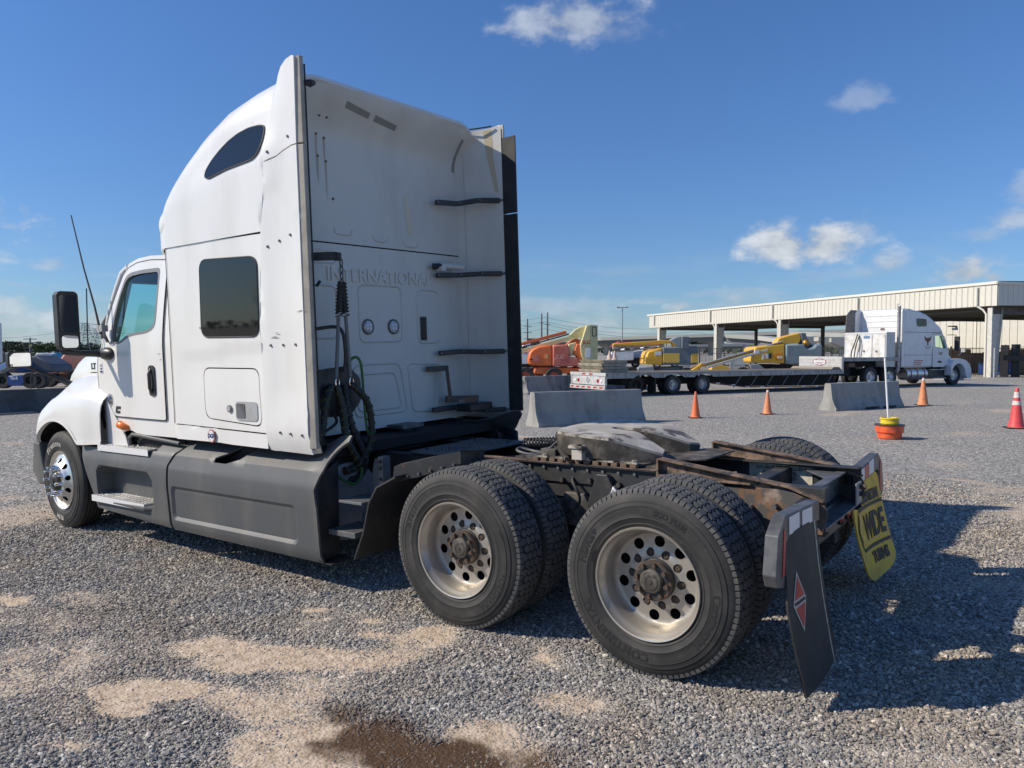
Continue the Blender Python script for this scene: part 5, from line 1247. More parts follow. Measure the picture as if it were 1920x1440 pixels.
mw = NT(nt, 'ShaderNodeMix', data_type='RGBA'); fw_ = math_(nt, 'ADD', wa.outputs['Fac'], math_(nt, 'MULTIPLY', math_(nt, 'SUBTRACT', noise(9, 5, .7), .5), .9))
fw2 = smooth_(nt, fw_, .3, .8); nt.links.new(math_(nt, 'MULTIPLY', fw2, .95), mw.inputs['Factor'])
nt.links.new(mx.outputs[2], mw.inputs[6]); mw.inputs[7].default_value = (.075, .042, .024, 1); nt.links.new(mw.outputs[2], b.inputs['Base Color'])
rg = math_(nt, 'SUBTRACT', .92, math_(nt, 'MULTIPLY', fw2, .25)); nt.links.new(rg, b.inputs['Roughness'])
hgt = math_(nt, 'ADD', math_(nt, 'MULTIPLY', math_(nt, 'SUBTRACT', 1.0, vo.outputs['Distance']), .9), math_(nt, 'MULTIPLY', noise(90, 3), .5))
hgt = math_(nt, 'MULTIPLY', hgt, math_(nt, 'SUBTRACT', 1.0, math_(nt, 'MULTIPLY', da.outputs['Fac'], .5)))
bp = NT(nt, 'ShaderNodeBump'); bp.inputs['Distance'].default_value = .012; bp.inputs['Strength'].default_value = .8
nt.links.new(hgt, bp.inputs['Height'])
bp2 = NT(nt, 'ShaderNodeBump'); bp2.inputs['Distance'].default_value = .05; bp2.inputs['Strength'].default_value = .35; nt.links.new(noise(2.5, 5, .7), bp2.inputs['Height'])
nt.links.new(bp2.outputs[0], bp.inputs['Normal']); nt.links.new(bp.outputs[0], b.inputs['Normal'])
me.materials.append(gm)

# loose crushed stone as real geometry where single stones can be seen
N0 = 660000
R0, R1 = 2.0, 12.0
u_ = rng.random(N0); r_ = R0+(R1-R0)*u_**.85; hal = math.radians(52)
th = YAW+(rng.random(N0)*2-1)*hal
px = CAM.x+r_*np.sin(th); py = CAM.y+r_*np.cos(th)
dm = np.clip(dirt(px, py)*1.15+(fbm(px, py, .12, 5, 3))*.9, 0, 1)
keep = rng.random(N0) < (1-.88*npss(.30, .95, dm))*(1-.95*npss(5.5, 12.0, r_))
px, py, r_, dm = px[keep], py[keep], r_[keep], dm[keep]
pz = height(px, py); n_ = len(px)
sc = rng.lognormal(0, .34, n_)*.0060*(1-.30*dm)*(1+.055*r_); sc = np.clip(sc, .003, .017)
pm = bpy.data.meshes.new('loose_gravel'); pm.vertices.add(n_)
pm.vertices.foreach_set('co', np.stack([px, py, pz+sc*(.25-.65*dm)+.0015], -1).reshape(-1).astype(np.float32))
a1 = pm.attributes.new('sc', 'FLOAT_VECTOR', 'POINT'); a1.data.foreach_set('vector', np.stack([sc*rng.uniform(.85, 1.5, n_), sc*rng.uniform(.75, 1.15, n_), sc*rng.uniform(.5, .85, n_)], -1).reshape(-1).astype(np.float32))
a2 = pm.attributes.new('ro', 'FLOAT_VECTOR', 'POINT'); a2.data.foreach_set('vector', np.stack([rng.normal(0, .35, n_), rng.normal(0, .35, n_), rng.random(n_)*6.28], -1).reshape(-1).astype(np.float32))
a3 = pm.attributes.new('ix', 'INT', 'POINT'); a3.data.foreach_set('value', rng.integers(0, 6, n_).astype(np.int32))
a5 = pm.attributes.new('damp', 'FLOAT', 'POINT'); a5.data.foreach_set('value', wet(px, py).astype(np.float32))
a4 = pm.attributes.new('dust', 'FLOAT', 'POINT'); a4.data.foreach_set('value', dm.astype(np.float32))
gravel = bpy.data.objects.new('loose_gravel', pm); COL.objects.link(gravel); gravel['kind'] = 'stuff'
sm = bpy.data.materials.new('crushed_stone'); sm.use_nodes = True; nt = sm.node_tree; b = nt.nodes['Principled BSDF']; b.inputs['Roughness'].default_value = .8; b.inputs['Specular IOR Level'].default_value = .3
oi = NT(nt, 'ShaderNodeObjectInfo'); geo = NT(nt, 'ShaderNodeNewGeometry'); pos = geo.outputs['Position']
c1 = ramp(oi.outputs['Random'], [(0, (.14, .134, .127)), (.3, (.235, .226, .214)), (.62, (.325, .312, .293)), (.86, (.41, .392, .362)), (.95, (.50, .475, .43)), (1, (.66, .63, .58))])
wobj = NT(nt, 'ShaderNodeMix', data_type='RGBA', blend_type='MULTIPLY'); wobj.inputs['Factor'].default_value = .6
nt.links.new(c1, wobj.inputs[6]); nt.links.new(ramp(noise(160, 3), [(.3, (.7, .7, .7)), (.7, (1.2, 1.18, 1.15))]), wobj.inputs[7])
# dust tint in bare patches
dn = ramp(noise(1.1, 4, .6), [(.42, (1, 1, 1)), (.68, (1.12, 1.0, .86))])
du = NT(nt, 'ShaderNodeAttribute', attribute_name='dust', attribute_type='INSTANCER')
md_ = NT(nt, 'ShaderNodeMix', data_type='RGBA'); nt.links.new(math_(nt, 'MULTIPLY', du.outputs['Fac'], .75, clamp=True), md_.inputs['Factor'])
nt.links.new(mul(wobj.outputs[2], dn), md_.inputs[6]); md_.inputs[7].default_value = (.52, .44, .35, 1); wp = NT(nt, 'ShaderNodeAttribute', attribute_name='damp', attribute_type='INSTANCER')
mw_ = NT(nt, 'ShaderNodeMix', data_type='RGBA'); nt.links.new(math_(nt, 'MULTIPLY', wp.outputs['Fac'], .8, clamp=True), mw_.inputs['Factor'])
nt.links.new(md_.outputs[2], mw_.inputs[6]); mw_.inputs[7].default_value = (.10, .06, .036, 1); nt.links.new(mw_.outputs[2], b.inputs['Base Color'])
rocks = bpy.data.collections.new('stone_shapes')
for k in range(6):
    bm = bmesh.new(); bmesh.ops.create_icosphere(bm, subdivisions=1, radius=1)
    rr = random.Random(k+40)
    for vtx in bm.verts: vtx.co *= rr.uniform(.72, 1.18); vtx.co.x += rr.uniform(-.1, .1)
    m_ = bpy.data.meshes.new('stone'); bm.to_mesh(m_); bm.free(); m_.materials.append(sm)
    rocks.objects.link(bpy.data.objects.new('stone', m_))
ng = bpy.data.node_groups.new('scatter_stones', 'GeometryNodeTree')
ng.interface.new_socket('Geometry', in_out='INPUT', socket_type='NodeSocketGeometry'); ng.interface.new_socket('Geometry', in_out='OUTPUT', socket_type='NodeSocketGeometry')
gi, go = ng.nodes.new('NodeGroupInput'), ng.nodes.new('NodeGroupOutput')
ci = ng.nodes.new('GeometryNodeCollectionInfo'); ci.inputs[0].default_value = rocks; ci.inputs['Separate Children'].default_value = True; ci.inputs['Reset Children'].default_value = True
iop = ng.nodes.new('GeometryNodeInstanceOnPoints'); iop.inputs['Pick Instance'].default_value = True
def named(nm, ty):
    n = ng.nodes.new('GeometryNodeInputNamedAttribute'); n.data_type = ty; n.inputs['Name'].default_value = nm; return n.outputs['Attribute']
ng.links.new(gi.outputs[0], iop.inputs['Points']); ng.links.new(ci.outputs[0], iop.inputs['Instance'])
ng.links.new(named('ix', 'INT'), iop.inputs['Instance Index'])
e2r = ng.nodes.new('FunctionNodeEulerToRotation'); ng.links.new(named('ro', 'FLOAT_VECTOR'), e2r.inputs[0]); ng.links.new(e2r.outputs[0], iop.inputs['Rotation'])
ng.links.new(named('sc', 'FLOAT_VECTOR'), iop.inputs['Scale']); ng.links.new(iop.outputs[0], go.inputs[0])
md = gravel.modifiers.new('stones', 'NODES'); md.node_group = ng

# ================================================================== concrete barriers
CONC = mat('weathered_concrete', (.34, .335, .31), .85, col2=(.23, .225, .21), vscale=2.5, lo=.42, hi=.72, stretch=(1, 1, .35), col3=(.46, .44, .39), v3=6, lo3=.6, hi3=.8, bump=.004, bscale=30)
CONCD = mat('stained_concrete', (.27, .27, .265), .88, col2=(.12, .12, .12), vscale=3, lo=.46, hi=.70, stretch=(1, 1, .5), col3=(.40, .36, .28), v3=2.2, lo3=.6, hi3=.75, bump=.006, bscale=18)
CONCK = mat('shade_darkened_concrete', (.075, .075, .075), .9, col2=(.12, .12, .118), vscale=2, col3=(.20, .20, .20), v3=1.5, lo3=.62, hi3=.7, bump=.004, bscale=20)  # concrete coloured dark to stand in for the wall's shadow side
def barrier(p, q, label, m=CONC, h=.81, slots=((.42, .62), (.68, .88)), group='concrete road barriers', chip=0):
    """p, q: ends of the foot of the visible long face"""
    p, q = Vector((p[0], p[1], 0)), Vector((q[0], q[1], 0)); d = (q-p); L = d.length; d.normalize(); side = Vector((-d.y, d.x, 0))
    half = [(0, 0), (0, .08), (.03, .12), (.13, .33), (.155, .45), (.195, h-.03), (.215, h)]
    ts = [0, .01]
    for a, c in slots: ts += [a-.001, a, c, c+.001]
    ts += [.99, 1]; secs = []; rr = random.Random(int(L*1000+p.x*10))
    for k, t in enumerate(ts):
        z0 = .07 if any(a-1e-6 < t < c+1e-6 and t not in (a-.001, c+.001) for a, c in slots) else 0
        row = []
        for (o, z) in half: row.append(p+d*(L*t)+side*o+Vector((0, 0, max(z, z0 if o < .02 else 0))))
        for (o, z) in reversed(half): row.append(p+d*(L*t)+side*(.60-o)+Vector((0, 0, max(z, z0 if o < .02 else 0))))
        if chip and k in (0, len(ts)-1): row = [r+Vector((rr.uniform(-.06, .06), rr.uniform(-.03, .03), rr.uniform(-.07, 0)*(r.z > .1)))+d*(.05 if k == 0 else -.05)*rr.random() for r in row]
        secs.append(row)
    o = MB().loft(secs, closed=True).build('concrete_barrier', m, bevel=.012)
    o['label'] = label; o['category'] = 'barrier'
    if group: o['group'] = group
    return o
B1 = barrier((-8.35, 9.99), (-7.03, 12.81), 'pale concrete road barrier nearest the big truck, just behind its coupling plate')
B2 = barrier((-4.09, 19.25), (-2.81, 22.35), 'concrete road barrier on open gravel behind the leaning white pole')
B3 = barrier((-16.13, 20.53), (-14.4, 27.6), 'long black-stained concrete barrier with a chipped end below the orange lift', CONCD, .74, slots=(), chip=1)
barrier((-5.0, 47.4), (-4.2, 49.5), 'low concrete barrier beside the front bumper of the distant white truck', CONC, .74, slots=())
WD = Vector((.13, .99, 0)).normalized()
for i in range(3):
    p0 = Vector((-22.55, 4.12, 0))-WD*(-.02+(i)*-2.2)+WD*(-4.4)
lw = barrier((-23.0, -.2), (-22.35, 7.2), 'long barrier wall coloured dark for its shadow side, below the blue boom lift', CONCK, .72, slots=(), group=None)
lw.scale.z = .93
MB().box(-22.6, -22.2, 3.6, 4.9, 0, .05).build('timber_scrap', mat('grey_timber', (.28, .24, .20), .9), label='thin pale board lying at the foot of the dark barrier wall', category='board')

# ================================================================== traffic cones and the bucket marker
CO1 = mat('orange_cone', (.80, .16, .04), .5, col2=(.60, .17, .07), vscale=9, col3=(.40, .15, .08), v3=14, lo3=.62, hi3=.75)
CO2 = mat('faded_cone', (.78, .26, .10), .6, col2=(.60, .25, .12), vscale=9, col3=(.35, .18, .10), v3=10, lo3=.56, hi3=.7)
CO4 = mat('red_pink_cone', (.72, .075, .075), .5, col2=(.55, .07, .07), vscale=12)
BAND_W = mat('cone_white_band', (.72, .66, .62), .5, col2=(.55, .45, .42), vscale=20)
def cone(loc, h, m, label, bands=False, tilt=0, tip=None):
    r = empty('traffic_cone', (loc[0], loc[1], float(height(loc[0], loc[1]))), rz=random.random(), label=label, category='traffic cone', group='traffic cones standing on the gravel')
    k = h/.71
    MB().prism_z(roundpoly([(-.17*k, -.17*k), (.17*k, -.17*k), (.17*k, .17*k), (-.17*k, .17*k)], .04), 0, .025).build('base', BLACKR, r, bevel=.005)
    rb = .125*k; rt = .027*k
    def rad(z): return rb+(rt-rb)*(z-.025)/(h-.025)
    b = MB().lathe([(rb+.025, .026), (rb+.006, .04), (rad(.08), .08), (rad(h*.5), h*.5), (rad(h*.75), h*.75), (rt+.003, h-.03), (rt, h-.008), (rt-.008, h), (.004, h-.004)], 28, 'z').build('cone_body', m, r, smooth=50)
    if bands:
        for z0, z1 in ((.58*h, .68*h), (.76*h, .90*h)): MB().lathe([(rad(z0)+.003, z0), (rad(z1)+.003, z1)], 28, 'z').build('reflective_band', BAND_W, r, smooth=60, thick=.002)
    if tip: MB().lathe([(rad(.90*h)+.002, .90*h), (rt+.004, h-.02)], 24, 'z').build('pale_tip', BAND_W, r, smooth=60, thick=.002)
    r.rotation_euler[0] = tilt; return r
cone((-6.50, 14.64), .70, CO1, 'bright orange traffic cone in front of the trailer rear wheels')
cone((-5.35, 16.94), .69, CO2, 'faded orange traffic cone midway along the flatbed trailer', tip=1)
cone((-2.45, 23.5), .90, CO2, 'faded orange traffic cone below the distant white truck fuel tank', tip=1)
cone((.55, 16.42), .93, CO4, 'large pinkish red traffic cone with white bands at the right edge', bands=True)
bk = empty('bucket_marker', (-1.36, 12.38, float(height(-1.36, 12.38))), label='white pole leaning in a yellow bucket set in a wide orange tub', category='marker pole')
ORT = mat('orange_tub', (.80, .13, .04), .4, col2=(.60, .10, .04), vscale=9); YEL = mat('yellow_bucket', (.80, .60, .03), .4, col2=(.62, .46, .05), vscale=12)
MB().lathe([(.20, 0), (.225, .02), (.235, .12), (.265, .14), (.27, .26), (.285, .275), (.285, .29), (.262, .29), (.25, .20), (.001, .19)], 36, 'z').build('orange_tub', ORT, bk, smooth=40)
MB().lathe([(.15, .19), (.16, .30), (.180, .31), (.180, .34), (.168, .345), (.172, .40), (.188, .405), (.188, .43), (.165, .43), (.155, .34), (.001, .33)], 32, 'z').build('yellow_bucket', YEL, bk, smooth=40)
MB().lathe([(.288, .275), (.288, .292), (.17, .292)], 36, 'z').build('tub_rim', BLACKP, bk, smooth=40)
MB().tube([(-.02, 0, .30), tuple(Vector((-.10, -.075, 1.64)))], .019, 12).build('white_pole', mat('white_pvc', (.78, .78, .78), .35), bk, smooth=60)

# ================================================================== shed with open bays
CREAM = mat('cream_metal_siding', (.67, .645, .565), .5, col2=(.60, .575, .50), vscale=2, lo=.3, hi=.8)
CREAML = mat('pale_metal_trim', (.72, .69, .60), .45); CREAMC = mat('column_paint', (.62, .60, .53), .5, col2=(.52, .50, .44), vscale=4)
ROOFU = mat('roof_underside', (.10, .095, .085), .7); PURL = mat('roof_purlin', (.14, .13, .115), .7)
PC = Vector((-3.06, 55.26, 0)); WDIR = Vector((-.823, .568, 0)).normalized(); VD = Vector((.568, .823, 0)).normalized()
shed = empty('open_shed', PC, label='long open-sided cream metal shed with dark roof underside behind the white truck', category='shed')
shed.rotation_euler = (0, 0, math.atan2(VD.y, VD.x))       # local x = VD (depth), local y = WDIR (length)
LEN = 46.5; DEP = 30
def eave(y): return 6.24-.17*y/LEN, 4.74-.24*y/LEN
npan = 104
for i in range(npan):
    y0, y1 = LEN*i/npan, LEN*(i+1)/npan-.05; zt, zb_ = eave(y0)
    if i == 0: o0 = MB().box(-.02, .03, 0, LEN/npan-.035, 4.60, 6.02).box(-.045, -.02, LEN/npan-.075, LEN/npan-.04, 4.60, 6.02).build('wall_panel', CREAM, shed); o0.location = (0, 0, .12)
    else:
        o = o0.copy(); COL.objects.link(o); o.parent = shed; o.location = (0, y0, zb_-4.60)
for j in range(24):
    x0 = j*.45+.05
    if j == 0: o1 = MB().box(.06, .48, -.03, .02, 4.74, 6.14).box(.45, .48, -.05, -.03, 4.74, 6.14).build('end_wall_panel', CREAM, shed)
    else: o = o1.copy(); COL.objects.link(o); o.parent = shed; o.location = (x0-.05, 0, .015*j*.5)
mb = MB(); mb.add([(.035, 0, 4.7), (.035, LEN, 4.46), (.035, LEN, 6.0), (.035, 0, 6.2)], [(0, 1, 2, 3)]); mb.build('panel_backing', PURL, shed, thick=.02)
tr = MB()
tr.add([(-.12, -.1, 6.14), (-.12, LEN+.4, 5.97), (-.12, LEN+.4, 6.15), (-.12, -.1, 6.32), (.2, -.1, 6.14), (.2, LEN+.4, 5.97), (.2, LEN+.4, 6.15), (.2, -.1, 6.32)], [(0, 1, 2, 3), (7, 6, 5, 4), (3, 2, 6, 7), (0, 4, 5, 1), (0, 3, 7, 4), (1, 5, 6, 2)]); tr.build('eave_gutter', CREAML, shed)
MB().box(-.12, 40, -.12, 0, 6.14, 6.30).build('gable_trim', CREAML, shed)
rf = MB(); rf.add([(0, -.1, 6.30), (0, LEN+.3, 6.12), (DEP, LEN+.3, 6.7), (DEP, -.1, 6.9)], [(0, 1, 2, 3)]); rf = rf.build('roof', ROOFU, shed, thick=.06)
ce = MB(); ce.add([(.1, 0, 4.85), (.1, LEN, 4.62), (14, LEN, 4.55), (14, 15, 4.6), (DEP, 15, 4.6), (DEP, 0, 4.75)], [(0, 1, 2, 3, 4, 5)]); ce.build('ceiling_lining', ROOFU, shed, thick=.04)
mb = MB()
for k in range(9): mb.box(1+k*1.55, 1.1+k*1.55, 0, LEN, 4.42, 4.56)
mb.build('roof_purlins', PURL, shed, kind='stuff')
def column(y, x=0, s=1, nm='column', m=CREAMC):
    mb = MB().prism_y([(x+.02, 0), (x+.55, 0), (x+1.0, 4.6), (x+.02, 4.6)], y-.015, y+.015)
    mb.box(x, x+.03, y-.17, y+.17, 0, 4.6); mb.add([(x+.55, y-.17, 0), (x+.55, y+.17, 0), (x+1.0, y+.17, 4.6), (x+1.0, y-.17, 4.6)], [(0, 1, 2, 3)])
    c = mb.build(nm, m, shed); return c
for y in (.5, 11.3, 22.0, 32.3, 44.2):
    column(y); MB().cyl((-.14, y+.9, 6.0), (-.14, y+.9, 4.75), .09, n=8).tube([(-.14, y+.9, 4.76), (.1, y+.6, 4.5), (.1, y+.35, 4.2), (.1, y+.35, 0)], .07, 8).build('downspout', CREAML, shed, smooth=50)
for y in (.5, 11.3, 22.0, 32.3, 44.2):
    MB().box(.3, 14, y-.05, y+.05, 4.2, 4.6).build('rafter', ROOFU, shed)
    MB().box(13.6, 13.9, y-.14, y+.14, 0, 4.5).build('rear_column', PURL, shed)
for y in (.5, 11.3): MB().box(26, 26.5, y-.2, y+.2, 0, 4.5).build('rear_column', PURL, shed)
# warehouse wall further back
wh = empty('warehouse', PC+VD*38+WDIR*41, label='cream corrugated warehouse wall seen through the open shed', category='warehouse'); wh.location.z = 0
wh.rotation_euler = (0, 0, math.atan2(-WDIR.y, -WDIR.x))
for i in range(60):
    if i == 0: w0 = MB().box(.02, .93, 0, .05, 0, 6.6).box(.90, .96, -.03, 0, 0, 6.6).build('wall_panel', CREAM, wh)
    else: o = w0.copy(); COL.objects.link(o); o.parent = wh; o.location = (i*.97-.0, 0, 0)
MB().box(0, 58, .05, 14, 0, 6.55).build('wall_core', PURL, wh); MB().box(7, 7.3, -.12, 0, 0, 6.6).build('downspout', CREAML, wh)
MB().box(4.2, 4.5, -.5, -.03, 4.7, 4.9).box(3.6, 4.3, -.55, -.4, 4.75, 4.9).build('wall_lamp', BLACKP, wh)

# ================================================================== vehicle builders for the yard behind
def wheel_simple(par, x, y, r, w, m_rim, rr, z=None, name='wheel', hubm=None):
    """wheel on a y axle; y is the outer face, tyre goes to +y"""
    z = r if z is None else z
    t = MB().lathe([(rr*.98, .03), (rr*1.05, .01), (r*.9, .0), (r*.985, .03), (r, .06), (r, w-.06), (r*.985, w-.03), (rr, w)], 32, 'y', (x, y, z)).build(name, TYRE, par, smooth=40)
    MB().lathe([(rr*1.0, .03), (rr*.93, .015), (rr*.88, .05), (rr*.84, .12), (rr*.45, .125), (rr*.36, .06), (rr*.02, .05)], 28, 'y', (x, y, z)).build('rim', m_rim, t, smooth=35)
    return t
DRV = math.atan2(.905, .426)
P0 = Vector((-11.6, 24.3, 0))
# --- flatbed trailer, local x forward along its length, y = 0 the near (right-hand) side, +y away
tr_ = empty('flatbed_trailer', P0, DRV, label='long low grey flatbed trailer hitched to the distant white truck', category='trailer')
RAILM = mat('galvanised_rail', (.34, .345, .35), .5, .5, col2=(.24, .24, .24), vscale=3); PLANK = mat('dark_deck_plank', (.13, .11, .09), .85, col2=(.20, .17, .14), vscale=3)
TW_ = mat('trailer_white', (.52, .52, .51), .5, col2=(.45, .44, .42), vscale=5); MAROON = mat('maroon_tape', (.16, .03, .03), .6)
rail = []
prof = [(-3.25, .70), (-3.25, .90), (10.0, .90), (10.0, .70), (2.45, .70)]
for c in (1.6, 0.04, -1.5): prof += [(c+.52, .70)]+[(c+.50*math.cos(a), .70+.12*math.sin(a)) for a in [PI*k/6 for k in range(7)]]+[(c-.52, .70)]
sheet(prof, lambda x, z: (x, 0, z), .4).build('side_rail', RAILM, tr_, thick=.05)
MB().box(-3.25, 10.0, .05, 2.5, .82, .885).build('deck_underlay', PLANK, tr_)
for k in range(12):
    y0 = .08+k*.2
    if k == 0: pk = MB().box(-3.25, 10.0, 0, .185, .886, .912).build('deck_plank', PLANK, tr_); pk.location.y = y0
    else: o = pk.copy(); COL.objects.link(o); o.parent = tr_; o.location.y = y0
for k in range(22):
    x = -2.9+k*.6
    if k == 0: kk = MB().box(-.03, .03, -.045, -.02, .74, .87).build('stake_pocket', ALUD, tr_); kk.location.x = x
    else: o = kk.copy(); COL.objects.link(o); o.parent = tr_; o.location.x = x
for x in (.04, 1.6):
    wheel_simple(tr_, x, .02, .40, .26, ALUD, .235); wheel_simple(tr_, x, 2.22, .40, .26, ALUD, .235)
    wheel_simple(tr_, x, .36, .40, .26, GREYM, .235)
wheel_simple(tr_, -1.5, .45, .40, .3, BLACKP, .2); MB().box(-.85, -.80, .1, .6, .10, .66).build('mud_flap', BLACKR, tr_)  # black rim colour stands in for this wheel lying in shadow
MB().box(-2.2, 10, .5, 2.0, .40, .68).build('chassis', DARK, tr_)
ch = MB().prism_y([(2.1, .40), (4.0, .20), (10.0, .12), (10.0, .16), (4.0, .25), (2.1, .46)], .03, .09).build('truss_chord', MAROON, tr_)
MB().prism_y([(2.2, .44), (4.0, .24), (10.0, .16), (10.0, .70), (2.2, .70)], .45, .50).build('centre_beam', DARK, tr_)
for k in range(7):
    x = 3.3+k*.95; MB().bar((x, .04, .23), (x+.42, .04, .70), .035).build('truss_strut', GREYM, tr_)
for k in range(9):
    x = 2.3+k*.85; z = .42 if x < 2.6 else (.33 if x < 3.4 else (.215 if x < 5 else .165)); MB().box(x, x+.22, .018, .028, z-.02, z+.02).build('chord_tape', RWHITE, tr_)
# rear face
MB().box(-3.30, -3.24, .03, 2.47, .44, .86).build('rear_panel', mat('white_tail_panel', (.56, .56, .56), .4, col2=(.42, .41, .39), vscale=6), tr_)
MB().box(-3.33, -3.28, 0, 2.5, .80, .92).build('rear_top_bar', TW_, tr_)
MB().box(-3.36, -3.28, .02, 2.48, .27, .41).build('rear_bumper', TW_, tr_)
for y in (.05, 2.40): MB().box(-3.33, -3.27, y, y+.05, .40, .82).build('rear_post', TW_, tr_)
for k in range(6): MB().box(-3.366, -3.36, .15+k*.41, .37+k*.41, .31, .37).build('bumper_tape', RED, tr_)
for y in (1.0, 1.5): MB().box(-3.336, -3.33, y-.12, y+.12, .83, .89).build('top_tape', RED, tr_)
for y, m in ((.33, RWHITE), (.56, LAMPR), (1.93, LAMPR), (2.16, RWHITE)): MB().lathe([(.075, -.012), (.06, -.025), (.001, -.025)], 16, 'x', (-3.30, y, .60)).build('tail_light', m, tr_, smooth=40)
MB().lathe([(.13, -.004), (.12, -.012), (.10, -.006), (.03, -.006), (.02, -.012), (.001, -.012)], 20, 'x', (-3.30, 1.25, .62)).build('round_emblem', SILVER, tr_)
# bulkhead with hexagon badge, plank step
bh = MB().box(10.0, 10.12, 0, 2.5, .72, 1.50)
bh = bh.build('bulkhead', TW_, tr_)
for k in range(5): MB().box(9.985, 10.0, .02, 2.42, .80+k*.135, .92+k*.135).build('bulkhead_slat', TW_, bh)
hx = [(1.65, 1.33), (1.25, 1.42), (.88, 1.33), (.88, 1.16), (1.25, 1.05), (1.65, 1.16)]
sheet(hx, lambda y, z: (9.975, y, z), .5).build('hexagon_badge', mat('faded_maroon', (.30, .16, .16), .7), bh, thick=.004)
sheet([(1.25+(y-1.25)*.86, 1.235+(z-1.235)*.82) for y, z in hx], lambda y, z: (9.97, y, z), .5).build('badge_field', RWHITE, bh, thick=.004)
for k, (y0, y1, z) in enumerate(((1.02, 1.50, 1.20), (1.12, 1.40, 1.13), (.98, 1.54, 1.32))): MB().box(9.962, 9.968, y0, y1, z, z+.035).build('badge_stripe', MATS['faded_maroon'], bh)
MB().prism_y([(9.4, .92), (9.95, .92), (9.95, 1.02), (9.6, 1.03)], .1, 2.5).build('plank_step', mat('worn_plank', (.30, .25, .19), .9), tr_)
MB().box(10.12, 14.1, 0, .06, 1.28, 1.46).box(10.12, 14.1, .06, 2.5, 1.36, 1.44).build('gooseneck_deck', RAILM, tr_)
MB().box(10.12, 14.0, .6, 1.9, 1.0, 1.30).box(10.1, 10.9, .3, 2.2, .60, 1.3).build('gooseneck_frame', DARK, tr_)
MB().box(10.5, 10.9, .0, .3, 1.0, 1.2).build('winch', RUST, tr_)

# --- distant white truck
WT_ = empty('semi_truck', P0, DRV, label='distant white semi truck with red-banded fuel tank and tall exhaust stack, hitched to the trailer', category='truck')
WT2 = mat('white_fleet_paint', (.74, .75, .76), .35, col2=(.66, .67, .68), vscale=2, coat=.3)
sprof = [(14.72, .93), (14.45, .95), (14.45, 3.80), (14.62, 3.86), (14.95, 3.84), (15.25, 3.78), (15.67, 3.73), (16.16, 3.60), (16.6, 3.40), (16.97, 3.18), (17.30, 2.98), (17.50, 2.78), (17.56, 2.62), (16.72, 2.60), (16.72, .93)]
slp = sheet(sprof, lambda x, z: (x, 0, z), .4); 
def extr(poly, y0, y1, m, nm, par, bevel=.05, smooth=None): return MB().prism_y(poly, y0, y1).build(nm, m, par, bevel=bevel, smooth=smooth)
sb = extr(sprof, 0, 2.5, WT2, 'sleeper_body', WT_, .09, 40)
for (a, b_, c, d_) in ((14.5, 17.45, 2.68, 2.69), (14.5, 16.7, 1.55, 1.558)): MB().box(a, b_, -.004, .004, c, d_+.008).build('body_seam', SEAM, sb)
dprof = [(16.75, .95), (16.75, 2.60), (17.52, 2.60), (17.66, 2.50), (17.93, 1.96), (18.05, 1.80), (18.05, 1.05), (17.6, .95)]
GL2 = glass_mat('green_window_glass', (.62, .85, .72), ior=1.3)
wn2 = [(16.88, 2.53), (17.50, 2.53), (17.60, 2.44), (17.80, 1.95), (17.75, 1.88), (16.93, 1.98)]
for y in (.03, 2.47):
    dd = sheet(dprof, lambda x, z: (x, y, z), .3, [wn2]).build('door', WT2, WT_, thick=.05, off=0)
    sheet(wn2, lambda x, z: (x, y, z), .5).build('window_glass', GL2, dd)
    MB().box(17.15, 17.45, y-.032, y+.032, 1.16, 1.26).build('door_handle', INK, dd)
MB().box(16.72, 18.0, .08, 2.42, .95, 1.5).build('cab_interior', INTER, WT_); MB().prism_y([(17.50, 2.62), (17.56, 2.55), (17.95, 1.90), (17.88, 1.88)], .1, .2).prism_y([(17.50, 2.62), (17.56, 2.55), (17.95, 1.90), (17.88, 1.88)], 2.3, 2.4).box(16.7, 17.6, .05, 2.45, 2.58, 2.66).build('cab_frame', WT2, WT_)
secs = []
for x, zt, hw in ((18.0, 1.86, 1.0), (18.4, 1.74, .95), (18.9, 1.52, .88), (19.3, 1.25, .80), (19.6, .95, .70)):
    secs.append([(x, 1.25-hw, .5), (x, 1.25-hw, zt-.18), (x, 1.25-hw+.14, zt-.03), (x, 1.25, zt), (x, 1.25+hw-.14, zt-.03), (x, 1.25+hw, zt-.18), (x, 1.25+hw, .5)])
MB().loft(secs, closed=True).build('hood', WT2, WT_, smooth=40)
for y in (0, 2.1):
    ar = [(18.6+.60*math.cos(a), .52+.60*math.sin(a)) for a in [PI-PI*k/12 for k in range(13)]]
    fp = [(17.95, .52)]+ar+[(19.35, .34), (19.68, .34), (19.66, .84), (19.50, 1.10), (19.15, 1.30), (18.7, 1.38), (18.2, 1.32), (17.95, 1.0)]
    sheet(fp, lambda x, z: (x, y, z), .3).build('fender', WT2, WT_, thick=.4, off=0)
MB().box(19.45, 19.75, .05, 2.45, .34, .84).build('bumper', WT2, WT_, bevel=.06)
MB().prism_y([(19.05, 1.12), (19.28, 1.20), (19.45, 1.02), (19.30, .92)], .08, .12).build('headlamp', GREYM, WT_); MB().bar((18.85, .0, 1.52), (19.0, -.15, 1.75), .03).box(18.98, 19.06, -.25, -.05, 1.70, 1.88).build('hood_mirror', ALUD, WT_)
for x, hm in ((12.08, ALUP), (13.49, ALUP)):
    wheel_simple(WT_, x, .02, .51, .3, hm, .30, name='drive_wheel'); wheel_simple(WT_, x, 2.2, .51, .3, hm, .30, name='drive_wheel')
    MB().lathe([(.10, -.02), (.10, .08)], 16, 'y', (x, .02, .51), caps=True).build('hub_cap', RWHITE, WT_)
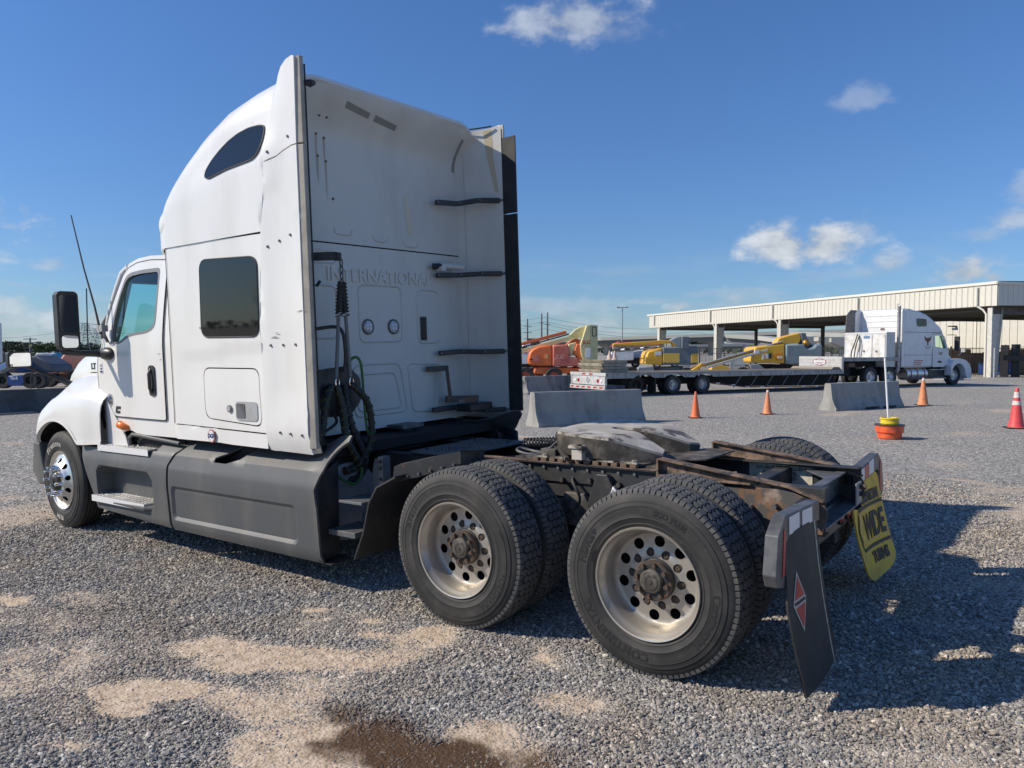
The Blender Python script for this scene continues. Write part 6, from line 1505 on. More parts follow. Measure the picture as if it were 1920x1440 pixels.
wheel_simple(WT_, 18.60, .02, .51, .3, ALUP, .30, name='steer_wheel'); wheel_simple(WT_, 18.60, 2.2, .51, .3, ALUP, .30, name='steer_wheel')
tk = MB().cyl((14.85, .35, .62), (16.45, .35, .62), .31, n=28).build('fuel_tank', ALUP, WT_, smooth=50, bevel=.02)
for x in (15.1, 15.6, 16.15): MB().lathe([(.318, 0), (.318, .07)], 28, 'x', (x, .35, .62)).build('tank_band', mat('red_band%d' % int(x*10), (.30, .02, .04), .5), tk, smooth=50)
MB().box(14.5, 15.0, -.02, .3, .36, .42).build('step', RUST, WT_)
MB().box(16.5, 18.0, .15, .6, .35, .85).build('battery_box', BLACKP, WT_); MB().box(16.6, 17.9, .02, .3, .80, .84).box(16.8, 17.9, .02, .3, .36, .40).build('step', ALUD, WT_)
MB().box(11.3, 18.5, .8, 1.7, .55, .85).box(14.6, 17.9, .3, 2.2, .85, .95).build('frame_rails', DARK, WT_)
cb = MB().box(13.2, 13.85, .05, 2.45, .98, 2.68).build('cabinet_body', mat('cabinet_aluminium', (.55, .55, .54), .45, .3), WT_, bevel=.02)
CAB = mat('cabinet_white', (.68, .68, .66), .5, col2=(.48, .45, .38), vscale=4, lo=.4, hi=.7)
for y0, y1 in ((.12, .78), (.84, 1.46), (1.55, 2.35)):
    d_ = MB().box(13.17, 13.2, y0, y1, 1.05, 2.55).build('cabinet_door', CAB, cb)
    if y0 < 1: MB().cyl((13.13, (y0+y1)/2+.12, 1.75), (13.17, (y0+y1)/2+.12, 1.75), .05, n=10).build('latch', GREYM, cb)
MB().box(13.16, 13.17, .95, 1.30, 2.38, 2.50).build('name_plate', mat('blue_plate', (.12, .22, .35), .4), cb)
for k in range(3): MB().box(14.43, 14.45, .3, 2.1, 2.95+k*.28, 3.0+k*.28).build('pressed_rib', WT2, sb)
MB().tube([(14.2, .12, .8), (14.2, .12, 3.88), (14.16, .10, 3.96), (14.05, .05, 4.0)], .085, 14).build('exhaust_stack', ALUD, WT_, smooth=60)
MB().tube([(14.2, .5, .75), (14.2, .2, .72), (14.2, .12, 1.0)], .10, 10).build('exhaust_elbow', ALUD, WT_, smooth=60)
for y0 in (0, 2.47): sheet([(14.47, .98), (14.47, 3.86), (14.2, 3.90), (14.0, 3.70), (14.0, .98)] if y0 else [(14.47, .98), (14.47, 3.84), (14.30, 3.80), (14.26, .98)], lambda x, z: (x, y0, z), .4).build('side_extender', WT2, WT_, thick=.03)
sheet([(13.3, 2.7), (14.47, 2.7), (14.47, 3.86), (13.7, 3.86), (13.4, 3.6)], lambda x, z: (x, 2.5, z), .4).build('side_extender', GREYM, WT_, thick=.03)
MB().tube(catmull([(13.1, 1.6, 2.6), (12.95, 1.62, 2.2), (12.9, 1.8, 1.6), (12.9, 1.7, 1.0)], 5), .03, 6).tube(catmull([(13.1, 1.5, 2.5), (12.9, 1.5, 2.1), (12.88, 1.6, 1.5), (12.9, 1.55, 1.0)], 5), .03, 6).build('air_lines', HOSEK, WT_, smooth=60)
sheet(roundpoly([(15.35, 3.37), (16.15, 3.36), (16.18, 2.98), (15.41, 2.98)], .12), lambda x, z: (x, -.006, z), .5).build('sleeper_window', GLASSD, sb, thick=.01)
MB().tube([(17.85, .0, 2.58), (18.2, -.25, 2.58), (18.25, -.28, 2.45)], .02, 6).box(18.18, 18.30, -.42, -.18, 1.78, 2.50).build('mirror', BLACKP, WT_, bevel=.02)
BROWNP = mat('brown_print', (.16, .07, .05), .6)
wing = [(0, .12), (.05, .06), (.06, .14), (.11, .08), (.30, .20), (.26, .06), (.20, -.02), (.10, -.06), (.05, -.10), (.03, -.24), (0, -.28)]
wing = [(x, z) for x, z in wing]+[(-x, z) for x, z in reversed(wing[1:-1])]
sheet(wing, lambda x, z: (16.30+x*.95, -.008, 2.30+z*1.05), .3).build('winged_emblem', BROWNP, sb, thick=.006)
MB().tube([(16.30+.20*math.cos(a), -.008, 2.0+.10*math.sin(a)) for a in [PI+PI*k/8 for k in range(9)]], .012, 4).build('emblem_arc', BROWNP, sb)
for s_, sz, x, z in (('CFI', .20, 17.35, 1.62),): text_mb(s_, sz, lambda a, b, e: (x+a, -.002-e, z+b), .003, .003).build('door_lettering', BROWNP, WT_)
for k in range(3): MB().box(15.2+.05*(k == 0), 15.95-.08*k, -.006, -.002, 1.26-k*.10, 1.30-k*.10).build('red_stripe', REDP, sb)
text_mb('450', .16, lambda a, b, e: (14.43-e, 1.2-a, 2.85+b), .003, .003).build('fleet_number', BROWNP, sb)

# --- boom lifts (local x = to the right in view, y = away, z up)
def lift_root(u, depth, label, name='boom_lift', cat='boom lift'):
    p = at(u, 657, depth); return empty(name, (p.x, p.y, 0), -YAW, label=label, category=cat)
def pxf(u0, depth):
    k = depth/1459.4
    def f(u, v): return ((u-u0)*k, 1.7913-(v-657.0)*k)
    return f
def slab(f, pts, y0, y1, nm, m, par, bevel=.04, smooth=35):
    return MB().prism_y([f(u, v) for u, v in pts], y0, y1).build(nm, m, par, bevel=bevel, smooth=smooth)
def beam(f, a, b, y, w, h, nm, m, par):
    (x0, z0), (x1, z1) = f(*a), f(*b); return MB().bar((x0, y, z0), (x1, y, z1), w, h).build(nm, m, par, bevel=.015)
ORL = mat('orange_machine_paint', (.82, .17, .035), .5, col2=(.70, .17, .06), vscale=2); ORF = mat('faded_orange_paint', (.55, .13, .09), .6, col2=(.62, .20, .14), vscale=3)
CRL = mat('cream_machine_paint', (.66, .60, .30), .5, col2=(.58, .54, .30), vscale=2); YEM = mat('yellow_machine_paint', (.80, .44, .03), .45, col2=(.72, .42, .06), vscale=2)
GRM = mat('slate_machine_paint', (.12, .155, .18), .5, col2=(.16, .19, .21), vscale=2); YEL2 = mat('pale_yellow_paint', (.72, .47, .08), .5)
BEIG = mat('grimy_beige', (.45, .38, .30), .7, col2=(.30, .22, .16), vscale=3); BLU = mat('blue_machine_paint', (.02, .07, .24), .45, col2=(.03, .10, .30), vscale=3)
SAL = mat('salmon_faded_paint', (.62, .26, .18), .65, col2=(.50, .22, .16), vscale=2); MUD = mat('muddy_tyre', (.14, .115, .085), .9, col2=(.22, .17, .12), vscale=8)
l1 = lift_root(1040, 38, 'orange and cream articulated boom lift behind the stained barrier'); f = pxf(1040, 38)
slab(f, [(989.5, 680), (993, 665), (998, 659), (1010, 653), (1022, 651), (1036, 650.5), (1036, 690.5), (1010, 690), (993, 689)], .2, 1.9, 'engine_hood', ORL, l1, .09)
slab(f, [(1036.5, 650.5), (1060, 650), (1067, 652), (1069, 674), (1084, 674.5), (1091, 687), (1092, 690.8), (1036.5, 691)], .15, 1.95, 'counterweight', ORF, l1, .09)
MB().box(*[v for v in (f(1000, 0)[0], f(1012, 0)[0])], .18, .22, f(0, 682)[1], f(0, 670)[1]).build('hood_panel', ORF, l1); MB().box(f(1022, 0)[0], f(1028, 0)[0], .18, .22, f(0, 676)[1], f(0, 668)[1]).build('hood_decal', mat('amber_decal', (.8, .4, .15), .5), l1)
text_mb('JLG', .30, lambda a, b, e: (f(1050, 0)[0]+a+b*.25, .13-e, f(0, 673)[1]+b), .0, .004).build('maker_lettering', mat('worn_pale_pink', (.72, .45, .40), .6), l1)
MB().box(f(993.5, 0)[0], f(999, 0)[0], .18, .2, f(0, 679)[1], f(0, 676.5)[1]).build('model_plate', MAROON, l1)
slab(f, [(1088, 652), (1100, 613.5), (1107.5, 613), (1108, 679), (1094, 679.5), (1090, 670)], .10, 1.2, 'tower_side', CRL, l1, .03)
MB().prism_z([(f(1107.6, 0)[0], .10), (f(1123, 0)[0], .55), (f(1123, 0)[0], 1.3), (f(1107.6, 0)[0], 1.2)], f(0, 680)[1], f(0, 613)[1]).build('tower_block', CRL, l1, bevel=.02)
xa, xb = f(1111.5, 0)[0], f(1119.5, 0)[0]; fa = lambda x: .10+(x-f(1107.6, 0)[0])/(f(1123, 0)[0]-f(1107.6, 0)[0])*.45
MB().tube([(x, fa(x)-.01, z) for x, z in rrect(xa, xb, f(0, 634)[1], f(0, 617)[1], .05)], .02, 5, closed=True).build('access_cover', BLACKP, l1)
text_mb('JLG', .26, lambda a, b, e: (f(1100, 0)[0]+a, .09-e, f(0, 646)[1]+b), .004, .004).build('tower_lettering', REDP, l1)
MB().box(f(1103, 0)[0]-.12, f(1103, 0)[0]+.12, .085, .10, f(0, 674)[1], f(0, 657)[1]).build('tower_panel', RWHITE, l1)
beam(f, (880, 675), (1064, 626), .9, .26, .16, 'upper_boom', ORL, l1); beam(f, (880, 690), (1101, 629), .7, .34, .22, 'lower_boom', CRL, l1)
beam(f, (940, 666), (1068, 630), .75, .20, .07, 'boom_hose_tray', BLACKP, l1)
slab(f, [(1068, 633), (1080, 621), (1090, 616), (1104, 613), (1106, 624), (1095, 629), (1080, 633)], .5, 1.1, 'boom_link', CRL, l1, .04)
slab(f, [(1066, 649), (1082, 645), (1080, 655), (1074, 672), (1069, 672)], .3, 1.0, 'riser', CRL, l1); slab(f, [(1082, 648), (1089, 650), (1094, 680), (1098, 690), (1088, 686), (1082, 672), (1076, 668)], .2, 1.1, 'riser_link', ORL, l1)
slab(f, [(1062, 652), (1076, 640), (1084, 636), (1094, 642), (1090, 650)], 1.3, 2.2, 'far_hood', ORF, l1)
slab(f, [(1001, 705), (1004, 694), (1014, 693), (1094, 694), (1094, 704), (1020, 706)], .3, 1.8, 'chassis', ORL, l1); MB().cyl((f(1040, 0)[0], 1.0, .9), (f(1040, 0)[0], 1.0, 1.1), .6, n=20).build('slew_ring', DARK, l1)
for u, r in ((985, .44), (1039, .42)): wheel_simple(l1, f(u, 0)[0], -.1 if u < 1000 else .1, r, .35, ORF, .22)
for u in (1005, 1085): wheel_simple(l1, f(u, 0)[0], 1.7, .44, .35, ORF, .22)
l1.location.z = .10

l2 = lift_root(1265, 46, 'yellow and slate boom lift with a square grey tower, behind the trailer wheels'); f = pxf(1265, 46)
slab(f, [(1210, 683), (1211, 671), (1215, 659.5), (1228, 655), (1242, 651.5), (1242, 684.5)], .0, 2.1, 'engine_hood', YEM, l2, .08)
slab(f, [(1242.5, 651.5), (1278, 650.5), (1305, 649), (1309.5, 651.5), (1309, 684), (1242.5, 684.5)], -.02, 2.1, 'turntable', GRM, l2, .06)
for u0, u1 in ((1243.5, 1274), (1296, 1308.5)): MB().box(f(u0, 0)[0], f(u1, 0)[0], -.05, 0, f(0, 680)[1], f(0, 663)[1]).build('side_door', YEL2, l2, bevel=.01)
text_mb('Haulotte', .52, lambda a, b, e: (f(1221, 0)[0]+a*.72, -.004-e, f(0, 673)[1]+b), .010, .012).build('maker_lettering', YEM, l2)
MB().box(f(1228, 0)[0], f(1240, 0)[0], -.02, 0, f(0, 666)[1], f(0, 659)[1]).build('data_plate', RWHITE, l2)
slab(f, [(1278, 631), (1291, 631.5), (1291.5, 654), (1278.5, 654)], -.1, .7, 'tower_block', GRM, l2, .03); slab(f, [(1258, 638), (1270, 632), (1278, 631), (1278, 650), (1272, 650)], .2, .9, 'tower_side', mat('light_slate', (.30, .34, .36), .5), l2, .03)
slab(f, [(1151, 648), (1151, 644), (1240, 638), (1262, 638), (1271, 641), (1272, 650), (1264, 650), (1262, 644), (1180, 648)], .3, .75, 'upper_boom', YEM, l2, .03)
beam(f, (1151, 652), (1245, 645), .55, .3, .20, 'boom_underside', BEIG, l2); beam(f, (1150, 660), (1243, 651), .6, .35, .10, 'lower_arm', BEIG, l2)
for k in range(6): beam(f, (1160+k*14, 648), (1160+k*14, 657), .5, .04, .04, 'hose_clip', BEIG, l2)
for u in (1247, 1252): MB().tube([(f(u, 0)[0], .2, f(0, 651)[1]), (f(u, 0)[0], .2, f(0, 644)[1])], .06, 8).build('cylinder_rod', CHROME, l2)
slab(f, [(1194, 698), (1197, 688.5), (1225, 688), (1228, 698)], -.1, .5, 'axle_cover', mat('light_slate2', (.25, .28, .29), .5), l2); slab(f, [(1222, 689), (1300, 687), (1300, 697), (1222, 699)], .3, 1.8, 'chassis', GRM, l2)
for u in (1185, 1228, 1290): wheel_simple(l2, f(u, 0)[0], -.05, .42, .35, MUD, .2)
MB().box(f(1281, 0)[0], f(1296, 0)[0], -.1, .1, f(0, 690)[1], f(0, 684)[1]).build('steering_ram', ALUD, l2)

l3 = lift_root(1470, 44, 'yellow boom lift with rounded grey counterweight and boom lowered to the left'); f = pxf(1470, 44)
slab(f, [(1413, 678), (1414, 655), (1418, 650.5), (1471.5, 645), (1471.5, 681), (1416, 680.5)], 0, 2.0, 'engine_hood', YEM, l3, .06)
slab(f, [(1472.5, 645.5), (1508, 645.5), (1512, 652), (1518, 654), (1526, 651), (1530, 645.5), (1542, 646), (1541, 668), (1534, 680), (1520, 683), (1478, 683), (1472.5, 681)], -.05, 2.0, 'counterweight', mat('slate_blue_paint', (.19, .25, .28), .5, col2=(.22, .28, .30), vscale=2), l3, .10)
slab(f, [(1458, 647), (1466, 634), (1482, 629), (1500, 625), (1506, 624), (1508, 636), (1504, 644), (1480, 645)], .5, 1.2, 'boom_elbow', YEM, l3, .05)
slab(f, [(1506, 624), (1516, 624), (1519, 634), (1528, 646), (1520, 652), (1511, 645)], .45, 1.25, 'boom_joint', GRM, l3, .03); MB().sphere((f(1516, 0)[0], .4, f(0, 643)[1]), .2, 8).build('brass_pivot', mat('brass', (.45, .25, .05), .4, .6), l3, smooth=50)
beam(f, (1318, 683), (1470, 640), .2, .34, .05, 'boom_side_rail', ALUD, l3); beam(f, (1320, 686), (1470, 644), .35, .24, .16, 'boom_web', YEL2, l3); beam(f, (1326, 689), (1440, 656), .15, .4, .13, 'lower_boom', TW_, l3)
slab(f, [(1298, 694), (1312, 684), (1318, 680), (1316, 690), (1306, 697)], .1, .5, 'jib_end', YEM, l3); beam(f, (1297, 690), (1322, 680), .3, .2, .08, 'jib_arm', BEIG, l3)
slab(f, [(1452, 662), (1466, 662), (1466, 676), (1456, 676)], -.05, 0, 'control_recess', mat('deep_orange', (.70, .28, .02), .5), l3, 0)
for u0, u1, v0, v1, m in ((1414.5, 1423, 656, 663, RWHITE), (1428, 1432, 664, 674, RWHITE), (1435, 1440, 663, 672, RWHITE), (1440, 1446, 663, 672, INK), (1458, 1466, 668, 672, RWHITE)): MB().box(f(u0, 0)[0], f(u1, 0)[0], -.09, -.03 if u0 > 1450 else 0, f(0, v1)[1], f(0, v0)[1]).build('decal', m, l3)
slab(f, [(1425, 683), (1500, 684), (1498, 694), (1432, 692)], .3, 1.7, 'chassis', DARK, l3, .03); slab(f, [(1404, 684), (1422, 682), (1440, 696), (1410, 696)], -.1, .3, 'axle_cover', mat('light_slate3', (.25, .28, .29), .5), l3)
for u in (1396, 1453, 1530): wheel_simple(l3, f(u, 0)[0], .0, .42, .35, MUD, .2)

# --- slabs stacked on the tail of the trailer, two small cones on top
SLAB = mat('limestone_slab', (.40, .36, .27), .9, col2=(.30, .27, .21), vscale=4, bump=.004, bscale=30)
def rot_pt(x, y, z): return tr_.matrix_world @ Vector((x, y, z))
for k in range(4):
    s_ = MB().prism_y([(-.62+.06*(k % 2), 0), (.62-.02*k, 0), (.74-.05*k, .115), (-.66, .115)], -.80, .80).build('concrete_mat', SLAB, bevel=.012)
    s_.location = P0+Matrix.Rotation(DRV, 3, 'Z') @ Vector((-2.45+.05*(k % 2), 1.45, .914+k*.125)); s_.rotation_euler = (0, 0, DRV+.02*(k-1))
    s_['label'] = ['bottom', 'second lowest', 'second highest', 'topmost'][k]+' tan slab in the stack on the trailer tail'; s_['category'] = 'slab'; s_['group'] = 'tan slabs stacked on the trailer tail'
for k, (dx, dy) in enumerate(((-.1, .0), (-.1, -.35))):
    c = MB().lathe([(.13, 0), (.13, .03), (.09, .05), (.03, .36), (.001, .37)], 12, 'z').build('small_cone', mat('grubby_cone%d' % k, (.55, .42, .35), .7), smooth=40)
    c.location = P0+Matrix.Rotation(DRV, 3, 'Z') @ Vector((-2.15+dx, 1.25+dy, 1.414)); c['label'] = ('left' if k == 0 else 'right')+' of two grubby small cones on the tan slab stack'; c['category'] = 'traffic cone'; c['group'] = 'small cones on the slabs'

# ================================================================== black fences
FEN = mat('black_fence_paint', (.02, .02, .022), .5)
def fence(pts, label, h=2.0, rails=(.15, 1.55, 1.92), pitch=.13, post=2.4):
    r = empty('metal_fence', (0, 0, 0), label=label, category='fence')
    pk = MB(); first = None
    for a, b in zip(pts, pts[1:]):
        a, b = Vector(a), Vector(b); d = (b-a); L = d.length; d.normalize(); n = int(L/pitch)
        for z in rails: MB().bar(a+Vector((0, 0, z)), b+Vector((0, 0, z)), .035, .04).build('rail', FEN, r)
        for i in range(n+1):
            p = a+d*(i*pitch); pk.box(p.x-.011, p.x+.011, p.y-.011, p.y+.011, .06, h)
        for i in range(int(L/post)+1):
            p = a+d*(i*post)
            if first is None: first = MB().box(-.04, .04, -.04, .04, 0, h+.08).build('post', FEN, r); first.location = p
            else: o = first.copy(); COL.objects.link(o); o.parent = r; o.location = p
    pk.build('pickets', FEN, r, kind='stuff'); return r
g0 = lambda u, d: (at(u, 657, d).x, at(u, 657, d).y, 0)
fence([g0(1268, 66), g0(1420, 60), g0(1560, 56.5), g0(1700, 54)], 'black picket fence running behind the yellow lifts and the trailer')
fence([g0(1715, 53.5), g0(1880, 53.0)], 'black picket fence in front of the shed corner')
gt = fence([g0(1885, 52.6), g0(1990, 52.2)], 'black gate section at the right edge with heavy posts', h=2.1)
MB().box(-.22, .22, -.22, .22, 0, 2.15).build('gate_post', FEN, gt).location = g0(1884, 52.5)
MB().box(-.25, .25, -.25, .25, 0, 2.2).build('gate_post', FEN, gt).location = g0(1905, 52.4)
o = MB().bar((0, 0, 1.3), Vector(g0(1918, 52))-Vector(g0(1884, 52))+Vector((0, 0, 1.25)), .3, .35).build('gate_operator', FEN, gt); o.location = g0(1884, 52)
pp = MB().cyl((0, 0, 0), (0, 0, 1.95), .06, n=10).build('grey_post', ALUD, smooth=50); pp.location = g0(1865, 50.5); pp['label'] = 'bare grey post just left of the gate at the right edge'; pp['category'] = 'post'

# ================================================================== stacked goods behind the fence
WOODS = [mat('brown_pallet_wood', (.30, .17, .09), .8, col2=(.22, .12, .07), vscale=3), mat('pale_board_wood', (.46, .30, .17), .8, col2=(.36, .22, .12), vscale=3)]
kinds = ['reddish', 'pale', 'dark brown', 'tan', 'weathered']
for k, (u, d, w, h, m) in enumerate(((1745, 60, 1.6, 1.85, 1), (1790, 60, 2.6, 1.9, 0), (1828, 61, 1.4, 1.6, 1), (1885, 60, 2.2, 1.7, 0), (1915, 60, 1.6, 1.9, 1))):
    r = empty('pallet_stack', g0(u, d), -YAW, label=['short pale pallet stack behind the white truck hood', 'wide reddish pallet stack left of the shed corner column', 'low pale pallet stack between fence and corner column', 'brown pallet stack behind the gate', 'tall pale pallet stack at the right edge of the view'][k], category='pallets', group='pallets stored behind the fence')
    n = int(w/.16)
    for i in range(n):
        x = -w/2+i*.16
        if i == 0: b0 = MB().box(0, .12, 0, .05, .05, h).build('board', WOODS[m], r); b0.location.x = x
        else: o = b0.copy(); COL.objects.link(o); o.parent = r; o.location.x = x
    MB().box(-w/2, w/2, .05, 1.1, 0, h-.05).build('pallet_core', WOODS[0], r)
tb = MB().prism_x([(-.5, 0), (.5, 0), (.62, .9), (-.62, .9)], -1.2, 1.2).build('blue_skip', BLU, bevel=.03); tb.location = g0(1872, 58); tb['label'] = 'low dark blue container behind the fence by the gate'; tb['category'] = 'container'

# ================================================================== far road bridges
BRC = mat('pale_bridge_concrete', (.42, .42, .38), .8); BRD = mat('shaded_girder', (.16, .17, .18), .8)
def bridge(pts, label, thick=1.6, width=12, par_h=1.1, piers=()):
    """pts: (u, v of the top edge, depth)"""
    r = empty('road_bridge', (0, 0, 0), label=label, category='bridge')
    P = [at(*p) for p in pts]; sd = []
    for i, p in enumerate(P):
        d = (P[min(i+1, len(P)-1)]-P[max(i-1, 0)]); d.z = 0; d.normalize(); nn = Vector((-d.y, d.x, 0)); nn = nn if nn.dot(FW) > 0 else -nn; sd.append(nn)
    secs = [[p, p+n*width, p+n*width-Vector((0, 0, par_h)), p-Vector((0, 0, par_h))] for p, n in zip(P, sd)]
    MB().loft(secs, closed=True).build('deck', BRC, r)
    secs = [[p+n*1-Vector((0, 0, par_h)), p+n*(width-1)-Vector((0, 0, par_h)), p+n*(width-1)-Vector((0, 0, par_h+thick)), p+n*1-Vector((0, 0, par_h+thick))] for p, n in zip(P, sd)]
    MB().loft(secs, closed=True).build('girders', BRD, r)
    for (u, v, d, w) in piers:
        p = at(u, v, d); kk = MB().prism(circle2(0, 0, w, 12), lambda a, b: (a, b, -2), lambda a, b: (a, b, p.z)).build('pier', BRC, r); kk.location = (p.x, p.y, 0)
        kc = MB().prism_x([(-4*w, 0), (4*w, 0), (4*w, -.9), (1.2*w, -2.6), (-1.2*w, -2.6), (-4*w, -.9)], -w*.8, w*.8).build('pier_cap', BRC, r); kc.location = (p.x, p.y, p.z); kc.rotation_euler = (0, 0, -YAW+PI/2)
    return r
bridge([(700, 650, 330), (960, 641, 300), (1127, 632.5, 280), (1280, 627.5, 270), (1450, 621.5, 262), (1600, 617, 255)], 'high pale overpass deck crossing behind the orange lift and the shed', 1.3, piers=[(1139, 639, 286, 1.3), (1211, 634, 280, 1.3), (1337, 631, 275, 1.6), (1402, 628, 268, 1.6)])
bridge([(1090, 648, 340), (1280, 646, 330), (1560, 642, 330), (1800, 640, 330)], 'lower overpass deck beneath the high one', .9, piers=[(1300, 652, 332, 1.2), (1450, 652, 332, 1.2)])
bridge([(1360, 626, 220), (1420, 630, 215), (1470, 637, 205), (1520, 646, 200)], 'dark curved ramp seen under the shed roof', 1.5, 6)
bridge([(1480, 621.5, 180), (1600, 625, 170), (1700, 628, 165)], 'pale overpass deck visible between the rear shed columns', 1.4, piers=[(1535, 631, 176, 1.5), (1588, 632, 172, 1.7), (1612, 634, 171, 1.7)])

# ================================================================== masts, poles, pylons, wires
POLE = mat('grey_steel_pole', (.30, .31, .33), .6); DPOLE = mat('dark_pole', (.14, .14, .15), .7)
def mast(u, vt, d, label, r=.14, head=True, name='light_mast', cat='light mast', m=POLE, arms=()):
    p = at(u, 657, d); h = at(u, vt, d).z
    e = empty(name, (p.x, p.y, 0), -YAW, label=label, category=cat)
    MB().cyl((0, 0, -1), (0, 0, h), r*1.3, r*.8, 10).build('pole', m, e, smooth=50)
    if head: MB().box(-1.2, 1.2, -.1, .1, h-.1, h+.1).box(-1.4, -.8, -.35, .35, h, h+.22).box(.8, 1.4, -.35, .35, h, h+.22).build('lamp_head', POLE, e)
    for z, w in arms:
        MB().box(-w, w, -.12, .12, h-z-.12, h-z+.12).build('cross_arm', m, e)
    return e
mast(1166.5, 577, 190, 'tall twin-headed light mast right of the orange lift tower', .14)
mast(989, 598, 320, 'dark steel transmission pole left of the twin poles', .35, False, 'transmission_pole', 'pole', DPOLE, [(3+2.6*k, 1.6) for k in range(5)])
mast(1015.5, 588, 330, 'left one of two tall steel transmission poles', .35, False, 'transmission_pole', 'pole', DPOLE, [(4, 1.2), (12, 1.2)])
mast(1026.5, 586, 330, 'right one of two tall steel transmission poles', .35, False, 'transmission_pole', 'pole', DPOLE, [(5, 1.2), (13, 1.2)])
mast(57, 633.5, 260, 'wooden power pole with two cross arms above the distant trees', .3, False, 'power_pole', 'pole', DPOLE, [(.4, 2.2), (1.6, 2.4), (3.4, 2.4)])
mast(73, 640, 300, 'twin-armed power pole further away beside the first', .3, False, 'power_pole', 'pole', DPOLE, [(.4, 1.6), (1.7, 3.2)])
mast(76.5, 640, 300, 'thin second leg pole right of the twin-armed pole', .25, False, 'power_pole', 'pole', DPOLE)
def pylon(u, vt, d, w, label):
    p = at(u, 657, d); h = at(u, vt, d).z; e = empty('lattice_pylon', (p.x, p.y, 0), -YAW, label=label, category='pylon')
    mb = MB(); t = .16
    for sx in (-1, 1):
        for sy in (-1, 1):
            mb.bar((sx*w*.55, sy*w*.55, 0), (sx*w*.14, sy*w*.14, h*.72), t); mb.bar((sx*w*.14, sy*w*.14, h*.72), (sx*w*.08, sy*w*.08, h), t)
    n = 9
    for k in range(n):
        z0, z1 = h*k/n, h*(k+1)/n; w0 = w*(.55-.41*min(1, z0/(h*.72))); w1 = w*(.55-.41*min(1, z1/(h*.72)))
        for sy in (-1, 1): mb.bar((-w0, sy*w0, z0), (w1, sy*w1, z1), t*.6); mb.bar((w0, sy*w0, z0), (-w1, sy*w1, z1), t*.6)
        mb.bar((-w1, -w1, z1), (w1, -w1, z1), t*.6)
    mb.build('lattice_legs', POLE, e)
    for zz, ww in ((.98, .75), (.84, 1.05), (.70, .9)):
        a = MB()
        for s in (-1, 1): a.bar((0, 0, h*zz), (s*w*ww, 0, h*zz-h*.03), t*1.1).bar((0, 0, h*zz-h*.07), (s*w*ww, 0, h*zz-h*.03), t*.8)
        a.build('cross_arm', POLE, e)
pylon(161, 605.5, 330, 9, 'larger lattice power pylon seen between mirror and antenna'); pylon(183, 618, 420, 9, 'smaller lattice power pylon beside the cab windscreen')
def wire(e0, e1, sag, label, r=.05):
    a, b = at(*e0), at(*e1); MB().tube([a.lerp(b, t)-Vector((0, 0, sag*4*t*(1-t))) for t in [k/16 for k in range(17)]], r, 4).build('power_line', DPOLE, label=label, category='power line', group='power lines on the steel poles')
for w_, va, vb, vc in (('topmost', 597, 595, 612), ('second highest', 609, 603, 622), ('second lowest', 617, 608, 630), ('lowest', 624, 616, 636)):
    wire((900, va+4, 340), (1020, vb, 330), 1, w_+' power line running from the black rubber flap to the twin steel poles')
    wire((1020, vb, 330), (1300, vc, 420), 3, w_+' power line running right from the twin steel poles to the shed roof')
    wire((1300, vc, 420), (1520, vc+5, 520), 3, w_+' power line continuing out of sight behind the shed')
for w_, v in (('upper', 626), ('middle', 642), ('lower', 650)):
    wire((-120, v+2, 330), (161, v-14, 330), 3, w_+' power line crossing the sky left of the lattice pylon')
    wire((161, v-14, 330), (420, v-2, 380), 3, w_+' power line leading from the lattice pylon behind the cab')
bb = empty('billboard', g0(1000, 240), -YAW, label='dark back of a billboard above the left end of the overpass', category='billboard')
hb = at(1000, 647, 240).z
MB().box(-1.9, 1.9, -.2, .2, hb, at(1000, 634.5, 240).z).build('panel', mat('billboard_back', (.06, .065, .07), .7), bb); MB().cyl((0, 0, 0), (0, 0, hb), .4, n=10).build('post', DPOLE, bb)

# ================================================================== vehicles and plant far left and far behind
l4 = lift_root(25, 34, 'blue four-wheel-drive boom lift behind the dark barrier wall'); f = pxf(25, 34)
slab(f, [(11, 724), (12, 710), (42, 708), (44, 722), (40, 729), (14, 729)], 0, 1.0, 'chassis_box', BLU, l4, .04)
text_mb('4x4', .22, lambda a, b, e: (f(25, 0)[0]+a, -.006-e, f(0, 714.5)[1]+b), .006, .004).build('box_lettering', RWHITE, l4)
slab(f, [(-30, 700), (14, 676), (40, 672), (72, 690), (75, 704), (34, 706), (0, 706)], 1.0, 2.6, 'turntable', mat('dark_grey_hood', (.10, .11, .13), .6), l4, .08)
slab(f, [(0, 692), (14, 682), (36, 684), (36, 700), (20, 704), (0, 702)], .9, 1.0, 'blue_hood', BLU, l4, .03)
beam(f, (-60, 735), (30, 686), .3, .3, .2, 'lower_boom', GREYM, l4); beam(f, (-60, 715), (22, 680), .5, .26, .22, 'upper_boom', mat('pale_blue_paint', (.25, .42, .65), .5), l4)
for u, m in ((2, TYRE), (53, TYRE), (69, TYRE)): wheel_simple(l4, f(u, 0)[0], .0, .36, .34, m, .16)
l4.location.z = .12
l5 = lift_root(112, 38, 'faded salmon machine with a rounded tank behind the hood'); f = pxf(112, 38)
slab(f, [(100, 672), (108, 662), (135, 659), (165, 660), (165, 690), (104, 702), (98, 695)], .5, 2.4, 'engine_hood', SAL, l5, .12)
MB().lathe([(.001, f(0, 673)[1]), (.20, f(0, 673.5)[1]), (.26, f(0, 677)[1]), (.27, f(0, 700)[1]), (.001, f(0, 701)[1])], 20, 'z', (f(93.5, 0)[0], .1, 0)).build('round_tank', SAL, l5, smooth=50)
slab(f, [(84, 700), (150, 698), (150, 716), (92, 720)], .5, 1.8, 'chassis', mat('brown_chassis', (.12, .06, .04), .8), l5)
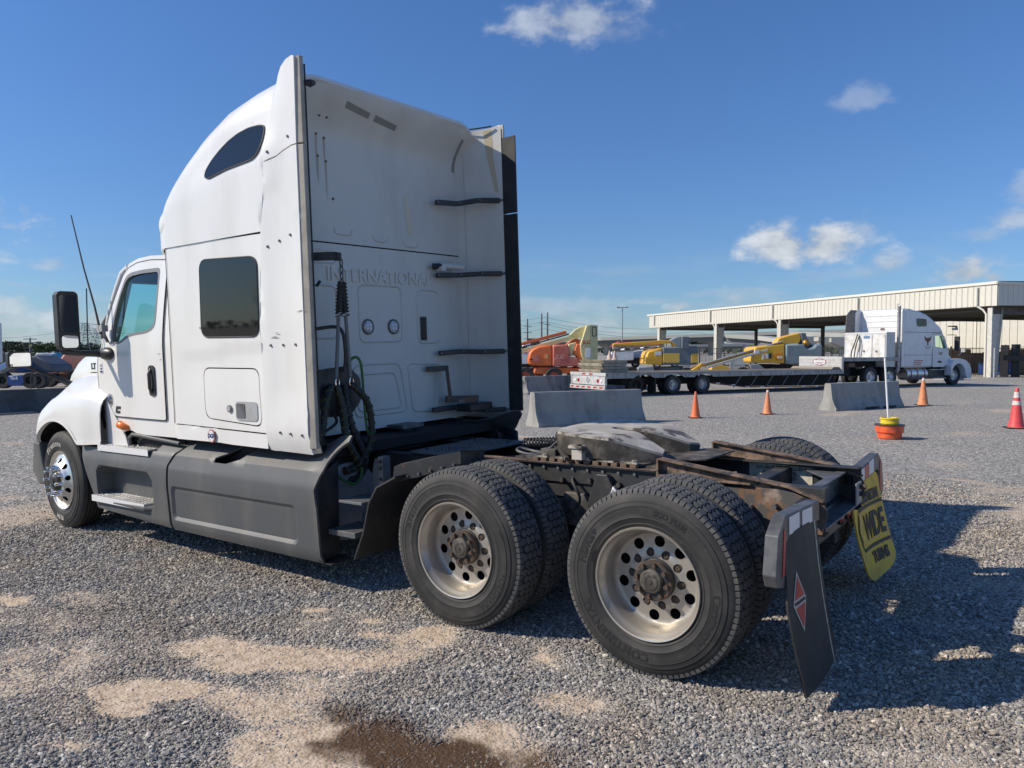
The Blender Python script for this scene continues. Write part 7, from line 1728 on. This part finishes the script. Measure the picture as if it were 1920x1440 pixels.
wheel_simple(l5, f(88, 0)[0], 0, .44, .36, MUD, .22); wheel_simple(l5, f(140, 0)[0], 0, .44, .36, MUD, .22)
def far_truck(u, d, label, s=1, cabc=None, flip=1, sleeper=True):
    m = cabc or WT2
    r = empty('parked_truck', g0(u, d), -YAW, label=label, category='truck', group='trucks parked far across the yard'); r.scale = (flip*s, s, s)
    MB().prism_y([(-1.4, .9), (-1.4, 2.9), (-.6, 2.95), (-.2, 2.0), (1.1, 1.75), (1.3, 1.3), (1.3, .8)], 0, 2.3).build('cab', m, r, bevel=.1, smooth=40)
    if sleeper: MB().prism_y([(-3.2, .9), (-3.2, 3.7), (-2.4, 3.75), (-1.0, 3.0), (-1.0, .9)], 0, 2.4).build('sleeper', m, r, bevel=.1, smooth=40)
    else: MB().box(-4.2, -1.5, .1, 2.2, .95, 1.15).build('bed', DARK, r)
    MB().box(-.95, -.45, -.02, 2.32, 1.95, 2.65).build('side_windows', GLASSD, r); MB().box(-5, 1.2, .3, 2.0, .5, .9).build('chassis', DARK, r)
    for x in (.5, -4.0): wheel_simple(r, x, 0, .48, .3, ALUP, .28)
    return r
far_truck(-128, 52, 'white truck cut off by the left edge of the view', flip=-1)
far_truck(970, 62, 'small white day-cab truck left of the orange lift', .8, sleeper=False, flip=-1)
far_truck(1165, 78, 'white truck front facing left of the yellow lift', .9, sleeper=False, flip=-1); far_truck(1200, 80, 'white truck with red trim right behind the yellow lift', .9, sleeper=False, flip=-1)
fp = empty('red_canopy', g0(1172, 62), -YAW, label='small bright red canopy over the parked white trucks', category='canopy'); MB().prism_y([(-1.0, 2.1), (.6, 2.1), (.6, 2.55), (-.4, 2.5)], 0, 2).build('cloth', mat('red_cloth', (.45, .03, .06), .6), fp)
for k, (u, v0, v1, d) in enumerate(((66, 662, 680, 55), (80, 662, 674, 58))):
    p = lift_root(u, d, ['left of two white tilted truck hoods beyond the blue lift', 'right of two white tilted truck hoods beyond the blue lift'][k], 'raised_hood', 'truck hood'); f = pxf(u, d)
    slab(f, [(u-10, v1), (u+2, v0), (u+16, v0+1), (u+8, v1)], 0, 2, 'hood_shell', WT2, p, .05); slab(f, [(u-8, v1), (u+8, v1), (u+10, 700), (u-8, 700)], .2, 1.8, 'body_below', DARK, p)
tp = lift_root(98, 50, 'small bright blue tarpaulin between white hoods and salmon machine', 'blue_tarp', 'tarpaulin'); f = pxf(98, 50)
slab(f, [(88, 672), (96, 663), (107, 661), (107, 672)], 0, 1.5, 'cloth', mat('blue_cloth', (.05, .25, .45), .6), tp, .05); slab(f, [(90, 672), (106, 672), (106, 712), (90, 712)], .4, 1.3, 'load', DARK, tp)
cn = lift_root(45, 62, 'low dark green container row in front of the far trees', 'dark_container', 'container'); f = pxf(45, 62)
slab(f, [(-60, 657), (120, 657), (120, 680), (-60, 680)], 0, 2.5, 'walls', mat('dark_green_paint', (.05, .07, .06), .7), cn, .02); cn.location.z = -.2
# clutter beyond the trailer on the right of the orange lift
cl = empty('yellow_attachment', g0(1342, 58), -YAW, label='small orange-yellow machine bucket on the ground beneath the lowered boom', category='bucket'); f = pxf(1342, 58)
slab(f, [(1334, 694), (1336, 687), (1352, 684), (1370, 690), (1368, 695)], 0, .8, 'bucket', YEM, cl, .03)
gp = empty('galvanised_panels', g0(1382, 56), -YAW, label='row of pale galvanised panels leaning behind the trailer', category='panels')
for k in range(10): MB().box(-.5+k*.11, -.43+k*.11, 0, .05, .1, 1.25).build('panel', TW_, gp)

# ================================================================== trees along the horizon
LEAF = [mat('dark_pine_leaves', (.035, .055, .03), .8, col2=(.055, .08, .04), vscale=.5), mat('mid_green_leaves', (.07, .11, .035), .8, col2=(.05, .08, .03), vscale=.6)]
BARK = mat('tree_bark', (.10, .08, .06), .9)
def tree(u, d, h, w, m, label, seed):
    p = at(u, 657, d); r = empty('tree', (p.x, p.y, 0), label=label, category='tree', group='trees along the far horizon')
    rr = np.random.default_rng(seed); MB().tube([(0, 0, 0), (.2, 0, h*.4), (0, .1, h*.75)], [.35, .25, .1], 6).build('trunk', BARK, r)
    n = 900; c = rr.normal(0, 1, (n, 3)); c /= np.linalg.norm(c, axis=1)[:, None]
    lob = rr.uniform(-1, 1, (7, 3)); lob[:, 2] = rr.uniform(-.6, .9, 7); k = rr.integers(0, 7, n)
    P_ = lob[k]*[w*.33, w*.33, h*.2]+c*(rr.random(n)**.4)[:, None]*[w*.22, w*.22, h*.15]; P_[:, 2] += h*.68
    mb = MB(); s = w*.028
    for q in P_:
        a, b_, e = rr.normal(0, s, 3), rr.normal(0, s, 3), None; mb.add([q+a, q+b_, q-a*.8, q-b_], [(0, 1, 2, 3)])
    mb.build('crown', m, r, recalc=False)
tl = [(8, 320, 14, 13), (22, 300, 17, 14), (33, 290, 15, 10), (50, 330, 16, 14), (66, 300, 15, 12), (80, 320, 13, 12), (93, 170, 11, 8), (-20, 300, 16, 15), (-45, 290, 14, 14), (128, 320, 13, 14), (150, 340, 13, 14), (172, 330, 12, 13), (1320, 390, 20, 18), (1640, 300, 12, 14)]
wds = ['low dark tree at the far left edge', 'tallest rounded dark pine left of the power pole', 'narrow dark pine just left of the power pole', 'broad dark tree behind the power pole', 'dark tree between the two power poles', 'small dark tree right of the twin power pole', 'bright green bush-like tree nearest among the horizon trees', 'dark tree just outside the left edge', 'dark tree further outside the left edge', 'low tree seen below the mirror arm', 'low tree behind the pylon foot', 'low tree behind the hood top', 'distant tree seen through the shed under the bridge', 'tree behind the far white truck']
for i, ((u, d, h, w), lb_) in enumerate(zip(tl, wds)): tree(u, d, h*(.30 if i != 6 else .30)*(1 if i < 12 else 1.5), w, LEAF[1 if i == 6 else 0], lb_, 100+i)
# continuous far woods that read as one mass
rr = np.random.default_rng(5); mb = MB()
for i in range(15000):
    u = rr.uniform(-700, 2600); az = rr.uniform(0, 2*PI) if i > 6500 else YAW+rr.uniform(-.75, .75); u = az*900; d = rr.uniform(420, 520); p = CAM+Vector((math.sin(az), math.cos(az), 0))*d; top = 2.2+2.2*float(vnoise(np.array([u]), np.array([0.]), 60, 9)[0])+1.4*float(vnoise(np.array([u]), np.array([7.]), 14, 10)[0])
    z = rr.uniform(0, 1)**.6*top; s = .8; a, b_ = rr.normal(0, s, 3), rr.normal(0, s, 3); q = np.array([p.x, p.y, z]); mb.add([q+a, q+b_, q-a, q-b_], [(0, 1, 2, 3)])
mb.build('far_woods', LEAF[0], recalc=False, kind='stuff')
